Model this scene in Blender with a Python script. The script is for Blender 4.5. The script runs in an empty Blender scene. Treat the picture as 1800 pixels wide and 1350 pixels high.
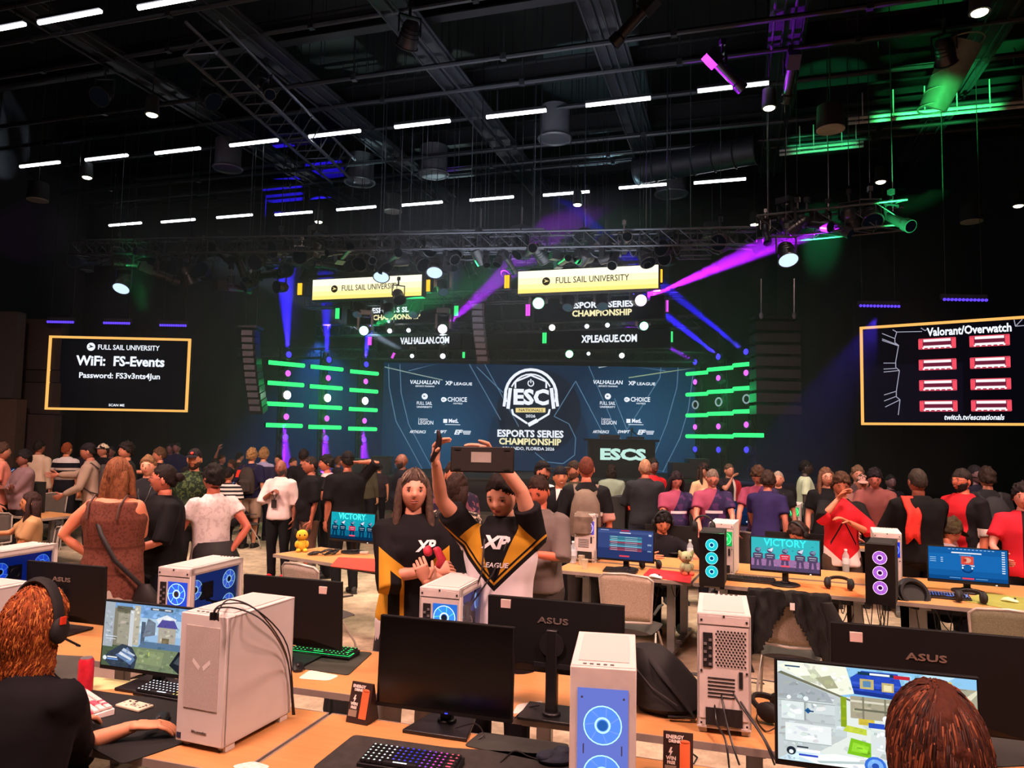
import bpy, bmesh, math, random
from mathutils import Matrix, Vector, noise
PI = math.pi
sc = bpy.context.scene
COL = sc.collection
# ---------------------------------------------------------------- camera
FPX, PITCH, ROLL, EYE = 1300.0, .071, .018, 1.95
cd = bpy.data.cameras.new('camera'); cam = bpy.data.objects.new('camera', cd); COL.objects.link(cam)
cd.sensor_width = 36; cd.lens = 36*FPX/1800; cd.clip_end = 200
cam.matrix_world = Matrix.Translation((0, 0, EYE)) @ Matrix.Rotation(PI/2+PITCH, 4, 'X') @ Matrix.Rotation(ROLL, 4, 'Z')
sc.camera = cam
def ray(px, py):
    u, v = px-900, py-675; c, s = math.cos(ROLL), math.sin(ROLL)
    u, v = c*u+s*v, -s*u+c*v
    cx, cz = u/FPX, -v/FPX
    return Vector((cx, math.cos(PITCH)-cz*math.sin(PITCH), math.sin(PITCH)+cz*math.cos(PITCH)))
def at(px, py, z=.74):                      # where a sight line meets the level z
    d = ray(px, py); t = (z-EYE)/d.z
    return Vector((d.x*t, d.y*t, z))
def dp(px, py, y):                          # point on a sight line at distance y
    d = ray(px, py); t = y/d.y
    return Vector((d.x*t, y, EYE+d.z*t))
# ---------------------------------------------------------------- world, exposure
w = bpy.data.worlds.new('hall_air'); sc.world = w; w.use_nodes = True
w.node_tree.nodes['Background'].inputs[0].default_value = (.02, .022, .035, 1)
w.node_tree.nodes['Background'].inputs[1].default_value = .1
sc.view_settings.view_transform = 'Standard'; sc.view_settings.look = 'None'
sc.view_settings.exposure = 0; sc.view_settings.gamma = 1; sc.view_settings.use_curve_mapping = False
try:
    sc.cycles.max_bounces = 5; sc.cycles.diffuse_bounces = 2; sc.cycles.glossy_bounces = 2
    sc.cycles.transmission_bounces = 4; sc.cycles.transparent_max_bounces = 6; sc.cycles.volume_bounces = 0
    sc.cycles.use_denoising = True; sc.cycles.sample_clamp_indirect = 4; sc.cycles.caustics_reflective = False; sc.cycles.caustics_refractive = False
except Exception: pass
# ---------------------------------------------------------------- house lights (overhead wash, warm)
def lamp(name, kind, loc, target, power, color, size=1.0, angle=60, blend=.6, radius=.1):
    d = bpy.data.lights.new(name, kind); o = bpy.data.objects.new(name, d); COL.objects.link(o)
    d.energy = power; d.color = color
    if kind == 'AREA': d.size = size; d.spread = math.radians(angle if angle != 60 else 115)
    if kind == 'SPOT': d.spot_size = math.radians(angle); d.spot_blend = blend; d.shadow_soft_size = radius
    o.location = loc
    o.rotation_euler = (Vector(target)-Vector(loc)).to_track_quat('-Z', 'Y').to_euler()
    return o
WARM = (1, .555, .47)
lamp('house_wash', 'AREA', (-2.5, .5, 7.6), (-1.2, 4, .8), 360, WARM, 1.4)
lamp('house_wash', 'AREA', (3.5, 0, 7.6), (1.6, 4, .8), 310, WARM, 1.4)
lamp('house_wash', 'AREA', (-5.5, 5.5, 8), (-4.5, 9, 1), 560, (1, .66, .54), 1.4)
lamp('house_wash', 'AREA', (4.5, 4.5, 8), (4, 8.5, 1), 440, (1, .68, .55), 1.4)
lamp('house_wash', 'AREA', (0, 9.5, 8.2), (0, 10.2, 0), 260, (1, .8, .62), 1.6, angle=95)
lamp('house_spot', 'SPOT', (5.2, 5.5, 8.1), (2.6, 6.2, .7), 500, (.85, 1, .35), angle=26, radius=.15)
# ---------------------------------------------------------------- helpers
def lin(h):
    h = h.lstrip('#'); r = []
    for i in (0, 2, 4):
        c = int(h[i:i+2], 16)/255; r.append(c/12.92 if c <= .04045 else ((c+.055)/1.055)**2.4)
    return tuple(r)
_mc = {}
def m(hexc, rough=.6, metal=0, vary=.12, scale=9, name=None, bump=0, spec=.5):
    key = (hexc, rough, metal, vary, scale, name, bump)
    if key in _mc: return _mc[key]
    mt = bpy.data.materials.new(name or 'surface_'+hexc); mt.use_nodes = True
    nt = mt.node_tree; b = nt.nodes['Principled BSDF']; c = lin(hexc)
    b.inputs['Roughness'].default_value = rough; b.inputs['Metallic'].default_value = metal
    b.inputs['Specular IOR Level'].default_value = spec
    tc = nt.nodes.new('ShaderNodeTexCoord'); nz = nt.nodes.new('ShaderNodeTexNoise')
    nz.inputs['Scale'].default_value = scale; nz.inputs['Detail'].default_value = 3
    rp = nt.nodes.new('ShaderNodeValToRGB')
    rp.color_ramp.elements[0].position = .3; rp.color_ramp.elements[1].position = .7
    rp.color_ramp.elements[0].color = tuple(x*(1-vary) for x in c)+(1,)
    rp.color_ramp.elements[1].color = tuple(min(1, x*(1+vary)) for x in c)+(1,)
    nt.links.new(tc.outputs['Object'], nz.inputs['Vector']); nt.links.new(nz.outputs['Fac'], rp.inputs['Fac'])
    nt.links.new(rp.outputs['Color'], b.inputs['Base Color'])
    if bump:
        bp = nt.nodes.new('ShaderNodeBump'); bp.inputs['Strength'].default_value = bump; bp.inputs['Distance'].default_value = .01
        nt.links.new(nz.outputs['Fac'], bp.inputs['Height']); nt.links.new(bp.outputs['Normal'], b.inputs['Normal'])
    _mc[key] = mt
    return mt
def em(hexc, strength=1.0, sample=False):
    key = ('e', hexc, strength)
    if key in _mc: return _mc[key]
    mt = bpy.data.materials.new('glow_'+hexc); mt.use_nodes = True; nt = mt.node_tree
    nt.nodes.remove(nt.nodes['Principled BSDF']); e = nt.nodes.new('ShaderNodeEmission')
    e.inputs[0].default_value = lin(hexc)+(1,); e.inputs[1].default_value = strength
    nt.links.new(e.outputs[0], nt.nodes['Material Output'].inputs[0])
    if not sample: mt.cycles.emission_sampling = 'NONE'
    _mc[key] = mt
    return mt
def glass(hexc='aab4c0', alpha=.35, rough=.05):
    key = ('g', hexc, alpha)
    if key in _mc: return _mc[key]
    mt = bpy.data.materials.new('glass_'+hexc); mt.use_nodes = True; nt = mt.node_tree
    b = nt.nodes['Principled BSDF']; b.inputs['Roughness'].default_value = rough; b.inputs['Base Color'].default_value = lin(hexc)+(1,)
    tr = nt.nodes.new('ShaderNodeBsdfTransparent'); mx = nt.nodes.new('ShaderNodeMixShader'); mx.inputs[0].default_value = alpha
    nt.links.new(tr.outputs[0], mx.inputs[1]); nt.links.new(b.outputs[0], mx.inputs[2]); nt.links.new(mx.outputs[0], nt.nodes['Material Output'].inputs[0])
    _mc[key] = mt
    return mt
def screen_mat():
    if 'scr' in _mc: return _mc['scr']
    mt = bpy.data.materials.new('screen_picture'); mt.use_nodes = True; nt = mt.node_tree
    nt.nodes.remove(nt.nodes['Principled BSDF']); e = nt.nodes.new('ShaderNodeEmission'); e.inputs[1].default_value = 1
    a = nt.nodes.new('ShaderNodeAttribute'); a.attribute_name = 'picture'
    nt.links.new(a.outputs['Color'], e.inputs[0]); nt.links.new(e.outputs[0], nt.nodes['Material Output'].inputs[0])
    _mc['scr'] = mt
    return mt
def V(*a): return Vector(a)
class MB:
    def __init__(s): s.v = []; s.f = []; s.mi = []; s.k = 0; s.T = Matrix()
    def add(s, vs, fs):
        o = len(s.v); s.v += [s.T @ Vector(p) for p in vs]
        s.f += [tuple(i+o for i in q) for q in fs]; s.mi += [s.k]*len(fs)
    def box(s, c, d, rz=0, M=None):
        x, y, z = d[0]/2, d[1]/2, d[2]/2; R = Matrix.Translation(c) @ (M if M is not None else Matrix.Rotation(rz, 4, 'Z'))
        vs = [R @ V(a*x, b*y, e*z) for e in (-1, 1) for a, b in ((-1, -1), (1, -1), (1, 1), (-1, 1))]
        s.add(vs, [(3, 2, 1, 0), (4, 5, 6, 7), (0, 1, 5, 4), (1, 2, 6, 5), (2, 3, 7, 6), (3, 0, 4, 7)])
    def loft(s, secs, n=12, cap=True, close=False):     # secs: (centre, u, v)
        vs = []; fs = []
        for c, u, v in secs:
            c, u, v = Vector(c), Vector(u), Vector(v)
            vs += [c+u*math.cos(2*PI*i/n)+v*math.sin(2*PI*i/n) for i in range(n)]
        for j in range(len(secs)-1):
            for i in range(n): fs.append((j*n+i, j*n+(i+1) % n, (j+1)*n+(i+1) % n, (j+1)*n+i))
        if cap: fs.append(tuple(range(n-1, -1, -1))); fs.append(tuple(range((len(secs)-1)*n, len(secs)*n)))
        s.add(vs, fs)
    def tube(s, pts, r, n=8, round_=False, flat=1.0, up=None):
        pts = [Vector(p) for p in pts]; k = len(pts); rs = list(r) if isinstance(r, (list, tuple)) else [r]*k
        ts = []
        for i in range(k):
            t = pts[min(i+1, k-1)]-pts[max(i-1, 0)]; ts.append(t.normalized() if t.length > 1e-9 else V(0, 0, 1))
        u = Vector(up) if up is not None else (V(1, 0, 0) if abs(ts[0].x) < .8 else V(0, 1, 0))
        secs = []
        for i in range(k):
            u = (u-ts[i]*u.dot(ts[i])).normalized(); v = ts[i].cross(u)
            secs.append((pts[i], u*rs[i], v*rs[i]*flat))
        if round_:
            a, b = secs[0], secs[-1]
            pre = [(pts[0]-ts[0]*rs[0]*q, a[1]*w_, a[2]*w_) for q, w_ in ((.95, .3), (.7, .72))]
            post = [(pts[-1]+ts[-1]*rs[-1]*q, b[1]*w_, b[2]*w_) for q, w_ in ((.7, .72), (.95, .3))]
            secs = pre+secs+post
        s.loft(secs, n)
    def cyl(s, p0, p1, r0, r1=None, n=16):
        s.tube([p0, p1], [r0, r0 if r1 is None else r1], n)
    def ell(s, c, r, n=12, k=8, M=None):
        R = Matrix.Translation(c) @ (M if M is not None else Matrix())
        vs = [R @ V(0, 0, -r[2])]; fs = []
        for j in range(1, k):
            a = -PI/2+PI*j/k
            vs += [R @ V(r[0]*math.cos(a)*math.cos(2*PI*i/n), r[1]*math.cos(a)*math.sin(2*PI*i/n), r[2]*math.sin(a)) for i in range(n)]
        vs.append(R @ V(0, 0, r[2])); L = len(vs)-1
        for i in range(n):
            i2 = (i+1) % n; fs.append((0, 1+i2, 1+i)); fs.append((L, L-n+i, L-n+i2))
            for j in range(k-2): fs.append((1+j*n+i, 1+j*n+i2, 1+(j+1)*n+i2, 1+(j+1)*n+i))
        s.add(vs, fs)
    def prism(s, poly, z0, z1, M=None):                   # polygon in xy swept z0..z1, placed by M
        R = M if M is not None else Matrix(); n = len(poly)
        vs = [R @ V(x, y, z0) for x, y in poly]+[R @ V(x, y, z1) for x, y in poly]
        s.add(vs, [tuple(range(n-1, -1, -1)), tuple(range(n, 2*n))]+[(i, (i+1) % n, n+(i+1) % n, n+i) for i in range(n)])
    def ring(s, c, R, r, axis='Y', n=24, k=6, M=None):
        A = Matrix.Translation(c) @ (M if M is not None else {'Z': Matrix(), 'Y': Matrix.Rotation(PI/2, 4, 'X'), 'X': Matrix.Rotation(PI/2, 4, 'Y')}[axis])
        vs = []; fs = []
        for i in range(n):
            a = 2*PI*i/n
            for j in range(k):
                b = 2*PI*j/k; q = R+r*math.cos(b); vs.append(A @ V(q*math.cos(a), q*math.sin(a), r*math.sin(b)))
        for i in range(n):
            for j in range(k): fs.append((i*k+j, ((i+1) % n)*k+j, ((i+1) % n)*k+(j+1) % k, i*k+(j+1) % k))
        s.add(vs, fs)
    def disc(s, c, r, n=20, axis='Y', r0=0):
        A = Matrix.Translation(c) @ {'Z': Matrix(), 'Y': Matrix.Rotation(PI/2, 4, 'X'), 'X': Matrix.Rotation(-PI/2, 4, 'Y')}[axis]
        vs = [A @ V(r*math.cos(2*PI*i/n), r*math.sin(2*PI*i/n), 0) for i in range(n)]
        if r0:
            vs += [A @ V(r0*math.cos(2*PI*i/n), r0*math.sin(2*PI*i/n), 0) for i in range(n)]
            s.add(vs, [(i, (i+1) % n, n+(i+1) % n, n+i) for i in range(n)])
        else: s.add(vs, [tuple(range(n))])
    def mesh(s, name, mats, smooth=40):
        me = bpy.data.meshes.new(name); me.from_pydata([tuple(p) for p in s.v], [], s.f)
        for x in (mats if isinstance(mats, (list, tuple)) else [mats]): me.materials.append(x)
        me.polygons.foreach_set('material_index', s.mi)
        if smooth:
            me.polygons.foreach_set('use_smooth', [True]*len(me.polygons)); me.update()
            me.set_sharp_from_angle(angle=math.radians(smooth))
        me.update()
        return me
    def build(s, name, mats, parent=None, bevel=0, smooth=40):
        o = bpy.data.objects.new(name, s.mesh(name, mats, smooth)); COL.objects.link(o)
        if parent is not None: o.parent = parent
        if bevel:
            b = o.modifiers.new('bevel', 'BEVEL'); b.width = bevel; b.segments = 2; b.limit_method = 'ANGLE'; b.angle_limit = .7
        return o
def tag(o, label=None, cat=None, group=None, kind=None):
    if label: o['label'] = label
    if cat: o['category'] = cat
    if group: o['group'] = group
    if kind: o['kind'] = kind
    return o
def thing(name, label, cat, loc=(0, 0, 0), rz=0, group=None):
    o = bpy.data.objects.new(name, None); o.empty_display_size = .1; COL.objects.link(o)
    o.location = loc; o.rotation_euler = (0, 0, rz)
    return tag(o, label, cat, group)
def struct(o): o['kind'] = 'structure'; return o
def copy_tree(o, parent=None):
    c = o.copy(); COL.objects.link(c)
    if parent is not None: c.parent = parent
    for ch in list(o.children): copy_tree(ch, c)
    return c
def txt(s_, size, loc, mat, parent=None, rot=(PI/2, 0, 0), bold=0, name='lettering', align='CENTER', extrude=.001, sx=1, shear=0, small=False):
    c = bpy.data.curves.new(name, 'FONT'); c.body = s_; c.size = size; c.align_x = align; c.align_y = 'CENTER'
    c.extrude = extrude; c.offset = bold; c.resolution_u = 2; c.shear = shear; c.materials.append(mat)
    if small: c.small_caps_scale = .78
    o = bpy.data.objects.new(name, c); COL.objects.link(o); o.location = loc; o.rotation_euler = rot; o.scale = (sx, 1, 1)
    if parent is not None: o.parent = parent
    return o
def picture(name, w_, h_, polys, parent, loc=(0, 0, 0), y=0, gain=1.0, rot=None):
    """flat lit picture: polygons in 0..1 (u right, v up) painted back to front, facing -Y"""
    me = bpy.data.meshes.new(name); vs = []; fs = []; cs = []
    for i, (hx, pts) in enumerate(polys):
        o = len(vs); c = lin(hx)
        for u, v in pts: vs.append(((min(1, max(0, u))-.5)*w_, y-.0018*i/len(polys), (min(1, max(0, v))-.5)*h_))
        fs.append(tuple(range(o, o+len(pts)))); cs += [(c[0]*gain, c[1]*gain, c[2]*gain, 1)]*len(pts)
    me.from_pydata(vs, [], fs); at_ = me.color_attributes.new('picture', 'FLOAT_COLOR', 'CORNER')
    at_.data.foreach_set('color', [x for c in cs for x in c]); me.materials.append(screen_mat())
    o = bpy.data.objects.new(name, me); COL.objects.link(o); o.location = loc
    if rot: o.rotation_euler = rot
    if parent is not None: o.parent = parent
    return o
def R4(u0, v0, u1, v1): return [(u0, v0), (u1, v0), (u1, v1), (u0, v1)]
def C4(u, v, r, n=14, asp=1.7): return [(u+r*math.cos(2*PI*i/n), v+r*asp*math.sin(2*PI*i/n)) for i in range(n)]
ORD = ['leftmost', 'second from left', 'third from left', 'fourth from left', 'fifth from left', 'sixth from left', 'seventh from left', 'eighth from left', 'ninth from left', 'tenth from left', 'eleventh from left', 'twelfth from left']
random.seed(7)
ROW = math.radians(17)                      # the table rows and the ceiling rows turn away to the left
UD = Vector((math.cos(ROW), -math.sin(ROW), 0)); VD = Vector((math.sin(ROW), math.cos(ROW), 0))
# ================================================================ text fitted to a width
FIT = []
def tfit(s_, x0, x1, z, cap, mat, parent, y=-.02, bold=.012, name='lettering', shear=0, rot=(PI/2, 0, 0), extrude=.002):
    """words between local x0..x1, capital height cap, centred on height z (local, facing -Y)"""
    o = txt(s_, cap/.72, ((x0+x1)/2, y, z), mat, parent, rot=rot, bold=bold*cap/.72, name=name, shear=shear, extrude=extrude)
    FIT.append((o, x1-x0)); return o
def fit_all():
    bpy.context.view_layer.update()
    for o, w_ in FIT:
        d = o.dimensions.x
        if d > 1e-5: o.scale.x = w_/d
    FIT.clear()
    txts = [o for o in sc.objects if o.type == 'FONT']; bpy.context.view_layer.update(); dg = bpy.context.evaluated_depsgraph_get()
    for o in txts:                                    # lettering becomes plain mesh
        me = bpy.data.meshes.new_from_object(o.evaluated_get(dg)); n = bpy.data.objects.new('lettering', me); COL.objects.link(n)
        n.parent = o.parent; n.location = o.location; n.rotation_euler = o.rotation_euler; n.scale = o.scale
        if o.get('wrap'): n['wrap'] = o['wrap']
        bpy.data.objects.remove(o)
# ================================================================ room shell
def floor_mat():
    mt = bpy.data.materials.new('worn_concrete'); mt.use_nodes = True; nt = mt.node_tree; b = nt.nodes['Principled BSDF']
    tc = nt.nodes.new('ShaderNodeTexCoord'); n1 = nt.nodes.new('ShaderNodeTexNoise'); n2 = nt.nodes.new('ShaderNodeTexNoise')
    n1.inputs['Scale'].default_value = .55; n1.inputs['Detail'].default_value = 8; n2.inputs['Scale'].default_value = 5; n2.inputs['Detail'].default_value = 9
    n2.inputs['Roughness'].default_value = .75
    r1 = nt.nodes.new('ShaderNodeValToRGB'); r1.color_ramp.elements[0].position = .38; r1.color_ramp.elements[1].position = .62
    r1.color_ramp.elements[0].color = lin('9a8670')+(1,); r1.color_ramp.elements[1].color = lin('d4c2a6')+(1,)
    r2 = nt.nodes.new('ShaderNodeValToRGB'); r2.color_ramp.elements[0].position = .35; r2.color_ramp.elements[1].position = .6
    r2.color_ramp.elements[0].color = (.5, .48, .46, 1); r2.color_ramp.elements[1].color = (1, 1, 1, 1)
    mx = nt.nodes.new('ShaderNodeMixRGB'); mx.blend_type = 'MULTIPLY'; mx.inputs[0].default_value = 1
    L = nt.links.new; L(tc.outputs['Object'], n1.inputs[0]); L(tc.outputs['Object'], n2.inputs[0]); L(n1.outputs[0], r1.inputs[0]); L(n2.outputs[0], r2.inputs[0])
    L(r1.outputs[0], mx.inputs[1]); L(r2.outputs[0], mx.inputs[2]); L(mx.outputs[0], b.inputs['Base Color']); b.inputs['Roughness'].default_value = .62
    return mt
f = MB(); f.box((0, 10, -.1), (44, 34, .2)); struct(f.build('floor', floor_mat()))
blk = m('0b0b10', .9, name='black_paint'); roofm = m('040406', .95, name='roof_black'); drape = m('07080d', .95, scale=3, name='black_drape')
f = MB(); f.box((0, 10, 11.6), (44, 34, .2)); struct(f.build('ceiling', roofm))
f = MB(); f.box((0, 26.1, 5.8), (44, .2, 11.6))
struct(f.build('wall_back', drape))
f = MB(); n = 130                                   # pleated drape in front of the back wall
pts = [(-17+34*i/n, 25.3+.07*math.sin(i*1.9)+.03*math.sin(i*5.1)) for i in range(n+1)]
f.add([(x, y, 0) for x, y in pts]+[(x, y, 10) for x, y in pts]+[(x, y+.04, 0) for x, y in pts]+[(x, y+.04, 10) for x, y in pts],
      [(i, i+1, n+2+i, n+1+i) for i in range(n)]+[(2*n+2+i, 3*n+3+i, 3*n+4+i, 2*n+3+i) for i in range(n)])
tag(f.build('stage_curtain', drape), 'long black pleated curtain hanging behind the lit stage', 'curtain')
f = MB(); f.box((-13.6, 8, 5.8), (.2, 30, 11.6)); struct(f.build('wall_left', m('15100f', .9)))
f = MB(); f.box((13.5, 10, 5.8), (.2, 32, 11.6)); struct(f.build('wall_right', m('10111b', .85)))
# brown acoustic panels at the left, stepping back
bp1 = m('4a352c', .85, scale=14, bump=.4, name='brown_panel'); bp2 = m('221714', .85, scale=20, bump=.5, name='dark_brown_panel')
def panel_px(x0, x1, y0, y1, d, mat, name, dep=.25):
    a = dp(x0, y0, d); b = dp(x1, y1, d); zb = b.z if y1 < 800 else 0
    q = MB(); q.box(((a.x+b.x)/2, d+dep/2, (a.z+zb)/2), (abs(b.x-a.x), dep, abs(a.z-zb)))
    return q.build(name, mat)
a = panel_px(-60, 22, 546, 700, 14.6, m('2a2626', .8), 'trim_1'); struct(a)
a = panel_px(-60, 22, 700, 830, 14.6, m('3f3028', .8, bump=.4, scale=20), 'trim_2', .3); struct(a)
a = panel_px(22, 104, 560, 650, 15.2, bp2, 'trim_3'); struct(a)
a = panel_px(18, 104, 650, 672, 15.2, m('1a1210', .9), 'trim_4'); struct(a)
a = panel_px(22, 104, 672, 728, 15.2, bp2, 'trim_5'); struct(a)
a = panel_px(14, 90, 728, 830, 15.1, m('2a1c18', .9, bump=.4, scale=20), 'trim_6'); struct(a)
a = panel_px(100, 1512, 250, 330, 24.6, m('0c0d14', .9), 'trim_7', .2); struct(a)
# ================================================================ ceiling steel, pipes, ducts
steel = m('17181d', .55, .2, name='dark_steel'); pipe = m('26272e', .45, .3, name='grey_pipe'); duct = m('24252c', .5, .3, name='duct_grey')
def uv(u, v, z): p = UD*u+VD*v; return V(p.x, p.y, z)
MR = Matrix.Rotation(-ROW, 4, 'Z')
for i, v_ in enumerate((6.1, 8.9, 11.7, 14.4, 17.2, 20.0)):
    q = MB(); q.box(uv(0, v_, 9.35), (34, .22, .03), M=MR); q.box(uv(0, v_, 9.75), (34, .22, .03), M=MR); q.box(uv(0, v_, 9.55), (34, .03, .4), M=MR)
    struct(tag(q.build('trim_%d' % (8+i), steel)))
PV = (5.2, 6.6, 7.5, 8.6, 9.6, 10.7, 12.2, 13.4, 14.9, 16.3, 17.5, 18.25)
for i, v_ in enumerate(PV):
    q = MB(); z_ = 8.75+.1*(i % 3)
    ua, ub = (-13.2-.292*v_)/.956, (13.1-.292*v_)/.956; q.cyl(uv(ua, v_, z_), uv(ub, v_, z_), .045, n=8)
    q.cyl(uv(ua, v_+.16, z_+.12), uv(ub, v_+.16, z_+.12), .025, n=6)
    for u_ in range(int(ua)+1, int(ub), 3):
        q.cyl(uv(u_, v_, z_), uv(u_, v_, 9.5), .015, n=5); q.box(uv(u_, v_, z_), (.1, .1, .12), M=MR)
    tag(q.build('lighting_pipe', pipe), 'dark grey rigging pipe across the ceiling, %s from the camera' % ['nearest', 'second', 'third', 'fourth', 'fifth', 'sixth', 'seventh', 'eighth', 'ninth', 'tenth', 'eleventh', 'twelfth'][i], 'pipe', 'rigging pipes across the ceiling')
for i, u_ in enumerate((-11.5, -8.5, -5.6, -2.4, .6, 3.9, 7.2)):     # cross runs heading to the stage
    q = MB()
    for k in range(4):
        q.cyl(uv(u_+k*.16, 3, 8.85+.08*(k % 2)), uv(u_+k*.16, 20, 8.85+.08*(k % 2)), .022, n=6)
    q.box(uv(u_+.24, 11.5, 8.98), (.62, 17, .03), M=MR)
    tag(q.build('cable_tray', pipe), 'cable tray with thin conduits running toward the stage, %s' % (ORD[i] if i else 'leftmost of the seven'), 'cable tray', 'cable trays under the roof')
q = MB()                                                     # diagonal catwalk on the left
a, b = dp(345, 232, 11.5), dp(600, 420, 17.5); a.z = b.z = 8.0
d_ = (b-a).normalized(); sd = V(-d_.y, d_.x, 0)
for s_ in (-.28, .28):
    for z_ in (8.0, 8.55): q.cyl(a+sd*s_+V(0, 0, z_-8), b+sd*s_+V(0, 0, z_-8), .03, n=6)
L_ = (b-a).length
for k in range(int(L_/.45)):
    p = a+d_*k*.45
    for s_ in (-.28, .28): q.cyl(p+sd*s_, p+d_*.45+sd*s_+V(0, 0, .55), .014, n=5)
    q.cyl(p-sd*.28, p+sd*.28, .014, n=5)
tag(q.build('ceiling_truss', m('5a5c66', .35, .6)), 'bright diagonal lattice truss on the left side of the ceiling', 'truss')
for i, (x, y, r, z_) in enumerate(((975, 244, .34, 8.4), (762, 306, .36, 8.5), (632, 320, .38, 8.5), (1180, 341, .42, 8.5), (400, 296, .33, 8.4))):
    p = at(x, y, z_); q = MB(); q.ring(p, r, .035, 'Z', 28); q.cyl(p, p+V(0, 0, .7), r-.02, n=24)
    tag(q.build('round_duct', m('3c3c44', .5)), ['round duct mouth over the right middle strip lights', 'round duct mouth right of the blue glint', 'round duct mouth with pale rim, left of centre', 'round duct mouth behind the far strip lights at right', 'round duct mouth beside the diagonal truss'][i], 'duct', 'round duct mouths')
p0, p1 = at(1120, 300, 8.6), at(1330, 262, 8.6)
q = MB(); q.cyl(p0, p1, .34, n=20); [q.ring(p0.lerp(p1, k/6), .35, .02, M=(p1-p0).to_track_quat('Z', 'Y').to_matrix().to_4x4(), n=20) for k in range(7)]
tag(q.build('air_duct', duct), 'long grey corrugated air duct above the far strip lights', 'duct')
p0 = at(1640, 190, 7.6); q = MB(); q.cyl(p0, p0+V(.25, -.5, .9), .22, .28, n=22)
for k in range(5): q.ring(p0+V(.25, -.5, .9)*(k/4), .23+.012*k, .015, 'Z', 22)
tag(q.build('hanging_duct', m('5c6660', .5)), 'round duct end at upper right, lit green from below', 'duct')
for a, b, lab in (((1490, 217), (1830, 184), 'upper'), ((1370, 272), (1518, 256), 'lower')):
    a, b = at(*a, 8.35), at(*b, 8.35); q = MB()
    for dz in (0, .09): q.cyl(a+V(0, 0, dz), b+V(0, 0, dz), .035, n=8)
    for k in range(6): p_ = a.lerp(b, (k+.5)/6); q.cyl(p_, p_+V(0, 0, .6), .012, n=5)
    tag(q.build('lighting_pipe', m('a8aaae', .4, .2)), 'pale double pipe catching green light at upper right, %s one' % lab, 'pipe')
# white strip lights
white = em('f4f6ff', 9, True)
rows = [('nearest to the camera', [(-8, 52), (122, 30), (302, 3)]),
        ('middle row', [(70, 289), (187, 277), (312, 265), (446, 251), (588, 235), (742, 218), (907, 200), (1086, 179), (1288, 153)]),
        ('row nearest the stage', [(220, 394), (313, 388), (412, 380), (516, 375), (626, 366), (741, 358), (864, 349), (995, 340), (1131, 327), (1265, 318)])]
proto = None
for rn, pts in rows:
    for i, (x, y) in enumerate(pts):
        p = at(x, y, 8.29)
        lab = 'white glowing strip light, %s of the %s' % (ORD[i], rn)
        if proto is None:
            proto = thing('strip_light', lab, 'light', p, -ROW, 'white strip lights under the ceiling')
            q = MB(); q.box((0, 0, .05), (1.24, .1, .05)); q.cyl((-.4, 0, .05), (-.4, 0, 3.2), .008, n=5); q.cyl((.4, 0, .05), (.4, 0, 3.2), .008, n=5); q.build('housing', steel, proto)
            q = MB(); q.tube([(-.61, 0, 0), (.61, 0, 0)], .035, 10); q.build('diffuser', white, proto)
        else:
            c = copy_tree(proto); c.location = p; c['label'] = lab
# round downlights
dlw = em('fff0c8', 14)
DL = [(1722, 22, 7.6, 'at the top right corner'), (1352, 190, 7.9, 'below the right end of the middle strip row'), (1548, 320, 7.8, 'above the violet lit truss'), (1790, 362, 7.6, 'at the right edge above the bracket screen'),
      (1326, 395, 7.8, 'above the violet beam'), (267, 202, 7.9, 'above the left of the middle strip row'), (153, 312, 7.9, 'just below the left end of the middle strip row'), (1015, 360, 7.9, 'just below the far strip row at centre'), (560, 390, 7.9, 'beside the lower end of the diagonal truss')]
for i, (x, y, z_, lab) in enumerate(DL):
    p = at(x, y, z_); t = thing('downlight', 'bright warm round downlight '+lab, 'light', p, 0, 'warm round downlights')
    q = MB(); q.cyl((0, 0, 0), (0, 0, .34), .13, .11, 18); q.cyl((0, 0, .34), (0, 0, 11.46-z_), .012, n=6); q.build('housing', blk, t)
    q = MB(); q.ell((0, 0, .0), (.1, .1, .04), 16, 8); q.build('lens', dlw, t)
for i, (x, y, z_, lab) in enumerate([(1460, 228, 7.4, 'pinkish, under the green beam'), (1708, 390, 7.2, 'on the right, above the bracket screen'), (1252, 419, 7.3, 'right of the stage rig'), (66, 352, 7.4, 'far left beside the violet lit beams'),
                                  (690, 372, 7.6, 'pale faced, just below the far strip row'), (150, 476, 6.9, 'left of the stage rig'), (463, 458, 7.1, 'in the left stage rig')]):
    p = at(x, y, z_); t = thing('pendant_speaker', 'black pendant can speaker with a pale grille, '+lab, 'speaker', p, 0, 'pendant can speakers')
    q = MB(); q.cyl((0, 0, .01), (0, 0, .42), .24, .22, 26); q.cyl((0, 0, .42), (0, 0, 11.46-z_), .012, n=6); q.build('housing', blk, t)
    q = MB(); q.cyl((0, 0, -.01), (0, 0, .012), .235, n=26); q.build('grille', m('a08f88', .7), t)
# ================================================================ stage
for_stage = m('0a0a0e', .7, name='stage_black')
q = MB(); q.box((.6, 21.4, .5), (15.5, 8.6, .9)); q.box((.6, 21.4, .97), (15.6, 8.7, .05))
struct(tag(q.build('stage_deck', for_stage), 'low black stage deck under the LED wall', 'stage'))
q = MB(); q.box((.6, 16.6, .12), (15.2, .7, .24)); tag(q.build('stage_step', m('4a433e', .8)), 'grey step along the front of the black stage', 'step')
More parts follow.
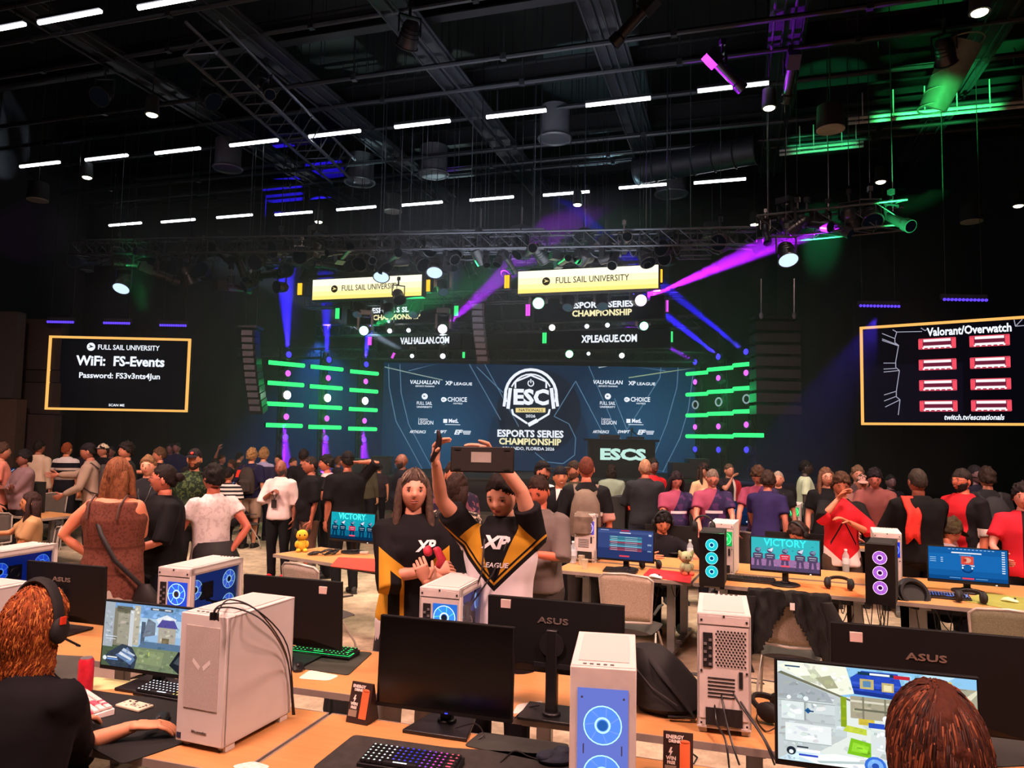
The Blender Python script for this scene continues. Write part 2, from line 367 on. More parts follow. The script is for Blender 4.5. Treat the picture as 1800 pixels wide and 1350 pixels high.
# ---- LED wall
BY = 20.5
def bw(px, py): p = dp(px, py, BY); return p.x, p.z
wall = thing('led_wall', 'wide blue LED wall with sponsor names and the championship shield behind the stage', 'screen', (0, BY, 0))
x0, z1 = bw(675, 637); x1, _ = bw(1222, 637); z0 = 1.02
WW, WH = x1-x0, z1-z0; WCX, WCZ = (x0+x1)/2, (z0+z1)/2
def wn(px, py): x, z = bw(px, py); return ((x-x0)/WW, (z-z0)/WH)
q = MB(); q.box((WCX, .2, WCZ), (WW, .3, WH)); q.build('cabinet', blk, wall)
pl = [('0d2a47', R4(0, 0, 1, 1))]
def grad(cx, cy, r, c0, c1, n=9):
    a, b = lin(c0), lin(c1)
    for k in range(n):
        t = k/(n-1); c = [a[i]*(1-t)+b[i]*t for i in range(3)]
        hx = ''.join('%02x' % int(255*(1.055*x**(1/2.4)-.055 if x > .0031 else 12.92*x)) for x in c)
        pl.append((hx, C4(cx, cy, r*(1-t*.9), 30, WW/WH)))
grad(.2, .3, .24, '0d2a47', '1c5076'); grad(.82, .45, .26, '0d2a47', '1e4f74'); grad(.5, .3, .16, '0e2b48', '15304c')
pl.append(('0a1a2e', C4(.5, .56, .135, 30, WW/WH)))
def line(pts, w_=1.4, hx='5f86a6'):
    for (a, b) in zip(pts, pts[1:]):
        a, b = Vector(a), Vector(b); d = (b-a); nrm = Vector((-d.y, d.x)).normalized()*w_/2
        pl.append((hx, [wn(*(a+nrm)), wn(*(b+nrm)), wn(*(b-nrm)), wn(*(a-nrm))]))
line([(683, 640), (684, 680), (696, 740), (742, 830)]); line([(703, 640), (705, 690), (718, 745), (760, 830)]); line([(825, 640), (880, 738)]); line([(852, 640), (912, 750)])
line([(676, 645), (732, 658), (778, 668)], 1.8, '8fa6a0'); line([(718, 652), (770, 638)]); line([(838, 645), (884, 690)])
line([(1035, 638), (1078, 745), (1100, 790)]); line([(1012, 670), (1080, 800)]); line([(1012, 670), (974, 732)]); line([(974, 732), (1000, 745), (1012, 770), (1010, 800), (990, 815), (960, 812), (940, 795)])
line([(1162, 638), (1160, 664), (1130, 712), (1102, 755)]); line([(1080, 700), (1102, 755)]); line([(1192, 638), (1190, 680), (1172, 745), (1145, 812)]); line([(1218, 660), (1210, 720), (1195, 770), (1165, 830)])
line([(1222, 644), (1170, 654), (1105, 664)], 1.8, '97b08c'); line([(1118, 637), (1170, 652)]); line([(1052, 646), (1068, 638)], 2, 'c8d4dc')
line([(672, 822), (712, 812)]); line([(1130, 820), (1180, 834)])
picture('picture', WW, WH, pl, wall, (WCX, 0, WCZ), gain=.9)
wt = em('eef4ff', 1.15)
def wtext(s_, px0, px1, py, cap, bold=.02, mat=wt, **k):
    a = bw(px0, py); b = bw(px1, py); return tfit(s_, a[0], b[0], a[1], cap*BY/1300, mat, wall, y=-.06, bold=bold, **k)
for dx, r in ((0, 0), (321, 0)):
    wtext('VALHALLAN', 721+dx, 773+dx, 672, 7, shear=.1); wtext('ESPORTS TRAINING', 731+dx, 764+dx, 679, 2.5)
    wtext('XP', 783+dx, 796+dx, 674, 7, .03); wtext('LEAGUE', 798+dx, 830+dx, 675, 5)
    wtext('FULL SAIL', 733+dx, 760+dx, 709, 6, .01); wtext('UNIVERSITY', 733+dx, 760+dx, 715.5, 3)
    wtext('CHOICE', 787+dx, 821+dx, 702.5, 8, .02); wtext('HOTELS', 797+dx, 813+dx, 709.5, 2.6)
    wtext('Lenovo', 736+dx, 752+dx, 736.5, 4.5, .0); wtext('LEGION', 736+dx, 762+dx, 743, 7, .01)
    wtext('MetL', 789+dx, 806+dx, 740, 7, .03); wtext('ARTHLINCS', 720+dx, 749+dx, 759, 5, .02, shear=.3); wtext('SWIFT', 763+dx, 785+dx, 759, 5, .03, shear=.3)
    wtext('EF', 797+dx, 812+dx, 760, 8, .04, shear=.3)
    q = MB()
    x, z = bw(747+dx, 697); q.disc((x, -.06, z), .085, 22, 'Y')
    x, z = bw(780+dx, 702.5); q.disc((x, -.06, z), .07, 20, 'Y', .03); q.disc((x+.04, -.061, z), .05, 16, 'Y', .03)
    for k in range(3): a_ = bw(813+dx, 758+2.4*k); q.box((a_[0]+.12, -.06, a_[1]), (.24-.03*k, .004, .02))
    a_ = bw(783+dx, 740); q.box((a_[0], -.06, a_[1]), (.11, .004, .11)); a_ = bw(796+dx, 746.5); q.box((a_[0], -.06, a_[1]), (.42, .004, .015))
    q.build('sponsor_emblem', wt, wall)
    q = MB(); x, z = bw(746+dx, 697); q.prism([(x-.03, z-.02), (x+.05, z+.0), (x-.03, z+.04), (x-.01, z+.01)], .07, .075, Matrix.Rotation(PI/2, 4, 'X')); q.build('emblem_mark', em('10304a', .8), wall)
# shield with headset
S_ = MB()
def sp(px, py): x, z = bw(px, py); return (x, z)
def stroke(pts, w_, y=-.06, k=0):
    S_.k = k
    for a, b in zip(pts, pts[1:]):
        a, b = Vector(sp(*a)), Vector(sp(*b)); d = (b-a).normalized(); n_ = Vector((-d.y, d.x))*w_*BY/2600; a, b = a-d*.01, b+d*.01
        S_.add([(a.x+n_.x, y, a.y+n_.y), (b.x+n_.x, y, b.y+n_.y), (b.x-n_.x, y, b.y-n_.y), (a.x-n_.x, y, a.y-n_.y)], [(0, 1, 2, 3)])
cx, cy = 933, 696
stroke([(cx+45*math.cos(t), cy-46*math.sin(t)) for t in [PI*k/14 for k in range(-1, 16)]], 5)
stroke([(cx+37*math.cos(t), cy-38*math.sin(t)) for t in [PI*k/14 for k in range(2, 13)]], 2.5)
stroke([(906, 682), (906, 671), (933, 660), (960, 671), (960, 682)], 3)
stroke([(897, 683), (893, 718)], 6); stroke([(969, 683), (973, 718)], 6); stroke([(889, 692), (886, 714)], 5); stroke([(977, 692), (980, 714)], 5)
stroke([(900, 720), (902, 728), (926, 744)], 3.5); stroke([(966, 720), (964, 728), (944, 740)], 3.5); stroke([(929, 747), (944, 739)], 7)
stroke([(cx+5*math.cos(t), 674-5*math.sin(t)) for t in [PI*.68+PI*1.64*k/12 for k in range(13)]], 1.8); stroke([(933, 667), (933, 673)], 1.8)
stroke([(907, 721), (958, 721)], 8, k=1)
S_.build('shield_emblem', [wt, em('f0d890', 1.1)], wall)
wtext('ESC', 902, 964, 699, 26, .045); wtext('NATIONALS', 912, 954, 721, 4.5, .01, em('0a1420', .5)).location.y = -.075
wtext('2026', 924, 941, 731.5, 5); wtext('ESPORTS SERIES', 874, 990, 762, 12, .035); wtext('CHAMPIONSHIP', 877, 986, 776, 11, .035, em('f6ecb8', 1.1))
wtext('ORLANDO, FLORIDA 2026', 882, 974, 788, 5.5, .015)
# ---- hanging LED banners
def banner(px0, px1, py0, py1, d, name, label, body):
    a, b = dp(px0, (py0+py1)/2, d), dp(px1, (py0+py1)/2, d)
    k = math.tan(ROW); mx = (a.x+b.x)/2          # turned with the rows
    W_ = (b.x-a.x)/math.cos(ROW)*(1); c = dp((px0+px1)/2, (py0+py1)/2, d); H_ = (py1-py0)*d/1300
    t = thing(name, label, 'screen', c, -ROW, 'hanging LED banners over the stage')
    q = MB(); q.box((0, .12, 0), (W_+.04, .2, H_+.04)); q.box((0, .1, H_/2+.1), (W_+.6, .05, .05)); q.build('cabinet', blk, t)
    return t, W_, H_
for x0_, x1_, y0_, y1_, d, side in ((541, 745, 487, 524, 16.4, 'left'), (911, 1150, 471, 512, 14.8, 'right')):
    t, W_, H_ = banner(x0_, x1_, y0_, y1_, d, 'led_banner', 'bright yellow hanging banner with dark university name, %s one' % side, 0)
    picture('picture', W_, H_, [('ffe27a', R4(0, 0, 1, 1)), ('ffeda0', R4(0, .18, 1, 1)), ('fff4c4', R4(0, .4, 1, 1)), ('fffbe4', R4(0, .68, 1, 1))], t, gain=1.25)
    dk = em('2e2410', .6); tfit('FULL SAIL UNIVERSITY', -W_*.22, W_*.3, 0, .13, dk, t, bold=.005)
    q = MB(); q.disc((-W_*.29, -.01, 0), .085, 24, 'Y'); q.build('emblem', dk, t)
    q = MB(); q.prism([(-.05, -.03), (.06, .0), (-.045, .045), (-.01, .005)], .014, .018, Matrix.Translation((-W_*.29, 0, 0)) @ Matrix.Rotation(PI/2, 4, 'X')); q.build('emblem_mark', em('ffe9a0', 1), t)
for x0_, x1_, y0_, y1_, d, tx, side in ((604, 792, 534, 568, 18, (652, 743), 'left'), (941, 1160, 523, 563, 16.5, (1005, 1110), 'right')):
    t, W_, H_ = banner(x0_, x1_, y0_, y1_, d, 'led_banner', 'black hanging banner reading championship in two lines, %s one' % side, 0)
    picture('picture', W_, H_, [('06070c', R4(0, 0, 1, 1))], t); f_ = lambda x: ((x-x0_)/(x1_-x0_)-.5)*W_
    cp = H_*.27; tfit('ESPORTS SERIES', f_(tx[0]), f_(tx[1]), H_*.17, cp, wt, t, bold=.035); tfit('CHAMPIONSHIP', f_(tx[0]+2), f_(tx[1]-2), -H_*.2, cp, em('f6ecb8', 1.1), t, bold=.035)
for x0_, x1_, y0_, y1_, d, s_, tx, side in ((660, 812, 585, 614, 19.4, 'VALHALLAN.COM', (703, 792), 'left'), (968, 1170, 580, 612, 18, 'XPLEAGUE.COM', (1024, 1118), 'right')):
    t, W_, H_ = banner(x0_, x1_, y0_, y1_, d, 'led_banner', 'black hanging banner reading a white web address, %s one' % side, 0)
    picture('picture', W_, H_, [('06070c', R4(0, 0, 1, 1))], t); f_ = lambda x: ((x-x0_)/(x1_-x0_)-.5)*W_
    tfit(s_, f_(tx[0]), f_(tx[1]), 0, H_*.4, wt, t, bold=.035)
# short coloured LED blocks at the banner ends
cols = {'yellow': em('ffb428', 1.6), 'green': em('3cf07c', 1.3), 'magenta': em('e050e8', 1.3)}
LB = [(527, 508, 16.4, 'yellow', 'left of the left yellow banner'), (752, 502, 16.2, 'yellow', 'right of the left yellow banner'), (891, 495, 14.8, 'yellow', 'left of the right yellow banner'), (1160, 485, 14.6, 'yellow', 'right of the right yellow banner'),
      (593, 551, 18, 'green', 'left of the left championship banner'), (802, 546, 17.9, 'green', 'right of the left championship banner'), (928, 545, 16.5, 'magenta', 'left of the right championship banner'), (1171, 538, 16.4, 'magenta', 'right of the right championship banner'),
      (650, 598, 19.4, 'magenta', 'left of the left web banner'), (815, 624, 19.4, 'green', 'right of the left web banner'), (957, 594, 18, 'green', 'left of the right web banner'), (1179, 592, 17.9, 'green', 'right of the right web banner'), (691, 625, 19.6, 'magenta', 'tilted, under the left web banner')]
for x, y, d, c_, lab in LB:
    s_ = .6 if (x, y) in ((815, 624), (691, 625)) else 1
    t = thing('led_block', 'small upright %s LED block %s' % (c_, lab), 'light', dp(x, y, d), -ROW, 'LED blocks at the banner ends')
    q = MB(); q.box((0, .06, 0), (.12*s_, .08, .3*s_)); q.build('housing', blk, t)
    q = MB()
    for dx in (-.028, .028): q.box((dx*s_, 0, 0), (.042*s_, .03, .26*s_))
    q.build('tube', cols[c_], t)
    if x == 691: t.rotation_euler = (0, .4, 0)
# ---- green bar towers
grn = em('34f07a', 1.5, True)
LT = [([(485, 640), (483, 675), (482, 711), (480, 748)], 46, 17.6, .85, [(506, 625), (506, 658), (502, 696), (502, 734), (499, 770)], 'leftmost'),
      ([(555, 647), (555, 681), (553, 716), (551, 751)], 43, 18.6, .85, [(575, 634), (574, 666), (573, 701), (572, 737), (569, 772)], 'middle'),
      ([(624, 655), (622, 687), (621, 720), (620, 754)], 39, 19.6, .85, [(641, 642), (640, 672), (639, 706), (638, 741), (637, 774)], 'rightmost')]
RT = [([(1212, 656), (1212, 693), (1212, 730), (1211, 767)], 26, 19.8, -1.02, [(1225, 638), (1225, 673), (1225, 713), (1224, 752), (1224, 791)], 'leftmost'),
      ([(1250, 648), (1250, 688), (1250, 727), (1250, 767)], 30, 18.8, -1.02, [(1267, 629), (1267, 666), (1266, 708), (1265, 751), (1266, 792)], 'middle'),
      ([(1296, 640), (1296, 682), (1296, 723), (1296, 765)], 34, 17.8, -1.02, [(1312, 620), (1315, 657), (1315, 703), (1313, 748), (1313, 792)], 'rightmost')]
HEADM = {'b': em('4038ff', 2), 'p': em('d060f0', 1.6), 'w': em('ffffff', 6), 'r': em('a8c0c8', .7)}
towers = {}
for side, TW in (('left', LT), ('right', RT)):
    for bars, wpx, d, th, heads, pos in TW:
        c = dp(heads[2][0], heads[2][1], d)
        t = thing('light_tower', 'black stage tower with four green LED bars and round lights, %s of the %s trio' % (pos, side), 'light tower', (c.x, d, .99), th, 'green bar light towers')
        towers[side, pos] = t
        Lb = wpx*d/1300/math.cos(th)
        q = MB(); q.box((0, .14, 1.5), (.06, .06, 3.0)); q.box((0, .14, .02), (.7, .5, .04)); q.box((-.1, .14, 1.5), (.03, .03, 3.0)); q.box((.1, .14, 1.5), (.03, .03, 3.0))
        for k in range(8): q.box((0, .14, .3+k*.36), (.22, .03, .03))
        q.build('mast', blk, t)
        for (x, y) in bars:
            z_ = dp(x+wpx/2, y, d).z-.99+.0
            q = MB(); q.box((0, .05, z_), (Lb*1.02, .05, .1)); q.build('bar_housing', blk, t)
            q = MB(); q.tube([(-Lb/2, 0, z_), (Lb/2, 0, z_)], .052, 8); q.build('led_tube', grn, t)
        for k, (x, y) in enumerate(heads):
            z_ = dp(x, y, d).z-.99
            code = ('b', 'p', 'w' if side == 'left' else 'r', 'p', 'b')[k] 
            q = MB(); q.tube([(0, .1, z_-.05), (0, .02, z_), (0, -.03, z_+.02)], [.1, .13, .12], 14); hd = q.build('wash_head', blk, t)
            q = MB()
            if code == 'r': q.ring((0, -.06, z_+.02), .1, .02, 'Y', 20)
            else: q.disc((0, -.07, z_+.02), .1 if code == 'w' else .075, 18, 'Y')
            q.build('lens', HEADM[code], hd)
# ---- side screens
def screen_px(xl, xr, ytl, ybl, dl, dr, label):
    a, b = dp(xl, (ytl+ybl)/2, dl), dp(xr, (ytl+ybl)/2, dr)
    zt, zb = dp(xl, ytl, dl).z, dp(xl, ybl, dl).z
    W_ = math.hypot(b.x-a.x, dr-dl); H_ = zt-zb; th = math.atan2(dr-dl, b.x-a.x)
    t = thing('led_screen', label, 'screen', ((a.x+b.x)/2, (dl+dr)/2, (zt+zb)/2), th)
    q = MB(); q.box((0, .08, 0), (W_, .12, H_)); q.build('cabinet', blk, t)
    fr = MB(); w_ = .045
    for s_ in (-1, 1): fr.box((0, -.01, s_*(H_/2-w_/2)), (W_, .05, w_)); fr.box((s_*(W_/2-w_/2), -.01, 0), (w_, .05, H_))
    fr.build('frame', em('ffb860', 1.15), t)
    return t, W_, H_
t, W_, H_ = screen_px(84, 333, 590, 720, 15.2, 15.3, 'left side screen with the white WiFi notice in an orange frame')
picture('picture', W_, H_, [('05060b', R4(0, 0, 1, 1))], t, y=.015)
X = lambda f_: (f_-.5)*W_
Z = lambda f_: (f_-.5)*H_
tfit('FULL SAIL UNIVERSITY', X(.345), X(.78), Z(.855), .105, wt, t); tfit('WiFi:  FS-Events', X(.2), X(.825), Z(.665), .2, wt, t, bold=.03)
tfit('Password: FS3v3nts4Jun', X(.225), X(.795), Z(.47), .115, wt, t, bold=.02); tfit('SCAN ME', X(.445), X(.555), Z(.075), .05, wt, t)
q = MB(); q.disc((X(.297), -.02, Z(.86)), .085, 24, 'Y'); q.build('emblem', wt, t)
q = MB(); q.prism([(-.06, -.03), (.06, .0), (-.05, .05), (-.01, .005)], .024, .028, Matrix.Translation((X(.297), 0, Z(.86))) @ Matrix.Rotation(PI/2, 4, 'X')); q.build('emblem_mark', em('0a0c14', 1), t)
t, W_, H_ = screen_px(1513, 1900, 575, 747, 14.2, 12.2, 'right side screen with the tournament bracket in an orange frame')
picture('picture', W_, H_, [('08070e', R4(0, 0, 1, 1)), ('0e0c18', R4(.02, .03, .5, .6))], t, y=.015)
tfit('Valorant/Overwatch', X(.34), X(.725), Z(.9), .15, wt, t, bold=.03); tfit('twitch.tv/escnationals', X(.41), X(.68), Z(.075), .095, wt, t, bold=.025, shear=.2)
def pline(pts, w_=.014, mat=None, y=-.012, name='bracket_line'):
    q = MB()
    for a, b in zip(pts, pts[1:]):
        a, b = V(X(a[0]), 0, Z(a[1])), V(X(b[0]), 0, Z(b[1])); d = (b-a).normalized(); n_ = V(-d.z, 0, d.x)*w_/2
        q.add([a+n_+V(0, y, 0), b+n_+V(0, y, 0), b-n_+V(0, y, 0), a-n_+V(0, y, 0)], [(0, 1, 2, 3)])
    return q
gl = em('b8b8cc', .8)
B_ = MB()
for seg in ([(.17, .95), (.19, .925), (.315, .915)], [(.19, .925), (.18, .86), (.18, .82), (.198, .79), (.182, .63), (.182, .57), (.2, .54), (.182, .33), (.182, .28), (.2, .25), (.19, .1)],
            [(.115, .92), (.18, .86)], [(.115, .865), (.2, .79)], [(.115, .85), (.198, .785)], [(.12, .62), (.182, .615)], [(.12, .56), (.182, .562)], [(.12, .53), (.2, .54)], [(.12, .3), (.182, .335)], [(.12, .24), (.182, .285)], [(.125, .18), (.2, .25)],
            [(.31, .95), (.33, .92), (.345, .94)], [(.735, .97), (.74, .91), (.77, .97)], [(.74, .91), (.98, .92)], [(.985, .92), (.97, .5), (.985, .2)]):
    s_ = pline(seg); B_.add(s_.v, s_.f)
B_.build('bracket_line', gl, t)
pk = em('ff5468', .95); wh = em('fff0f2', 1.1); mg = em('7a2440', .8)
for cx_ in (.385, .625, .87):
    for r_, cy_ in enumerate((.79, .585, .385, .185)):
        w_, h_ = .175, .095
        q = MB(); q.box((X(cx_), -.006, Z(cy_)), (w_*W_, .004, h_*H_)); cell = q.build('team_entry', mg, t)
        q = MB()
        for s_ in (-1, 1): q.box((X(cx_), -.012, Z(cy_+s_*h_*.52)), (w_*W_, .004, .012)); q.box((X(cx_+s_*w_*.5), -.012, Z(cy_)), (.012, .004, h_*H_))
        for s_ in (-1, 1): q.box((X(cx_+s_*w_*.44), -.01, Z(cy_)), (w_*W_*.1, .004, h_*H_*.9))
        q.build('entry_frame', pk, cell)
        q = MB(); q.box((X(cx_), -.014, Z(cy_+h_*.33)), (w_*W_*.74, .004, h_*H_*.26)); q.box((X(cx_), -.014, Z(cy_-h_*.3)), (w_*W_*.74, .004, h_*H_*.22))
        for k in range(6): q.disc((X(cx_-.065+.026*k), -.017, Z(cy_-h_*.42)), .018, 8, 'Y')
        q.build('entry_text', wh, cell)
# violet LED bars over the side screens
vb = em('5a3cff', 1.6)
for i, (x0_, x1_, y_, d, lab) in enumerate([(82, 130, 566, 15, 'leftmost of the three over the WiFi screen'), (181, 229, 568, 15, 'middle of the three over the WiFi screen'), (280, 328, 572, 15, 'rightmost of the three over the WiFi screen'), (1510, 1583, 538, 13.9, 'left of the two over the bracket screen'), (1657, 1737, 527, 13, 'right of the two over the bracket screen')]):
    a, b = dp(x0_, y_, d), dp(x1_, y_, d); L_ = b.x-a.x
    t = thing('led_batten', 'slim violet LED batten, '+lab, 'light', (a+b)/2, 0, 'violet LED battens over the side screens')
    q = MB(); q.box((0, .05, .06), (L_, .08, .08)); q.build('housing', blk, t)
    q = MB()
    for k in range(12): q.ell((-L_/2+L_*(k+.5)/12, 0, 0), (L_/28, .03, .028), 8, 4)
    q.build('lens_row', vb, t)
    q = MB(); q.cyl((-L_*.4, .05, .1), (-L_*.4, .05, 11.46-a.z), .006, n=5); q.cyl((L_*.4, .05, .1), (L_*.4, .05, 11.46-a.z), .006, n=5); q.build('hanger', blk, t)
# ================================================================ stage rig
alu = m('9a9ca6', .35, .7, name='truss_metal'); alud = m('3c3e48', .4, .5, name='truss_dark'); fix = m('24242b', .32, .3, name='fixture_black')
def truss(a, b, s_, mat, label):
    a, b = Vector(a), Vector(b); d = (b-a).normalized(); sd = V(-d.y, d.x, 0).normalized()*s_/2; up = V(0, 0, s_/2); q = MB()
    cs = [sd+up, -sd+up, -sd-up, sd-up]
    for c in cs: q.cyl(a+c, b+c, .022, n=6)
    n = int((b-a).length/(s_*1.1))
    for k in range(n):
        p, r = a.lerp(b, k/n), a.lerp(b, (k+1)/n)
        for j in range(4):
            c0, c1 = cs[j], cs[(j+1) % 4]; q.cyl(p+c0, r+c1, .01, n=4); q.cyl(p+c0, p+c1, .009, n=4)
    for k in (.08, .5, .92): p = a.lerp(b, k); q.cyl(p, V(p.x, p.y, 11.46), .008, n=5)
    return tag(q.build('lighting_truss', mat), label, 'truss')
truss(dp(130, 438, 16.8), dp(1330, 418, 13.6), .32, alud, 'long box truss of stage lights, nearest the audience')
truss(dp(460, 455, 17.6), dp(1250, 438, 15.2), .32, alud, 'box truss of stage lights just over the yellow banners')
truss(dp(540, 532, 18.4), dp(1200, 512, 16.8), .28, alud, 'box truss between the yellow and the championship banners')
truss(dp(560, 582, 19.4), dp(1230, 566, 17.8), .28, alud, 'box truss between the championship and the web banners')
truss(dp(420, 660-40, 19.9), dp(1240, 628, 19.9), .25, alud, 'rearmost box truss just above the LED wall')
truss(dp(1330, 405, 13.4), dp(1592, 378, 12.6), .42, alud, 'box truss end lit violet at upper right')
truss(dp(700, 428, 15.4), dp(960, 424, 14.6), .4, alud, 'short grey box truss in the middle of the rig')
def par():
    t = thing('stage_light', 'x', 'light')
    q = MB(); q.cyl((0, 0, .25), (0, 0, .4), .02, n=6); q.box((0, 0, .24), (.3, .04, .02)); q.box((-.15, 0, .12), (.012, .04, .25)); q.box((.15, 0, .12), (.012, .04, .25)); q.box((0, 0, .4), (.06, .08, .08)); q.build('yoke', fix, t)
    q = MB(); q.tube([(0, .17, .03), (0, .12, .01), (0, -.1, 0), (0, -.16, 0)], [.07, .11, .135, .15], 16); q.ring((0, -.16, 0), .15, .012, 'Y', 18)
    for k in range(3): q.ring((0, .08-.05*k, 0), .12+.004*k, .006, 'Y', 16)
    b = q.build('body', fix, t)
    q = MB(); q.disc((0, -.165, 0), .14, 18, 'Y'); q.build('lens', em('10141c', .3), b)
    return t
def profile():
    t = thing('stage_light', 'x', 'light')
    q = MB(); q.cyl((0, 0, .2), (0, 0, .38), .02, n=6); q.box((-.1, 0, .1), (.012, .04, .22)); q.box((.1, 0, .1), (.012, .04, .22)); q.box((0, 0, .2), (.21, .04, .015)); q.box((0, 0, .38), (.06, .08, .08)); q.build('yoke', fix, t)
    q = MB(); q.box((0, .2, 0), (.17, .22, .17)); q.tube([(0, .1, 0), (0, -.28, 0), (0, -.3, 0), (0, -.42, 0)], [.075, .07, .09, .09], 14); b = q.build('body', fix, t)
    q = MB(); q.disc((0, -.425, 0), .08, 14, 'Y'); q.build('lens', em('10141c', .3), b)
    return t
def mover():
    t = thing('moving_head_light', 'x', 'light')
    q = MB(); q.cyl((0, 0, .46), (0, 0, .85), .02, n=6); q.box((0, 0, .4), (.3, .3, .12)); q.cyl((0, 0, .3), (0, 0, .36), .1, n=14); q.box((-.16, 0, .16), (.05, .12, .34)); q.box((.16, 0, .16), (.05, .12, .34)); q.build('yoke', fix, t)
    q = MB(); q.tube([(0, .16, 0), (0, .12, 0), (0, -.02, 0), (0, -.16, 0)], [.07, .13, .13, .12], 16); b = q.build('head', fix, t)
    q = MB(); q.disc((0, -.165, 0), .105, 18, 'Y'); q.build('lens', em('10141c', .3), b)
    return t
protos = {}; dark_lens = {}
def fixture(kind, p, label, tilt=.5, yaw=0, lens=None, s_=1, group=None):
    fn = {'par': par, 'profile': profile, 'mover': mover}[kind]
    if kind not in protos: protos[kind] = t = fn()
    else: t = copy_tree(protos[kind])
    t['label'] = label; t['group'] = group or 'stage lights in the overhead rig'; t.location = p; t.rotation_euler = (0, 0, yaw); t.scale = (s_, s_, s_)
    b = [c for c in t.children if not c.name.startswith('yoke')][0]; b.rotation_euler = (tilt, 0, 0)
    l_ = b.children[0]
    if kind not in dark_lens: dark_lens[kind] = l_.data
    l_.data = dark_lens[kind]
    if lens is not None or kind == 'mover': q = MB(); q.cyl((0, 0, .5), (0, 0, (11.45-p[2])/s_), .006, n=5); q.build('safety_cable', fix, t)
    if lens is not None: l_.data = l_.data.copy(); l_.data.materials[0] = lens
    return t
facet = em('b8d0f0', 1.6)
for x, y, d, lab in ((672, 480, 15.6, 'over the left yellow banner, left of pair'), (765, 472, 15.2, 'over the left yellow banner, right of its pair'), (1382, 448, 12.6, 'right of the violet beam'), (218, 500, 15.4, 'on the far left above the WiFi screen')):
    fixture('par', dp(x, y-4, d), 'stage light with bluish faceted lens '+lab, 1.0, 0, facet, 1.15)
LIT = [(642, 580, 17.2, 'a8ffd0', 'glaring green', 1, 'left of the left web banner'), (779, 577, 17.2, 'ffe4ff', 'glaring violet white', 1, 'right of the left web banner'), (946, 532, 15.4, '8cffb0', 'glaring green', 1.1, 'below the right yellow banner'),
       (1124, 527, 15.0, 'f8d0ff', 'glaring violet white', 1.1, 'below the right end of the right yellow banner'), (1130, 572, 16.4, '8cffc0', 'glaring green', .9, 'right of the right web banner'), (1000, 621, 18.6, '8cffb0', 'glaring green', .9, 'just above the shield'),
       (686, 581, 18, 'e8f4ff', 'small white', .55, 'under the left championship banner'), (719, 580, 18.2, 'e8f4ff', 'small white', .5, 'under the middle of the left championship banner'), (725, 625, 19.2, 'e8f4ff', 'small white', .5, 'under the left web banner'), (779, 625, 19.2, 'f4f8ff', 'white', .65, 'above the left part of the LED wall'),
       (970, 575, 17.2, 'fff0e8', 'tilted white', .7, 'left of the right web banner'), (1031, 573, 17.2, 'e8f4ff', 'small white', .5, 'above the right web banner, left of its pair'), (1067, 571, 17.2, 'e8f4ff', 'small white', .5, 'above the right web banner, right of its pair'), (1034, 621, 18.8, 'c8d8e8', 'dim small white', .45, 'below the right web banner'), (1092, 624, 18.8, 'f0fff8', 'white', .65, 'right of the shield above the LED wall')]
for x, y, d, hx, adj, s_, lab in LIT:
    k = 4.5 if s_ > .8 else 2.5
    fixture('mover', dp(x, y, d), '%s moving head light %s' % (adj, lab), .25, 0, em(hx, k), s_)
for i, (x, y, d, lab) in enumerate(((1000, 532, 15.4, 'big dark moving head in front of the right championship banner, left of its pair'), (1058, 530, 15.2, 'big dark moving head in front of the right championship banner, right of its pair'), (683, 545, 17, 'green tinged dark moving head in front of the left championship banner'), (730, 545, 17, 'dark moving head over the right end of the left championship banner'), (630, 545, 17.2, 'dark moving head under the left yellow banner'), (778, 505, 15.8, 'dark moving head right of the left yellow banner'))):
    fixture('mover', dp(x, y, d), lab, .9, .3*(i % 3-1), em('90b8d0', .14), 1.0)
rnd = random.Random(3)
spots = []
for i in range(34): spots.append((135+i*35.5+rnd.uniform(-9, 9), 458-i*.7+rnd.uniform(-14, 14), 16.8-i*.095))
for i in range(22): spots.append((470+i*36+rnd.uniform(-9, 9), 480-i*.9+rnd.uniform(-10, 8), 17.5-i*.11))
for i in range(14): spots.append((600+i*48+rnd.uniform(-9, 9), 452+rnd.uniform(-10, 10), 15.4-i*.1))
for i in range(7): spots.append((1345+i*37, 398-i*3+rnd.uniform(-8, 8), 13.3-i*.12))
spots = [s_ for s_ in spots if not 1180 < s_[0] < 1345 or s_[1] < 425]; spots += [(1402, 395, 13), (405, 505, 16), (440, 500, 16.2), (495, 505, 16.4), (360, 480, 16), (330, 485, 16.1), (700, 520, 16), (275, 480, 15.8)]
spots.sort(key=lambda s_: s_[0])
wcount = {}
ORDL = ORD+['thirteenth from left', 'fourteenth from left', 'fifteenth from left', 'sixteenth from left', 'seventeenth from left', 'eighteenth from left', 'nineteenth from left', 'twentieth from left', '21st from left', '22nd from left']
for i, (x, y, d) in enumerate(spots):
    kind = rnd.choice(['par', 'par', 'profile', 'mover', 'profile']); p = dp(x, y, d)
    where = ('over the WiFi screen', 'between the WiFi screen and the stage', 'above the left yellow banner', 'between the two yellow banners', 'above the right yellow banner', 'right of the stage')[0 if x < 330 else 1 if x < 530 else 2 if x < 760 else 3 if x < 900 else 4 if x < 1170 else 5]
    wcount[where] = wcount.get(where, -1)+1
    fixture(kind, p, 'dark unlit stage light %s, %s there' % (where, ORDL[wcount[where]]), rnd.uniform(-.2, 1.1), rnd.uniform(-1.2, 1.2)+(PI if rnd.random() < .3 else 0), group='unlit stage lights '+where, s_=rnd.uniform(.85, 1.25))
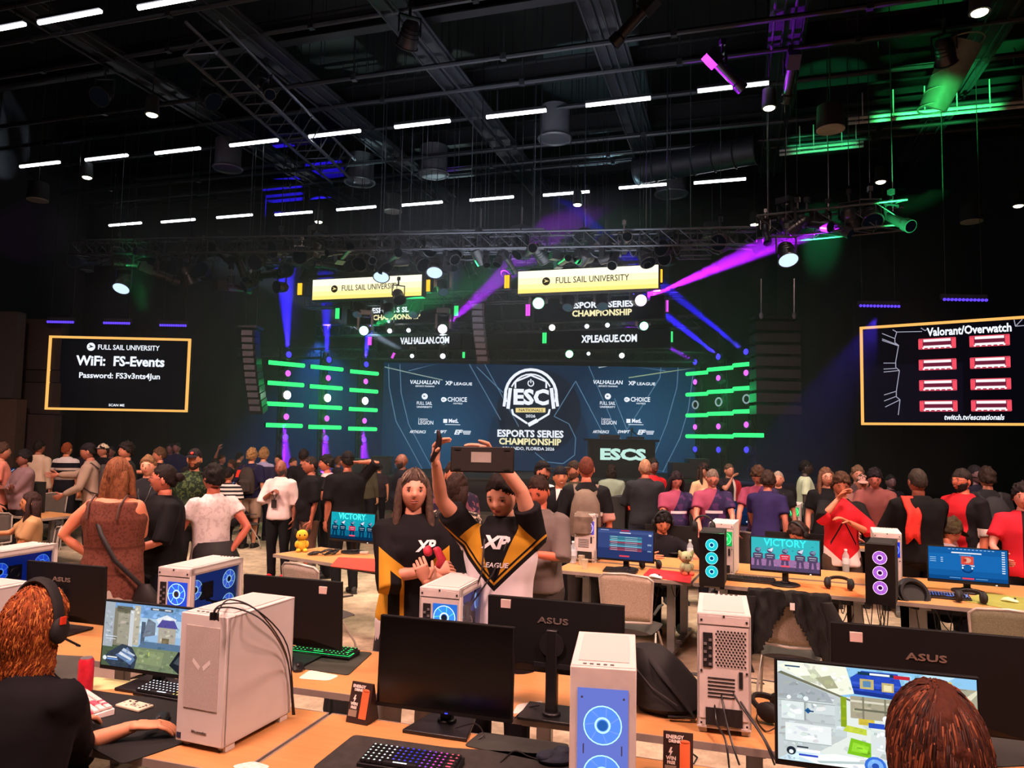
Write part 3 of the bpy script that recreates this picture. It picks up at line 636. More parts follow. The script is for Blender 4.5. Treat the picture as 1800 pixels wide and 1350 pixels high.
for i, (x, y) in enumerate(((183, 165), (465, 150), (365, 170), (1270, 120), (1660, 90), (1390, 130), (720, 60), (1120, 30))):
    fixture('profile' if i % 2 else 'par', at(x, y, 8.3), 'dark unlit stage light hung among the pipes near the camera, %s' % (ORD[sorted([183, 465, 365, 1270, 1660, 1390, 720, 1120]).index(x)]), .7, .6*i, s_=1.2)
q = MB()
for i in range(46):                                           # slack cables looping along the rig
    a = Vector(dp(140+i*26, 445-i*.5, 16.7-i*.07)); b = a+V(rnd.uniform(.2, .8), 0, rnd.uniform(-.1, .1)); s_ = rnd.uniform(.06, .3)
    q.tube([a.lerp(b, k/6)-V(0, 0, s_*math.sin(PI*k/6)) for k in range(7)], .012, 5)
tag(q.build('rig_cables', alud), 'tangle of slack cables looping under the front box truss', 'cables', kind='stuff')
# line arrays
def line_array(px0, py0, px1, py1, d, n, label):
    a, b = dp(px0, py0, d), dp(px1, py1, d); L_ = (a.z-b.z)/n
    t = thing('line_array_speaker', label, 'speaker', a, 0, 'hanging line arrays')
    q = MB(); q.box((0, .1, .06), (.42, .5, .05)); q.cyl((-.12, .1, .06), (-.12, .1, 11.44-a.z), .01, n=5); q.cyl((.12, .1, .06), (.12, .1, 11.44-a.z), .01, n=5); q.build('fly_bar', alud, t)
    for k in range(n):
        f_ = (k+.5)/n; x = (b.x-a.x)*f_**1.6; q = MB(); z = -(k+.5)*L_
        ang = .03*k
        q.box((x, .1+.02*k, z), (.3, .36, L_*.93), M=Matrix.Rotation(ang, 4, 'X')); c = q.build('cabinet', fix, t)
        q = MB(); q.box((x-.02, -.085+.02*k-.01, z), (.24, .012, L_*.7), M=Matrix.Rotation(ang, 4, 'X')); q.build('grille', m('6a6a78', .5, .2), c)
line_array(438, 580, 447, 724, 16.5, 12, 'curved line array speaker hanging left of the green towers')
line_array(840, 534, 850, 636, 17.4, 9, 'violet lit line array speaker hanging between the banners')
# right hand black scaffold
q = MB()
for x in (1338, 1396):
    a, b = dp(x, 490, 17), dp(x, 555, 17); q.cyl(a, b, .015, n=5); q.ell(b, (.05, .05, .08), 8, 6)
tag(q.build('hoist_chain', alu), 'pair of thin hoist chains right of the green towers', 'chains')
q = MB(); a, b = dp(1330, 556, 17), dp(1410, 700, 17)
for k in range(8): q.box(((a.x+b.x)/2, 17.3, a.z-.2-k*.28), (b.x-a.x, .5, .2))
q.box(((a.x+b.x)/2, 17.3, a.z), (b.x-a.x, .4, .06)); tag(q.build('hanging_speaker_stack', m('121218', .6)), 'dark hanging stack of wide speaker boxes right of the green towers', 'speaker')
# stage furniture
desk = thing('dj_desk', 'black stage desk with glowing pale letters below the LED wall', 'desk', (dp(1085, 850, 19).x, 18.2, .99))
q = MB(); q.box((0, .2, .45), (1.6, .5, .9)); q.box((0, .2, .92), (1.8, .6, .05)); q.build('body', blk, desk)
tfit('ESCS', -.56, .56, .56, .26, em('c8f4e8', 1), desk, y=-.07, bold=.05)
q = MB(); q.box((-.3, .2, 1.0), (.5, .3, .1)); q.box((.35, .2, .98), (.4, .3, .06)); q.build('mixer', fix, desk)
p = dp(1110, 780, 18.4); t = thing('microphone_stand', 'thin black microphone stand with boom in front of the LED wall', 'stand', (p.x, 18.4, .99))
q = MB(); q.cyl((0, 0, 0), (0, 0, 1.15), .015, n=6); q.cyl((0, 0, 1.15), (.3, 0, .95), .012, n=6)
for k in range(3): q.cyl((0, 0, .3), (.25*math.cos(k*2.1), .25*math.sin(k*2.1), 0), .01, n=5)
q.build('pole', fix, t); q = MB(); q.ell((.01, 0, 1.18), (.03, .03, .06), 8, 6); q.build('microphone', fix, t)
for i, (x, h_) in enumerate(((640, .35), (672, .42), (1195, .4), (1225, .5))):
    p = dp(x, 850, 18.2); t = thing('stage_monitor_speaker', 'dark speaker box standing on the stage edge, %s' % ORD[i], 'speaker', (p.x, 18.2, .995)); q = MB(); q.box((0, 0, h_/2), (.5, .5, h_)); q.build('cabinet', fix, t, .01); q = MB(); q.box((0, -.255, h_/2), (.42, .015, h_*.85)); q.build('grille', m('1c1c24', .8), t)
# ================================================================ beams in the haze
def beam(name, p, tgt, power, col, ang, r=.04, blend=.15):
    return lamp(name, 'SPOT', p, tgt, power*120, col, angle=ang, blend=blend, radius=r)
BL, VI, GR = (.03, .012, 1), (.32, .01, 1), (.03, 1, .25)
def hb(px, py, d, tx, ty, td, power, col, ang):
    a, b = Vector(dp(px, py, d)), Vector(dp(tx, ty, td)); beam('beam_light', a+(b-a).normalized()*.14, b, power, col, ang)
hb(506, 622, 17.3, 500, 440, 20.5, 1300, BL, 9); hb(575, 630, 18.3, 573, 440, 21.5, 1300, BL, 8); hb(641, 640, 19.3, 649, 575, 18.5, 1200, BL, 8)
for (x, y, d) in ((499, 768, 17.3), (569, 770, 18.3), (637, 772, 19.3)): hb(x, y, d, x-2, 900, d, 700, VI, 7); hb(x, y-34, d, x+2, 768, d, 250, VI, 14)
fixture('profile', dp(1352, 426, 13.4), 'black profile light added where the violet beam ends', -.35, 1.0, em('e0a0ff', 2)); hb(1124, 527, 14.8, 1345, 430, 13.3, 3000, (.4, .01, .85), 9); hb(779, 577, 17.1, 860, 505, 16.2, 260, (.4, .01, .85), 12)  # added fixture with violet lens at the beam's far end; the moving head throws it
hb(642, 580, 17.1, 700, 550, 16.6, 30, GR, 18); hb(1225, 638, 19.7, 1140, 590, 18.4, 500, VI, 4); hb(1267, 629, 18.6, 1185, 565, 17.3, 1500, BL, 4); hb(1312, 620, 17.6, 1250, 570, 16.8, 1200, BL, 3.5)
hb(686, 581, 17.9, 683, 560, 17.9, 25, (.7, 1, .9), 20); hb(719, 578, 18, 690, 560, 18, 30, (.7, 1, .9), 14); hb(1092, 620, 18.7, 1090, 580, 18.7, 30, (.5, .9, 1), 30); hb(779, 622, 19, 779, 600, 19, 25, (.7, 1, .9), 22); hb(725, 625, 19, 660, 590, 19, 100, (.6, .8, 1), 10)
hb(1545, 545, 13.6, 1475, 720, 15.0, 9, (.1, .04, 1), 44)
lamp('green_glow', 'POINT', dp(575, 700, 18.0), (0, 0, 0), 70, GR, radius=.3).data.shadow_soft_size = .3
lamp('green_glow', 'POINT', dp(1268, 700, 18.3), (0, 0, 0), 45, GR).data.shadow_soft_size = .3
lamp('blue_wash', 'SPOT', dp(560, 600, 20.5), dp(580, 900, 23), 1400, (.03, .2, 1), angle=100)
def paint(px, py, z, sx, sy, sz, power, col, ang): lamp('colour_wash', 'SPOT', dp(sx, sy, sz), at(px, py, z), power, col, angle=ang, blend=.4)
paint(1640, 200, 8.3, 1560, 560, 10.5, 16000, (.05, 1, .2), 20); paint(1450, 262, 8.6, 1440, 620, 11, 9000, (.05, 1, .3), 12)
paint(225, 430, 7.0, 260, 560, 12, 700, (.05, 1, .25), 9); paint(50, 385, 8.7, 40, 470, 15, 250, (.6, .05, .9), 16); paint(515, 365, 8.6, 520, 600, 18, 4000, (.15, .05, 1), 9); paint(800, 320, 8.6, 800, 600, 18, 4500, (.3, .05, 1), 9)
paint(1640, 175, 7.9, 1600, 420, 9.5, 3000, (.05, 1, .2), 16)
lamp('colour_wash', 'SPOT', dp(250, 560, 15.6), dp(235, 435, 16.5), 300, (.05, 1, .25), angle=22)
lamp('colour_wash', 'SPOT', dp(406, 600, 15.6), dp(405, 515, 16), 160, (.7, .05, .8), angle=16)
lamp('rig_glow', 'AREA', (0, 13, 5.2), (0, 15, 8), 190, (.8, .9, 1), 5)  # added fill lamp with no fixture, aimed up to brighten the dark rig
hz = bpy.data.materials.new('stage_haze'); hz.use_nodes = True; nt = hz.node_tree; nt.nodes.remove(nt.nodes['Principled BSDF'])
vs_ = nt.nodes.new('ShaderNodeVolumeScatter'); vs_.inputs['Color'].default_value = (.9, .92, 1, 1); vs_.inputs['Density'].default_value = .018; vs_.inputs['Anisotropy'].default_value = .2
nt.links.new(vs_.outputs[0], nt.nodes['Material Output'].inputs['Volume'])
q = MB(); q.box((0, 18.4, 3.75), (17, 11, 5.5)); o = q.build('haze', hz); tag(o, 'thin haze hanging over the stage and its beams', 'haze', kind='stuff')
# ================================================================ desks and electronics
oak = None
def wood_mat():
    mt = bpy.data.materials.new('maple_laminate'); mt.use_nodes = True; nt = mt.node_tree; b = nt.nodes['Principled BSDF']; L = nt.links.new
    tc = nt.nodes.new('ShaderNodeTexCoord'); mp = nt.nodes.new('ShaderNodeMapping'); mp.inputs['Scale'].default_value = (1.2, 14, 4); nz = nt.nodes.new('ShaderNodeTexNoise')
    nz.inputs['Scale'].default_value = 3; nz.inputs['Detail'].default_value = 5; rp = nt.nodes.new('ShaderNodeValToRGB')
    rp.color_ramp.elements[0].color = lin('b87e4a')+(1,); rp.color_ramp.elements[1].color = lin('d0985f')+(1,)
    L(tc.outputs['Object'], mp.inputs[0]); L(mp.outputs[0], nz.inputs[0]); L(nz.outputs[0], rp.inputs[0]); L(rp.outputs[0], b.inputs['Base Color']); b.inputs['Roughness'].default_value = .42
    return mt
wood = wood_mat(); edge = m('8d8078', .5); metal = m('8a8a8c', .35, .7, name='leg_metal'); darkmetal = m('2b2b30', .4, .5)
black = m('0e0e11', .45, name='black_plastic'); matte = m('121214', .75, name='matte_black'); whitep = m('ddd6d2', .45, vary=.03, name='white_enamel'); greyp = m('9b948f', .6)
def table(a, b, depth, label, group, sgn=1):
    """folding table: a->b is its near edge seen from the camera"""
    a, b = Vector(a), Vector(b); d = b-a; L_ = d.length; th = math.atan2(d.y, d.x)
    t = thing('folding_table', label, 'table', ((a.x+b.x)/2, (a.y+b.y)/2, 0), th, group)
    q = MB(); q.box((0, depth/2, .727), (L_-.006, depth, .026)); q.build('table_top', wood, t, .003)
    q = MB()
    for y in (.0, depth): q.box((0, y, .726), (L_-.004, .006, .03))
    for x in (-L_/2+.003, L_/2-.003): q.box((x, depth/2, .726), (.006, depth, .03))
    q.build('edge_band', edge, t)
    for x in (-L_/2+.22, L_/2-.22):
        q = MB(); q.box((x, depth/2, .39), (.07, .05, .64)); q.box((x, depth/2, .05), (.06, depth*.9, .04)); q.box((x, depth/2, .695), (.08, depth*.8, .03))
        for y in (.06, depth-.06): q.cyl((x, y, 0), (x, y, .03), .025, n=10)
        q.build('leg', metal, t, .004)
    q = MB(); q.box((0, depth*.6, .66), (L_-.5, .02, .1)); q.build('modesty_rail', darkmetal, t)
    return t
def fan_mats(hx, core='ffffff'): return [em(hx, 1.25), em(core, 1.5), m('20222a', .5)]
def led_fan(parent, c, r, mats, axis='Y', name='fan'):
    q = MB(); s_ = 1 if axis == 'Y' else 0
    q.k = 0; q.disc(c, r*.93, 24, axis); q.k = 1; off = V(0, -.004, 0) if axis == 'Y' else V(.004, 0, 0) if axis == 'X' else V(-.004, 0, 0)
    ax = 'Y' if axis == 'Y' else 'X'
    q.ring(Vector(c)+off, r*.36, r*.05, ax, 20); q.ring(Vector(c)+off, r*.95, r*.03, ax, 24)
    q.k = 2; q.disc(Vector(c)+off*1.5, r*.26, 16, axis)
    R = Matrix.Translation(Vector(c)+off*.7) @ (Matrix.Rotation(PI/2, 4, 'X') if axis == 'Y' else Matrix.Rotation(PI/2, 4, 'Y'))
    q.k = 3
    for k in range(7):
        a = 2*PI*k/7; q.prism([(r*.3*math.cos(a), r*.3*math.sin(a)), (r*.9*math.cos(a+.42), r*.9*math.sin(a+.42)), (r*.9*math.cos(a+.5), r*.9*math.sin(a+.5)), (r*.3*math.cos(a+.14), r*.3*math.sin(a+.14))], 0, .001, R)
    return q.build(name, mats, parent)
BLADE = {'c': em('a8d8ff', 1.1)}
def pc(loc, rz, label, kind='white', w_=.215, d=.42, h=.47, front=None, rear=None, side=None, side_x=1, top_cables=False, group=None, glow='4a70ff', glow2='a8e0ff'):
    """tower case: front at -Y, back at +Y; side glass on side_x"""
    sh = whitep if kind == 'white' else matte
    t = thing('computer_tower', label, 'computer', loc, rz, group)
    f_ = .022; H = h-f_
    q = MB(); th = .012
    q.box((0, 0, f_+th/2), (w_, d, th)); q.box((0, 0, h-th/2), (w_, d, th)); q.box((-side_x*(w_/2-th/2), 0, f_+H/2), (th, d-.002, H-.004))
    if side: 
        q.box((side_x*(w_/2-th/2), -d/2+.02, f_+H/2), (th, .04, H)); q.box((side_x*(w_/2-th/2), d/2-.02, f_+H/2), (th, .04, H)); q.box((side_x*(w_/2-th/2), 0, f_+.05), (th, d, .1)); q.box((side_x*(w_/2-th/2), 0, h-.02), (th, d, .04))
    else: q.box((side_x*(w_/2-th/2), 0, f_+H/2), (th, d-.002, H-.004))
    q.box((0, d/2-.006, f_+H/2), (w_, .01, H)); q.box((0, -d/2+.006, f_+H/2), (w_, .01, H))
    b = q.build('case_shell', sh, t, .003)
    for x in (-.4, .4):
        for y in (-.4, .4): q = MB(); q.box((x*w_, y*d, f_/2), (.035, .05, f_)); q.build('foot', sh if kind == 'white' else black, t)
    q = MB(); q.box((0, .01, h+.001), (w_*.78, d*.78, .004)); q.build('top_vent', m('c9c0bc' if kind == 'white' else '1a1a1d', .8, vary=.05, scale=300), t)
    if kind == 'white':
        q = MB()
        for k in range(5): q.box((-.06+.022*k, -d/2+.025, h+.0015), (.012, .006, .003))
        q.build('port_row', m('5a5452', .6), t)
    if front:
        if front == 'mesh':
            q = MB(); q.box((0, -d/2-.004, f_+H*.5), (w_, .012, H)); q.build('front_panel', whitep, t, .003)
            q = MB(); q.box((0, -d/2-.0115, f_+H*.59), (w_*.72, .004, H*.64)); q.build('front_mesh', m('bdb2ad', .85, vary=.14, scale=420), t)
            q = MB(); 
            for s_ in (-1, 1): q.add([(s_*.005, -d/2-.0142, f_+H*.6), (s_*.04, -d/2-.0142, f_+H*.66), (s_*.045, -d/2-.0142, f_+H*.63), (s_*.012, -d/2-.0142, f_+H*.565)], [(0, 1, 2, 3)])
            q.build('front_mark', m('efe8e4', .5), t)
            tfit('Phanteks', -.035, .035, f_+.045, .009, m('6a625e'), t, y=-d/2-.011); q = MB(); q.box((-w_/2+.016, -d/2-.0112, f_+.022), (.02, .002, .02)); q.build('sticker', m('2a3050'), t)
        elif front == 'duo':
            q = MB(); q.box((0, -d/2-.003, f_+H*.5), (w_, .01, H)); q.build('front_panel', m('d8cdc8', .5), t, .003)
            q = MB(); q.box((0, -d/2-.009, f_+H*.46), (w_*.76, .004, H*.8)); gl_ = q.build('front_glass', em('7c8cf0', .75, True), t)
            for z in (.62, .29): led_fan(gl_, (0, -d/2-.0125, f_+H*z), .062, [em('5f92ff', 1.05), em('b0ecff', 1.5), em('2a6ac0', .9), em('7aa2ff', 1.0)])
            q = MB()
            for z in (.455,):
                for x in (-1, 1): q.box((x*.06, -d/2-.0125, f_+H*z), (.004, .002, .03)); q.disc((x*.066, -d/2-.0125, f_+H*.8), .004, 8)
            q.build('front_screws', m('4a5080'), t)
        else:                                       # three lit fans behind glass
            q = MB(); q.box((0, -d/2-.003, f_+H*.5), (w_, .008, H)); q.build('front_glass', m('08080c', .15), t)
            cols_ = {'cyan': ('20c8d8', '9ff4ff', '184a9a', '40e0a0'), 'pink': ('b060d8', 'ffd0ff', '401840', 'f08ad0')}[front]
            for z in (.78, .53, .28): led_fan(t, (0, -d/2-.009, f_+H*z), .05, [em(cols_[0], 1.1), em(cols_[1], 1.8), em(cols_[2], .6), em(cols_[3], .9)])
    if rear:
        col_ = rear if isinstance(rear, str) else None
        q = MB(); y = d/2+.002
        q.k = 0; q.box((0, y, f_+H*.94), (w_*.94, .006, H*.07)); q.box((0, y-.001, f_+H*.49), (w_*.9, .004, H*.8))
        q.k = 1; q.box((w_*.3, y+.003, f_+H*.68), (w_*.18, .004, H*.3))
        for k in range(6): q.box((.03 if 0 else w_*.05, y+.002, f_+H*(.44-.032*k)), (w_*.5, .003, .005))
        q.box((-w_*.31, y+.003, f_+H*.44), (w_*.07, .004, H*.14)); q.box((0, y+.003, f_+H*.11), (w_*.68, .004, H*.15))
        for x, z in ((-.42, .94), (.42, .94), (-.42, .5), (.42, .5), (-.42, .05), (.42, .05), (0, .98)): q.box((x*w_, y+.004, f_+H*z), (.008, .003, .008))
        q.k = 2
        for k in range(7): q.box((w_*.3+(.01 if k % 2 else -.01), y+.006, f_+H*(.56+.035*k)), (.012, .006, .01))
        rp = q.build('rear_panel', [m('d3c8c4' if kind == 'white' else '17171a', .5), m('15151a', .6), m('8a8a90', .4, .5)], t)
        c = (-w_*.14, y+.004, f_+H*.7); r = w_*.27
        if col_ and col_ != 'plain':
            fm = {'rgb': ('3a88ff', 'd8f4ff', '303040', '5ce8a0'), 'violet': ('6a60ff', 'f0e0ff', '301840', 'd890ff'), 'green': ('20d060', 'a0ffc0', '10401c', '50ff90'), 'blue': ('2040ff', '90b0ff', '081030', '3a70ff'), 'red': ('a02010', 'ff7050', '180505', 'e04030'), 'icy': ('3a60ff', 'c8f0ff', '5a4030', '70e0d0')}[col_]
            q = MB(); q.box((c[0], y+.003, c[2]), (r*2.15, .002, r*2.15)); g = q.build('fan_grille', em(fm[0], .7), t)
            R = Matrix.Rotation(PI, 4, 'Z'); fo = led_fan(g, (0, 0, 0), r, [em(fm[0], 1.3), em(fm[1], 1.6), em(fm[2], .5), em(fm[3], 1.2)]); fo.location = (c[0], y+.006, c[2]); fo.rotation_euler = (0, 0, PI)
        else:
            q = MB()
            for j in range(13):
                for i in range(9):
                    px_, pz_ = c[0]+(i-4)*.0135+(j % 2)*.0067, c[2]+(j-6)*.0115
                    q.add([(px_+.0046*math.cos(a*PI/3), y+.0045, pz_+.0046*math.sin(a*PI/3)) for a in range(6)], [(0, 1, 2, 3, 4, 5)])
            q.build('rear_grille', black, t)
    if side:
        q = MB(); q.box((side_x*(w_/2-.04), 0, f_+H*.55), (.002, d*.9, H*.8)); q.build('back_plate', em(glow, .22, True), t)  # plate given its own glow, standing in for fan light inside the case
        ax = 'X' if side_x > 0 else 'X'
        xx = side_x*(w_/2-.02)
        for y_, z_ in ((-d*.3, .75), (-d*.3, .45), (d*.33, .72)):
            fo = led_fan(t, (0, 0, 0), .055, [em(glow, 1.2), em(glow2, 1.5), m('10121c'), em(glow2, 1)], name='case_fan'); fo.location = (xx-side_x*.012, y_, f_+H*z_); fo.rotation_euler = (0, 0, PI/2*side_x)
        q = MB(); q.box((xx-side_x*.01, d*.05, f_+H*.4), (.03, d*.5, .05)); q.box((xx-side_x*.012, d*.12, f_+H*.68), (.02, .09, .09)); q.ring((xx, d*.12, f_+H*.68), .03, .005, 'X', 16)
        for k in range(3): q.tube([(xx-side_x*.01, d*.12, f_+H*(.6-.02*k)), (xx, 0-.02*k, f_+H*(.5)), (xx-side_x*.01, -d*.25, f_+H*.5)], .005, 5)
        q.build('graphics_card', m('14161f', .4), t)
        q = MB(); q.box((side_x*(w_/2+.001), 0, f_+H*.54), (.003, d*.86, H*.8)); q.build('side_glass', glass('0a1020', .3), t)
    return t
def monitor(loc, rz, label, w_=.614, h=.365, lift=.13, art=None, gain=1.0, tilt=.04, base='flat', back=None, sticker=None, stand_w=.05, group=None, chin=.012, led=None, off=False):
    """screen faces -Y; loc is the stand's foot on the desk"""
    t = thing('monitor', label, 'monitor', loc, rz, group)
    cz = lift+h/2
    q = MB(); 
    if base == 'flat':
        q.box((0, .03, .008), (.27, .2, .014)); q.build('stand_base', black, t, .004); 
    elif base == 'round':
        q.cyl((0, .03, 0), (0, .03, .014), .12, n=28); q.build('stand_base', black, t, .003)
    else:
        q.prism([(-.14, -.1), (.14, -.1), (.1, .12), (-.1, .12)], 0, .016, Matrix.Translation((0, .02, 0))); q.build('stand_base', black, t, .004)
    q = MB(); q.box((0, .06, lift*.5+.1), (stand_w, .04, lift+.2)); q.cyl((0, .06, .01), (0, .06, .03), stand_w*.8, n=18); nk = q.build('stand_neck', black, t, .006)
    M_ = Matrix.Translation((0, .02, cz)) @ Matrix.Rotation(-tilt, 4, 'X')
    q = MB(); q.T = M_
    q.box((0, 0, 0), (w_, .022, h)); 
    hw, hh = w_/2, h/2          # tapering back shell
    q.add([(-hw*.98, .011, -hh*.98), (hw*.98, .011, -hh*.98), (hw*.98, .011, hh*.98), (-hw*.98, .011, hh*.98), (-hw*.45, .048, -hh*.7), (hw*.45, .048, -hh*.7), (hw*.7, .03, hh*.55), (-hw*.7, .03, hh*.55)], [(4, 5, 1, 0), (5, 6, 2, 1), (6, 7, 3, 2), (7, 4, 0, 3), (7, 6, 5, 4)])
    hs = q.build('housing', m('0d0c0d', .62, spec=.25, name='monitor_shell'), t, .002, smooth=25)
    q = MB(); q.T = M_; q.box((0, -.0115, chin/2), (w_-.014, .001, h-chin-.012)); sc_ = q.build('screen', m('050507', .18, vary=0, name='dark_screen'), t)
    if chin > .013:
        q = MB(); q.T = M_; q.box((0, -.013, -hh+chin/2), (w_, .004, chin)); q.build('lower_bezel', black, t)
    if art:
        o = picture('picture', w_-.018, h-chin-.014, art, sc_, gain=gain); o.matrix_basis = M_ @ Matrix.Translation((0, -.0125, chin/2))
    if led:
        q = MB(); q.T = M_; q.box((led[0], -.016, -hh+.007), (.012, .002, .004)); q.build('power_light', em(led[1], 3), t)
    if back:
        q = MB(); q.T = M_; q.cyl((0, .05, -.02), (0, .058, -.02), .055, n=20); q.box((0, .054, -.11), (.16, .01, .02)); q.build('rear_mount', m('1c1c20', .4), t)
        o = tfit(back, -.07, .07, 0, .026, m("8a7e7a", .35, .4), t, y=0, bold=.02); o.matrix_basis = M_ @ Matrix.Translation((0, .0335, hh*.47)) @ Matrix.Rotation(PI, 4, 'Z') @ Matrix.Rotation(PI/2+.07, 4, 'X')
    if sticker:
        q = MB(); q.T = M_; x, z = sticker; a = .0115+.036*min(1, (hh*.98-abs(z))/(hh*.26)) if abs(z) > hh*.72 else .047
        q.box((x, .0105+.019*max(0, min((hh-abs(z))/(hh*.45), (hw-abs(x))/(hw*.3), 1)), z), (.045, .01, .036)); q.build('sticker', m('e4c8c0', .7), t)
    return t

def keyboard(loc, rz, label, w_=.36, d=.13, base=black, keys='1c1c20', rows=5, cols=14, glow=None, accents=None, group=None):
    t = thing('keyboard', label, 'keyboard', loc, rz, group)
    q = MB(); q.prism([(-d/2, 0), (d/2, 0), (d/2, .026), (-d/2, .014)], -w_/2, w_/2, Matrix(((0, 0, 1, 0), (1, 0, 0, 0), (0, 1, 0, 0), (0, 0, 0, 1))))
    q.build('keyboard_body', base, t, .002)
    q = MB(); g = MB(); kw, kd = (w_-.016)/cols, (d-.012)/rows; rr = random.Random(5)
    for r in range(rows):
        z = .018+.012*(r+.5)/rows; y = -d/2+.006+kd*(r+.5); c = 0
        while c < cols:
            n_ = 6 if (r == 0 and c == 4) else (2 if (c == cols-2 and r in (1, 2, 3)) else 1); n_ = min(n_, cols-c)
            x = -w_/2+.008+kw*(c+n_/2); q.k = 1 if (accents and rr.random() < .22) else 0
            q.box((x, y, z+.003), (kw*n_-.0028, kd-.0028, .008)); q.box((x, y, z+.0075), (kw*n_-.006, kd-.006, .002))
            if glow:
                g.k = min(len(glow)-1, int(c/cols*len(glow))) if len(glow) > 1 else 0
                g.box((x, y, z+.009), (.0055 if n_ == 1 else kw*n_*.4, .0055, .001))
            c += n_
    q.build('keycaps', [m(keys, .5), m(accents or keys, .5)], t)
    if glow:
        if len(glow) == 1: g.k = 0; g.box((0, 0, .0205), (w_-.012, d-.01, .001))
        g.build('key_lights', [em(x, 2.2) for x in glow], t)
    return t
def mouse(loc, rz, label, mat=black, s_=1):
    t = thing('mouse', label, 'mouse', loc, rz); q = MB()
    q.loft([((0, y, .003), (rx, 0, 0), (0, 0, .003)) for y, rx in ((-.06, .0),)]+[((0, y, rz_*.45), (rx, 0, 0), (0, 0, rz_*.55)) for y, rx, rz_ in ((-.058, .02, .016), (-.03, .031, .026), (.01, .032, .036), (.04, .028, .028), (.058, .014, .012))], 14)
    q.build('mouse_body', mat, t); q = MB(); q.cyl((-.004, -.035, .03), (.004, -.035, .03), .008, n=10); q.build('scroll_wheel', m('303034'), t); t.scale = (s_,)*3
    return t
def mat_(poly, z, label, col='141416', rough=.85, name='desk_mat', h=.004, cat='desk mat', vary=.15, scale=9):
    q = MB(); pts = [Vector(p).xy for p in poly]; c = sum(pts, Vector((0, 0)))/len(pts)
    out = []
    for i, p in enumerate(pts):                   # rounded corners
        a, b = pts[i-1], pts[(i+1) % len(pts)]; r = .025
        p0, p2 = p+(a-p).normalized()*r, p+(b-p).normalized()*r
        for k in range(4): t_ = k/3; out.append((1-t_)**2*p0+2*t_*(1-t_)*p+t_*t_*p2)
    q.prism([(p.x-c.x, p.y-c.y) for p in out], 0, h)
    o = q.build(name, m(col, rough, vary=vary, scale=scale), None, smooth=20); o.location = (c.x, c.y, z); return tag(o, label, cat)
def cable(pts, label, r=.0028, mat=None, name='cable', n=6, cat='cable', group=None):
    P = [Vector(p) for p in pts]; out = []
    for i in range(len(P)-1):
        a, b, c, d = P[max(0, i-1)], P[i], P[i+1], P[min(len(P)-1, i+2)]
        for k in range(6):
            t = k/6; out.append(.5*((2*b)+(c-a)*t+(2*a-5*b+4*c-d)*t*t+(3*b-a-3*c+d)*t**3))
    out.append(P[-1]); o_ = out[0].copy(); q = MB(); q.tube([p-o_ for p in out], r, n); o = q.build(name, mat or black); o.location = o_
    return tag(o, label, cat, group)
def chair(loc, rz, label, mesh_hex='a8988c', frame='b0a49c', group=None):
    """nesting chair with mesh back; sitter faces -Y, so the back is at +Y"""
    t = thing('chair', label, 'chair', loc, rz, group); t.scale = (.89,)*3; fm = m(frame, .4, .3)
    q = MB(); q.loft([((0, y, z), (w_, 0, 0), (0, 0, .025)) for y, z, w_ in ((-.24, .44, .2), (-.2, .455, .235), (0, .45, .24), (.2, .45, .22), (.24, .46, .2))], 16); q.build('seat', m('3a3634', .9), t)
    pr = [(-.22, .56), (-.23, .72), (-.245, .93), (-.2, .965), (0, .985), (.2, .965), (.245, .93), (.23, .72), (.22, .56)]
    def P_(x, z): return V(x, .24+(z-.56)*.12+.04*(abs(x)/.24-1)*-1, z)
    q = MB(); nx, nz = 10, 8; vs = []; 
    for j in range(nz+1):
        for i in range(nx+1):
            z = .57+.38*j/nz+.02*math.sin(PI*i/nx)*(j/nz); x = (-.225+.45*i/nx)*(1+.04*j/nz); vs.append(P_(x, z))
    q.add(vs, [(j*(nx+1)+i, j*(nx+1)+i+1, (j+1)*(nx+1)+i+1, (j+1)*(nx+1)+i) for j in range(nz) for i in range(nx)])
    b = q.build('backrest', m(mesh_hex, .8, vary=.25, scale=120), t); s_ = b.modifiers.new('thick', 'SOLIDIFY'); s_.thickness = .008
    q = MB(); q.tube([P_(x, z) for x, z in pr], .012, 8); q.tube([P_(-.22, .56), P_(0, .55), P_(.22, .56)], .011, 8); q.build('back_frame', fm, t)
    for s in (-1, 1):
        q = MB(); q.tube([(s*.235, .2, .62), (s*.24, -.02, .655), (s*.24, -.16, .645)], [.012, .018, .014], 8, flat=.6); q.build('armrest', m('2a2826', .6), t)
        for e, y in ((0, -.25), (1, .27)):
            q = MB(); q.tube([(s*.22, .05 if e else -.05, .43), (s*.25, y*.8, .2), (s*.26, y, .03)], .011, 8); q.ell((s*.26, y, .022), (.012, .022, .022), 10, 8); q.build('leg', fm, t)
    return t
def bottle(loc, label, h=.2, group='clear water bottles'):
    t = thing('water_bottle', label, 'bottle', loc, 0, group); q = MB()
    q.tube([(0, 0, 0), (0, 0, .005), (0, 0, h*.3), (0, 0, h*.55), (0, 0, h*.72), (0, 0, h*.86), (0, 0, h*.93)], [.026, .031, .031, .03, .031, .014, .012], 14); q.build('bottle_body', glass('cfd8de', .4), t)
    q = MB(); q.cyl((0, 0, h*.93), (0, 0, h), .014, n=12); q.build('cap', m('e8e8ec'), t); q = MB(); q.cyl((0, 0, h*.35), (0, 0, h*.6), .0318, n=14); q.build('paper_label', m('c8d4e0'), t)
    return t
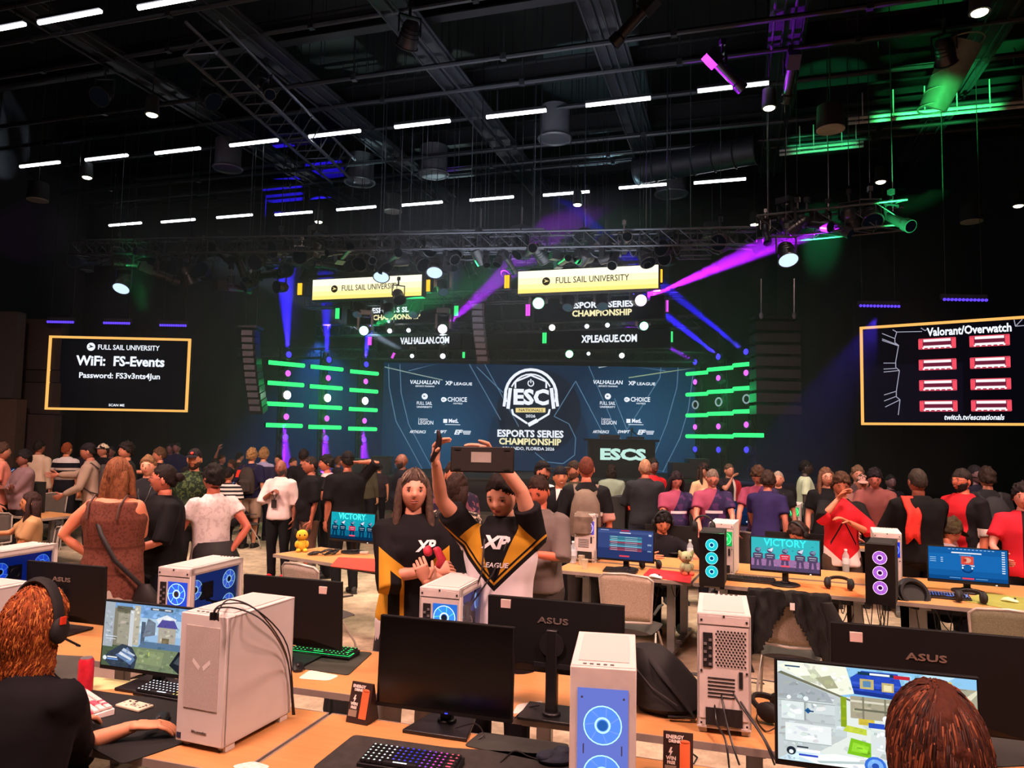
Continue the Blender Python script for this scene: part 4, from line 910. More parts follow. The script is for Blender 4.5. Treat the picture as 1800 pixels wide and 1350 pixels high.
def headset(loc, rz, label, lie=True, s_=1):
    t = thing('headset', label, 'headset', loc, rz); q = MB()
    R = Matrix.Rotation(-1.25, 4, 'X') if lie else Matrix()
    q.T = Matrix.Translation((0, 0, .05)) @ R if lie else Matrix.Translation((0, 0, 0))
    q.tube([(.085*math.cos(a), 0, .085*math.sin(a)) for a in [PI*k/12 for k in range(13)]], .009, 8, flat=1.6); q.build('headband', matte, t)
    for s in (-1, 1):
        e = MB(); e.T = q.T; e.ell((s*.082, 0, -.01), (.024, .04, .05), 14, 10); e.ring((s*.066, 0, -.01), .03, .012, 'X', 16); e.build('ear_cup', matte, t)
    t.scale = (s_,)*3
    return t
def tent_card(loc, rz, label):
    t = thing('tent_card', label, 'sign', loc, rz, 'energy drink table cards'); q = MB()
    q.prism([(-.045, 0), (.045, 0), (.004, .155), (-.004, .155)], -.0525, .0525, Matrix(((0, 0, 1, 0), (1, 0, 0, 0), (0, 1, 0, 0), (0, 0, 0, 1)))); q.build('card', m('2a1814', .5), t)
    R = (PI/2-.26, 0, 0)
    q = MB(); M_ = Matrix.Translation((0, -.0255, .078)) @ Matrix.Rotation(-.26, 4, 'X'); q.T = M_
    q.k = 0; q.box((.024, -.001, -.004), (.036, .001, .11)); q.ell((.024, -.002, .052), (.018, .002, .006), 12, 6)
    q.k = 1; q.box((-.026, -.001, -.042), (.04, .001, .026)); q.k = 2
    q.prism([(-.026, .03), (-.02, .03), (-.024, .018), (-.018, .018), (-.03, -.004), (-.027, .012), (-.033, .012)], .001, .002, Matrix.Rotation(PI/2, 4, 'X'))
    q.build('card_print', [m('d8683c', .4), m('8a7a6a'), m('f0e0d8')], t)
    for s_, z, c in (('ENERGY', .064, .012), ('DRINK', .05, .01), ('WIN', -.006, .012), ('FREE', -.02, .01)):
        o = txt(s_, c/.72, (0, 0, 0), m('f0e0d8'), t, bold=.0006); o.matrix_basis = M_ @ Matrix.Translation((-.024 if z < .04 else -.012, -.002, z)) @ Matrix.Rotation(PI/2, 4, 'X')
    return t
def face_to(px_, py_, z=.74): return at(px_, py_, z)
# ================================================================ pictures on the screens
def poly(hx, *p): return (hx, [(p[i], p[i+1]) for i in range(0, len(p), 2)])
def bx(hx, u0, v0, u1, v1): return (hx, R4(u0, v0, u1, v1))
STREET = [bx('9fc4e8', 0, 0, 1, 1), bx('bcd8f0', 0, .55, 1, .8), bx('7fa8d8', 0, .8, 1, 1), poly('eef4fa', .52, .8, .62, .88, .72, .82, .68, .74, .55, .72), poly('dce8f4', .8, .9, .92, .96, .98, .86, .86, .82),
  bx('55644a', 0, 0, 1, .34), poly('7f8d6c', .1, 0, .9, 0, .75, .34, .3, .34), poly('8f9c72', .3, .1, .6, .08, .62, .3, .36, .3), bx('b0b8c0', 0, .3, .1, 1), bx('8c8674', .1, .33, .3, .92), bx('a8a290', .14, .36, .26, .84), bx('6c6858', .12, .86, .28, .95), bx('c4bca8', .3, .36, .36, .98), bx('d8dce0', .26, .3, .3, .9),
  bx('5a6478', .38, .38, .42, .74), poly('7a8494', .4, .5, .52, .55, .52, .74, .44, .8), bx('b8b0a0', .55, .4, .72, .68), poly('5a54a0', .53, .68, .74, .68, .7, .8, .58, .8), bx('786a50', .59, .4, .66, .52), poly('4a5a88', .8, .45, .86, .45, .86, .62, .83, .7, .8, .62), bx('b8c09c', .88, .3, 1, .9), poly('98a87c', .86, .3, 1, .3, 1, .7, .9, .6), poly('5f7c9c', .36, .34, .8, .34, .78, .44, .4, .44),
  poly('3a4454', .02, .1, .1, .0, .34, .0, .36, .18, .3, .33, .2, .36, .06, .2), poly('6a84b0', .14, .18, .3, .05, .34, .14, .26, .32), poly('e0e8f4', .17, .2, .3, .12, .31, .15, .19, .24), poly('c8d4e8', .2, .26, .33, .19, .34, .21, .22, .3), poly('20242c', .68, .12, .76, .34, .88, .28, 1, .1, 1, 0, .78, 0), poly('4a5058', .72, .16, .78, .3, .86, .25, .8, .12), bx('14181e', .84, .1, .98, .2),
  bx('f4f6fa', .06, .13, .16, .15), bx('78a8f0', .06, .1, .17, .12), bx('f4f6fa', .78, .09, .82, .16), bx('f4f6fa', .83, .09, .87, .16), bx('e8f0ff', .03, .46, .14, .47), bx('e8f0ff', .03, .42, .13, .43), ('f0f4f8', C4(.035, .12, .02)), bx('50585f', .46, .93, .68, .97), bx('e8ecf0', .48, .94, .54, .96), bx('e8ecf0', .6, .94, .66, .96), bx('c8d860', .47, .22, .48, .28)]
CASTLE = [bx('dfe6e0', 0, 0, 1, 1), bx('8ec4ea', .3, .7, 1, 1), poly('bfe0f4', .6, .8, .75, 1, .9, 1, .7, .75), poly('eef0dc', 0, .95, .06, 1, .36, 1, .4, .74, .3, .7), poly('c8cbb0', .1, .9, .2, .95, .25, .84, .16, .8), poly('a8a888', .2, .86, .28, .9, .32, .78, .26, .76), poly('f6f6e4', .05, .96, .14, .98, .18, .88, .1, .86), poly('70705c', .02, .9, .38, .68, .38, .66, 0, .88),
  poly('c0c8c8', 0, 0, 0, .88, .34, .68, .36, .3, .2, .1), poly('a4acb0', 0, .62, 0, .88, .26, .72, .3, .6), bx('dbe4e2', .02, .42, .14, .6), bx('cfd8d8', .16, .5, .3, .62), bx('b4bcbc', .02, .4, .3, .415), bx('e6eceb', .04, .2, .28, .38), bx('aab4b4', .03, .19, .28, .2), bx('c4d0d0', .3, .3, .36, .6), bx('98a29f', .14, .42, .15, .6), bx('8e9893', .0, .6, .3, .607),
  poly('2a48b8', .38, .9, .44, .98, .62, .98, .66, .72, .4, .74), poly('1e3488', .4, .74, .66, .72, .655, .76, .4, .78), poly('3c5cc8', .39, .84, .645, .84, .645, .86, .39, .865), poly('1e3488', .39, .8, .65, .8, .65, .81, .39, .815), bx('c4b070', .43, .8, .5, .9), bx('5c88b0', .445, .82, .485, .88), bx('c4b070', .54, .79, .6, .88), bx('e8dcae', .55, .8, .59, .86), bx('a8a088', .38, .5, .66, .72), bx('d8d4c0', .38, .66, .66, .68), bx('807c68', .44, .5, .45, .72), bx('807c68', .55, .5, .56, .72), bx('6a6a58', .4, .58, .64, .6), bx('d0b840', .42, .44, .5, .5), bx('2c50c0', .47, .42, .55, .47), ('f4f4f0', C4(.56, .52, .02)),
  bx('88a020', .33, .4, .36, .7), poly('c0d040', .34, .36, .46, .34, .46, .4, .36, .42), poly('7cc020', .36, .14, .48, .12, .5, .26, .38, .3), poly('94d838', .38, .17, .46, .16, .47, .23, .39, .26), bx('d6dedc', .48, .1, .7, .4), poly('c8e0ea', .0, .0, .7, .0, .6, .12, .3, .1, .1, .12), poly('f4faf8', .1, .06, .3, .12, .5, .1, .6, .0, .4, .0, .2, .0), poly('b8c8c8', .2, .03, .5, .09, .52, .07, .22, .01),
  ('3a70d8', C4(.5, .05, .055)), ('7cb0f4', C4(.5, .05, .04)), ('2a50b0', C4(.5, .05, .018)), poly('a890c8', .7, .72, .78, .9, .9, .92, .86, .7, .76, .62), poly('7038c0', .74, .78, .84, .9, .88, .8, .8, .72), poly('e0c060', .8, .92, .88, .96, .9, .84, .87, .83, .85, .9), ('f0ecf8', C4(.78, .77, .018)), poly('a8a48c', .84, .4, .88, .9, 1, .9, 1, .3), poly('ded8bc', .88, .6, 1, .86, 1, .9, .87, .7), poly('9cc8e8', .9, .4, .93, .62, .98, .5, .95, .36), poly('e02838', .6, .28, .66, .24, .64, .34), 
  ('1e5c98', C4(.16, .52, .018, 4)), bx('284870', .15, .51, .19, .525), bx('183850', .42, .94, .6, .97), bx('c02838', .6, .93, .68, .965), bx('f4f8fa', .48, .945, .58, .965), bx('284868', .04, .95, .12, .965), ('202830', C4(.07, .1, .025)), ('e8f0f0', C4(.07, .09, .012)), bx('f8fcfc', .1, .1, .22, .13), bx('3048c0', .11, .06, .21, .08), bx('283038', .1, .14, .16, .155), ('f0f4f4', C4(.06, .64, .012)), ('e8f0f0', C4(.15, .64, .014))]
def victory(bg, bg2, txtc, red, dark):
    a = [bx(bg, 0, 0, 1, 1), bx(bg2, 0, 0, 1, .35), bx(dark, 0, 0, 1, .12)]
    for i, u in enumerate((.1, .28, .5, .72, .9)):
        c = red if i == 2 else dark
        a += [bx(dark, u-.055, .3, u+.055, .52), (dark, C4(u, .6, .045)), bx(c, u-.075, .33, u+.075, .5), bx('e8e8f0', u-.05, .44, u+.05, .455), bx('c0c8d8', u-.04, .38, u+.04, .392), poly(dark, u-.05, .3, u-.01, .3, u-.02, .1, u-.06, .1), poly(dark, u+.01, .3, u+.05, .3, u+.06, .1, u+.02, .1), poly('dfe4f4' if i % 2 else '8898b8', u-.04, .62, u+.05, .7, u+.03, .56)]
    a += [bx('ff5a70', .44, .12, .57, .17)]
    return a
VIC = victory('3cc0c8', 'a878a8', '', 'f03850', '5a4868'); VIC2 = victory('18a8b8', '0e6a8c', '', 'd03050', '0a3050')
LOBBY = [bx('3a4a80', 0, 0, 1, 1), bx('2c3a6c', 0, 0, 1, .35), bx('4a5a90', 0, .86, 1, .94), bx('c02838', .42, .94, .58, .98), bx('c8d0e8', .05, .95, .2, .965), bx('e8ecf8', .4, .87, .6, .9)]
for k, c in enumerate(('4890a8', '3c8090', '58b8c0', 'a04858', '4c6878', '58a8c0', '883848', 'a84858')): LOBBY.append(bx(c, .22, .72-k*.062, .8, .77-k*.062)); LOBBY.append(bx('e0e8f0', .24, .735-k*.062, .36, .745-k*.062)); LOBBY.append(bx('d0d8e8', .5, .735-k*.062, .72, .745-k*.062))
LOBBY += [bx('f04858', .4, .08, .58, .13), bx('88a0c0', .9, .3, .97, .34), bx('88a0c0', .9, .5, .97, .56), bx('c8d4f0', .92, .82, .97, .88)]
BLUE = [bx('1660a8', 0, 0, 1, 1), bx('1a6cb8', 0, .3, 1, .8), bx('104c8c', 0, 0, 1, .12), bx('f4f8ff', .3, .83, .68, .87), bx('8cc0e8', .4, .77, .55, .79), bx('e85040', .42, .5, .58, .75), ('f0a890', C4(.5, .63, .05)), bx('c03428', .45, .58, .49, .68), bx('ffffff', .43, .45, .59, .48)]
BLUE += [('0f3c78', C4(.5, .36, .075)), ('1660a8', C4(.5, .38, .055)), bx('e8f4ff', .43, .36, .45, .42), bx('e8f4ff', .55, .36, .57, .42), bx('f04860', .43, .04, .58, .09), bx('70b0e8', .27, .06, .41, .08), bx('70b0e8', .6, .06, .75, .08)]
BLUE += [bx('e8f4ff', .93, .92-k*.07, .97, .95-k*.07) for k in range(10)]+[bx('b8dcf8', .02, .66-.06*k, .1, .675-.06*k) for k in range(3)]+[bx('d8ecff', .16, .66-.06*k, .19, .68-.06*k) for k in range(3)]+[bx('c8e4ff', .26+.05*k, .95, .29+.05*k, .965) for k in range(12)]
WALLP = [bx('162c50', 0, 0, 1, 1), bx('122444', 0, 0, 1, .4), poly('c8d4e8', .5, .5, .52, .5, .78, .95, .75, .95), poly('8090b0', .44, .6, .45, .6, .62, .98, .6, .98), poly('d8e0f0', .72, .45, .99, .02, 1, .06, .75, .46), poly('7c90b0', .84, .32, .98, .12, .98, .14, .86, .34), ('7cc0f0', C4(.08, .86, .05)), bx('68a8e0', .03, .6, .13, .74), bx('a8d0f0', .04, .1, .12, .58), bx('2c4a80', .05, .2, .07, .5), bx('0c1830', 0, 0, 1, .05), ('e8f0ff', C4(.42, .14, .02)), bx('e8f0ff', .48, .12, .64, .16)]
def painterly(polys, n, seed, amt=.22, sz=.03):
    rr = random.Random(seed); out = []
    def inside(u, v, P):
        c = False
        for i in range(len(P)):
            (x1, y1), (x2, y2) = P[i-1], P[i]
            if (y1 > v) != (y2 > v) and u < (x2-x1)*(v-y1)/(y2-y1+1e-9)+x1: c = not c
        return c
    for hx, P in polys:
        out.append((hx, P)); us = [p[0] for p in P]; vs = [p[1] for p in P]; A = (max(us)-min(us))*(max(vs)-min(vs))
        for k in range(int(n*min(1, A*3+.05)) if A > .004 else 0):
            u, v = rr.uniform(min(us), max(us)), rr.uniform(min(vs), max(vs))
            if not inside(u, v, P): continue
            f_ = 1+rr.uniform(-amt, amt); c = [int(min(255, max(0, int(hx[i:i+2], 16)*f_+rr.uniform(-6, 6)))) for i in (0, 2, 4)]
            a, b = rr.uniform(.2, 1)*sz, rr.uniform(.15, .6)*sz; th = rr.uniform(-.5, .5)
            Q = [(u+a*x*math.cos(th)-b*y*math.sin(th), v+a*x*math.sin(th)*1.5+b*y*1.5) for x, y in ((-1, -.6), (.2, -1), (1, -.3), (.7, .8), (-.6, 1))]
            if all(inside(x, y, P) for x, y in Q): out.append(('%02x%02x%02x' % tuple(c), Q))
    return out
STREET = painterly(STREET, 130, 1); CASTLE = painterly(CASTLE, 150, 2, .16); VIC = painterly(VIC, 60, 3, .2); VIC2 = painterly(VIC2, 60, 4, .2)
# ================================================================ row A: nearest desks
PH = PI-ROW
g_t = 'folding tables in rows'
seam0, seam1 = at(578, 1279), at(478, 1347)
A_back = at(640, 1262); 
def on_row(p, du, dv=0): return Vector(p)+UD*du+VD*dv
Ab = Vector((A_back.x, A_back.y, 0)); dep = .62
table(on_row(Ab, -3.05, -dep), on_row(Ab, -1.14+.97, -dep), dep, 'nearest folding table, carrying the white tower and the pink keyboard', g_t)
table(on_row(Ab, -.155, -dep), on_row(Ab, 1.64, -dep), dep, 'nearest folding table, under the switched off black monitor', g_t)
table(on_row(Ab, 1.655, -dep), on_row(Ab, 3.4, -dep), dep, 'nearest folding table, under the bright castle game screen', g_t)
tz = .7405
pc((-1.093, 3.097, tz), -math.radians(20.6), 'large white tower case with mesh front and black cables over its top', h=.505, d=.40, w_=.224, front='mesh')
def mon(fx, fy, mx, yt, yb, label, y=None, rz=-ROW, w_=.6, **k):
    F = at(fx, fy) if y is None else dp(fx, fy, y); F = V(F.x, F.y, tz); yy = F.y
    zt, zb = dp(mx, yt, yy).z, dp(mx, yb, yy).z
    return monitor(F, rz, label, w_=w_, h=zt-zb, lift=zb-tz, **k)
mon(262, 1212, 262, 1064, 1187, 'monitor showing a sunny game street, left of the large white tower', w_=.60, art=STREET, gain=.95)
mon(776, 1284, 771, 1093, 1256, 'switched off black monitor in the middle of the nearest desk', w_=.60, base='trapezoid', led=(.02, '3038ff'), back=None)
def pc_corner(px_, py_, z, sx, sy, rz, label, w_=.215, d=.42, h=.47, **k):
    p = at(px_, py_, z); R = Matrix.Rotation(rz, 4, 'Z'); c = p-R @ V(sx*w_/2, sy*d/2, 0)
    return pc((c.x, c.y, z-h), rz, label, w_=w_, d=d, h=h, **k)
pc_corner(1119, 1177, tz+.48, 1, -1, -math.radians(9), 'white tower with two glowing blue fans in front', h=.48, w_=.21, d=.43, front='duo')
F = at(1545, 1400); mon(1540, 1400, 1537, 1176, 1368, 'bright monitor showing a white castle game, in front of the brown haired player', y=2.36, w_=.585, art=CASTLE, gain=1.12)
pc_corner(61, 1022, tz+.5, 1, 1, -math.radians(20), 'plain white tower cut by the left edge, behind the ginger player', h=.5, d=.42, front='plain' if 0 else None)
tent_card(at(637, 1266, tz), -ROW-.1, 'dark folded drink card left of the switched off monitor')
tent_card(at(1192, 1365, tz), -ROW+.05, 'dark folded drink card right of the blue fan tower')
mat_([at(622, 1293), at(548, 1352), at(760, 1420), at(1010, 1400), at(1000, 1330), at(790, 1316)], tz, 'large dark wood grain desk mat under the rainbow keyboard', '2b2826', .7, vary=.35, scale=22)
mat_([at(845, 1288), at(815, 1312), at(975, 1345), at(1002, 1310)], tz, 'grey green desk mat right of the black monitor stand', '2e302c')
K = keyboard(at(722, 1346, tz+.004), -ROW+.03, 'black keyboard with rainbow lit keys before the switched off monitor', w_=.37, d=.135, glow=['d8e8d8', 'f0f4ff', '4848ff', '3030ff', '9040f0', 'e040c0', 'e05060'], cols=16, rows=6)
pos = at(975, 1342, tz); q = MB(); q.ell((0, 0, .022), (.07, .05, .022), 16, 8); q.ell((.03, .02, .035), (.035, .03, .02), 12, 8); q.ell((-.03, -.01, .03), (.04, .03, .018), 12, 8); o = q.build('cloth_pouch', m('1c2436', .8, vary=.4, scale=30, bump=.5)); o.location = pos; tag(o, 'dark blue crumpled pouch left of the blue fan tower', 'pouch')
mat_([at(118, 1208), at(60, 1262), at(215, 1345), at(345, 1300), at(340, 1236), at(215, 1222)], tz, 'black desk mat under the ginger player\'s mouse hand', '101112', .9)
mat_([at(150, 1155), at(55, 1150), at(20, 1215), at(85, 1235), at(165, 1190)], tz, 'olive grey desk mat left of the red can', '3e3e38', .9)
t = keyboard(at(146, 1246, tz+.004), math.radians(-42), 'white and pink keyboard under the ginger player\'s left hand', w_=.33, d=.135, base=m('efe4e0', .5), keys='f2dcd8', accents='e8607a')
keyboard(at(296, 1222, tz), -ROW-.05, 'black keyboard with small white lit keys under the game street monitor', w_=.3, d=.12, glow=['e8f0ff', 'e8f0ff', 'f0d070'])
t = thing('drink_can', 'tall red drink can left of the game street monitor', 'can', at(149, 1216, tz)); q = MB(); q.tube([(0, 0, 0), (0, 0, .008), (0, 0, .14), (0, 0, .152)], [.026, .033, .033, .027], 22); q.build('can_body', m('d82a3c', .35, .3, vary=.25, scale=25), t); q = MB(); q.cyl((0, 0, .152), (0, 0, .155), .026, n=20); q.build('lid', m('c8c8cc', .3, .8), t)
t = thing('phone', 'phone in a patterned pale case lying on the black mat', 'phone', at(236, 1243, tz+.004), -ROW-.15); q = MB(); q.box((0, 0, .006), (.15, .075, .011)); q.build('case', m('e0d0b8', .6, vary=.1), t, .003)
q = MB(); rr = random.Random(2)
for k in range(26): q.disc((rr.uniform(-.065, .065), rr.uniform(-.03, .03), .0122), rr.uniform(.003, .007), 6, 'Z')
q.build('case_print', m('2a1c16'), t)
o = mat_([at(165, 1190), at(242, 1199), at(228, 1210), at(160, 1214)], tz, 'pale yellow paper sheet beside the red can', 'd8cc90', .7, 'paper_sheet', .001, 'paper', .03)
t = thing('eyeglasses', 'thin eyeglasses lying between the pink keyboard and the red can', 'glasses', at(128, 1219, tz+.004), .3); q = MB(); q.ring((-.03, 0, .02), .022, .0015, 'Y', 18); q.ring((.03, 0, .02), .022, .0015, 'Y', 18); q.tube([(-.052, 0, .03), (-.055, .06, .03), (-.052, .12, .015)], .0015, 5); q.tube([(.052, 0, .03), (.055, .06, .03), (.052, .12, .015)], .0015, 5); q.build('frame', darkmetal, t)
mouse(at(283, 1268, tz+.004), -ROW+.5, 'black mouse under the ginger player\'s right hand', s_=.95)
top = at(392, 1082, tz+.505)
for i, (a, b, c, d_) in enumerate([((377, 1088), (400, 1070), (447, 1075), (505, 1135)), ((384, 1089), (405, 1063), (455, 1082), (503, 1150)), ((380, 1087), (420, 1080), (470, 1105), (506, 1165))]):
    z_ = tz+.51; A = at(*a, z_); B = at(*b, z_)+V(0, 0, .02); C = at(*c, z_)+V(0, 0, .012); D_ = dp(d_[0], d_[1], 3.16); E_ = V(D_.x+.02, D_.y+.06, tz+.02)
    cable([A+V(0, 0, -.005), A+V(0, 0, .035), B, C, D_, E_], 'black cable draped over the large white tower, %s of three' % ['inner', 'middle', 'outer'][i], .003, group='cables over the large white tower')
for i, (x, y) in enumerate(((372, 1090), (381, 1090))):
    q = MB(); q.box((0, 0, .014), (.014, .008, .028)); o = q.build('usb_plug', black, None, .001); o.location = at(x, y, tz+.5062); tag(o, 'black plug standing in the large white tower, %s one' % ('left', 'right')[i], 'plug', 'plugs in the large white tower')
q = MB(); o = mat_([at(405, 1347), at(445, 1338), at(478, 1348), at(440, 1362)], tz, 'white printed paper in front of the large white tower', 'e8ded8', .7, 'paper_sheet', .001, 'paper', .2, 60)
# ================================================================ row B: opposite desks, seen from behind
Bf = at(619, 1222); Bf.z = 0; depB = .66
table(on_row(Bf, -3.2), on_row(Bf, -1.42), depB, 'second row folding table, at the far left behind the ginger player', g_t)
table(on_row(Bf, -1.4), on_row(Bf, .1), depB, 'second row folding table, under the green lit keyboard', g_t)
table(on_row(Bf, .62), on_row(Bf, 2.0), depB, 'second row folding table, under the black backpack', g_t)
table(on_row(Bf, 2.02), on_row(Bf, 3.9), depB, 'second row folding table, at the right behind the castle screen', g_t)
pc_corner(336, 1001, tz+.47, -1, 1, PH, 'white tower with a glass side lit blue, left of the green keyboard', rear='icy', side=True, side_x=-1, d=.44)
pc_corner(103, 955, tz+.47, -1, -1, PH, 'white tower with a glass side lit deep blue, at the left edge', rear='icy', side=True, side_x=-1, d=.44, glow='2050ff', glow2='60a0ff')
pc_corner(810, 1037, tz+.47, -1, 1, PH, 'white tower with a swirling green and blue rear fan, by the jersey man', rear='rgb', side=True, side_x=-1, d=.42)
pc_corner(1320, 1083, tz+.49, -1, 1, PH+.03, 'white tower seen from its grilled back, cables hanging down', rear='plain', w_=.215, d=.42, h=.49)
mon(514, 1150, 514, 1014, 1131, 'black monitor seen from behind, over the green lit keyboard', y=4.05, rz=PH, w_=.60, sticker=(-.2, .13))
mon(116, 1120, 116, 989, 1090, 'black monitor seen from behind, above the ginger player', y=4.55, rz=PH, w_=.60, back='ASUS')
mon(975, 1254, 1003, 1053, 1182, 'black monitor seen from behind, between the jersey man and the backpack', rz=PH, w_=.615, back='ASUS', sticker=(.22, .13))
mon(1625, 1290, 1625, 1103, 1278, 'large black monitor seen from behind, right of the grilled tower', y=2.9, rz=PH, w_=.66, back='ASUS', sticker=(.24, .14))
mat_([at(655, 1148), at(612, 1188), at(500, 1172), at(500, 1135)], tz, 'olive desk mat under the green lit keyboard', '33362e', .9)
keyboard(at(570, 1150, tz+.004), -ROW, 'black keyboard glowing green on the olive mat', w_=.37, d=.12, glow=['30f070'], cols=15)
mouse(at(523, 1176, tz), .3, 'dark mouse left of the green lit keyboard')
mat_([at(545, 1178), at(597, 1188), at(577, 1197), at(523, 1193)], tz, 'white paper sheet in front of the olive mat', 'e8dccc', .7, 'paper_sheet', .001, 'paper', .03)
mat_([at(910, 1238), at(955, 1232), at(947, 1250), at(900, 1256)], tz, 'white paper sheet left of the rear facing monitor stand', 'd8ccc4', .7, 'paper_sheet', .001, 'paper', .03)
mat_([at(1730, 1282), at(1790, 1284), at(1850, 1345), at(1745, 1350)], tz, 'dark desk mat at the right edge beside the large rear facing monitor', '2c2c2a', .9)
# backpack on the desk
def blob(secs, n=18, noise_=.012, sc_=6):
    q = MB(); q.loft(secs, n); q.v = [p+V(*noise.noise_vector(p*sc_))*noise_ for p in q.v]; return q
bpk = thing('backpack', 'black backpack lying on the second row desk', 'backpack', at(1172, 1243, tz), -ROW)
blob([((0, -.12, .02), (.01, 0, 0), (0, .01, 0))]+[((x, y, z), (.02+a, 0, 0), (0, b, 0)) for x, y, z, a, b in ((0, 0, .005, .12, .12), (0, 0, .04, .15, .16), (-.01, 0, .12, .14, .15), (-.05, 0, .2, .1, .12), (-.09, 0, .26, .05, .08), (-.1, 0, .275, .01, .02))], noise_=.02).build('bag_body', m('0f0f11', .8, bump=.3, scale=20), bpk)
q = MB(); q.tube([(-.1, -.05, .26), (-.02, -.14, .2), (.08, -.16, .1), (.13, -.15, .02), (.02, -.17, .02)], .014, 8, flat=.4); q.build('strap', m('141416', .8), bpk); q = MB(); q.tube([(-.14, -.1, .2), (-.05, -.16, .13), (.06, -.17, .07)], .003, 5); q.build('zipper', m('3c3c40', .4), bpk)
headset(at(1357, 1262, tz), .9, 'black headset lying on the second row desk right of the grilled tower', s_=1)
for i, pts in enumerate([[(1262, 1160), (1270, 1235), (1285, 1300), (1300, 1345)], [(1272, 1180), (1300, 1230), (1345, 1300), (1365, 1340)], [(1268, 1150), (1290, 1220), (1340, 1295), (1362, 1345)], [(1256, 1180), (1258, 1262), (1275, 1300), (1282, 1350)]]):
    ys = [3.17, 3.12, 2.98, 2.93]; cable([dp(x, y, ys[k]) for k, (x, y) in enumerate(pts)], 'black cable from the grilled tower over the desk edge, %s' % ORD[i], .004, group='cables from the grilled tower')
cable([at(1340, 1240, tz+.004), at(1330, 1262, tz+.004), at(1345, 1285, tz+.004), at(1362, 1280, tz+.02)], 'thin loop of headset cable on the desk')
cable([at(905, 1262, tz+.004), at(925, 1245, tz+.01), at(948, 1240, tz+.03)], 'short cable at the rear facing monitor stand')
cable([at(880, 1340, tz+.006), at(905, 1320, tz+.01), at(930, 1330, tz+.006), at(965, 1340, tz+.01)], 'cable curling beside the dark blue pouch')
cable([at(800, 1280, tz+.02), at(835, 1272, tz+.05), at(850, 1290, tz+.02), at(840, 1300, tz+.004)], 'cable looping behind the black monitor stand')
# ================================================================ row C and beyond
Cd = (at(1800, 1078)-at(980, 1002)).normalized(); CA = at(980, 1002); CA.z = 0; CN = V(-Cd.y, Cd.x, 0); RC = math.atan2(Cd.y, Cd.x)
def cp(s_, n=0): return CA+Cd*s_+CN*n
table(cp(-.03), cp(1.2), .58, 'third row folding table, with the red mouse mat', g_t); table(cp(1.22), cp(2.72), .58, 'third row folding table, carrying the purple victory screen', g_t); table(cp(2.74), cp(4.6), .58, 'third row folding table, with the green mat at the right', g_t)
for i, (a, b) in enumerate(((-.2, 1.2), (1.22, 2.72), (2.74, 4.6))): table(cp(a, .64), cp(b, .64), .6, 'folding table directly behind the third row, %s' % ORD[i], g_t)
def monC(fx, fy, mx, yt, yb, label, rz=RC, **k): return mon(fx, fy, mx, yt, yb, label, rz=rz, **k)
monC(1098, 1003, 1096, 930, 987, 'monitor showing a tournament lobby, above the red mouse mat', w_=.54, art=LOBBY, base='round', gain=.95)
v1 = monC(1380, 1030, 1377, 946, 1008, 'monitor with a purple and teal victory screen on the third row', w_=.56, art=VIC, base='round', gain=.95, led=(.2, 'ffffff'))
monC(1702, 1042, 1698, 963, 1027, 'monitor with a plain blue tournament screen at the right', w_=.58, art=BLUE, base='round', gain=.95, chin=.02, led=(.2, 'ffffff'))
tl0, tl1 = at(480, 974), at(665, 1003); tl0.z = tl1.z = 0
table(tl0, tl0+(tl1-tl0).normalized()*1.7, .62, 'folding table left of the woman, with the orange red mat', g_t); RL = math.atan2((tl1-tl0).y, (tl1-tl0).x)
v2 = mon(617, 972, 617, 901, 953, 'monitor with a teal victory screen left of the woman', rz=RL+.15, w_=.56, art=VIC2, base='round', chin=.02, led=(.2, 'ffffff'))
for v_, hx in ((v1, '40f0f0'), (v2, '50f8f0')):
    s_ = [c for c in v_.children if c.name.startswith('screen')][0].children[0]
    tfit('VICTORY', -.17, .17, .095, .06, em(hx, 1.1), s_, y=-.014, bold=.03)
for args in [(1180, 985, 1180, 923, 974, 'black monitor back behind the tournament lobby monitor', .56, .12), (1400, 1000, 1400, 936, 1001, 'black monitor back behind the purple victory screen', .6, -.02), (1690, 1010, 1690, 951, 1010, 'black monitor back behind the plain blue screen', .62, 0)]:
    mon(args[0], args[1], args[2], args[3], args[4], args[5], y=at(args[0], args[1]-12).y+.1, rz=RC+PI+args[7], w_=args[6], base='round')
pc_corner(1229, 936, tz+.45, -1, -1, RC+.08, 'black tower with three cyan fans in front', kind='black', w_=.2, d=.42, h=.45, front='cyan')
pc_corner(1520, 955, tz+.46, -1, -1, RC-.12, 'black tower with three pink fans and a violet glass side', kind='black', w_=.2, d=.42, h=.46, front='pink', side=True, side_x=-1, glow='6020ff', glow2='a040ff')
pc_corner(1047, 904, tz+.47, -1, 1, PI+RC, 'white tower with a violet rear fan, left of the lobby monitor', rear='violet', side=True, side_x=-1, d=.4)
pc_corner(1290, 921, tz+.47, -1, 1, PI+RC, 'white tower with a green rear fan, right of the cyan fan tower', rear='green', d=.4)
pc_corner(1585, 938, tz+.47, -1, 1, PI+RC, 'white tower with a deep blue rear fan, right of the pink fan tower', rear='blue', d=.4)
mat_([at(1130, 1012), at(1142, 1000), at(1216, 1008), at(1214, 1026)], tz, 'red mouse mat before the tournament lobby monitor', 'c01828', .8, vary=.08)
mouse(at(1152, 1016, tz+.004), RC+1.4, 'white mouse on the red mouse mat', m('e8dcd8', .4))
mat_([at(595, 980), at(580, 996), at(700, 1010), at(700, 985)], tz, 'orange red mat on the table left of the woman', 'c83828', .8, vary=.1)
q = MB(); q.box((0, 0, .01), (.08, .05, .02)); o = q.build('box', m('e8b8a8', .6), None, .002); o.location = at(640, 973, tz+.004); tag(o, 'small pale box on the orange red mat', 'box')
mat_([at(1690, 1056), at(1730, 1042), at(1880, 1062), at(1860, 1088)], tz, 'yellow green mat at the right end of the third row', '8c9040', .8, vary=.1)
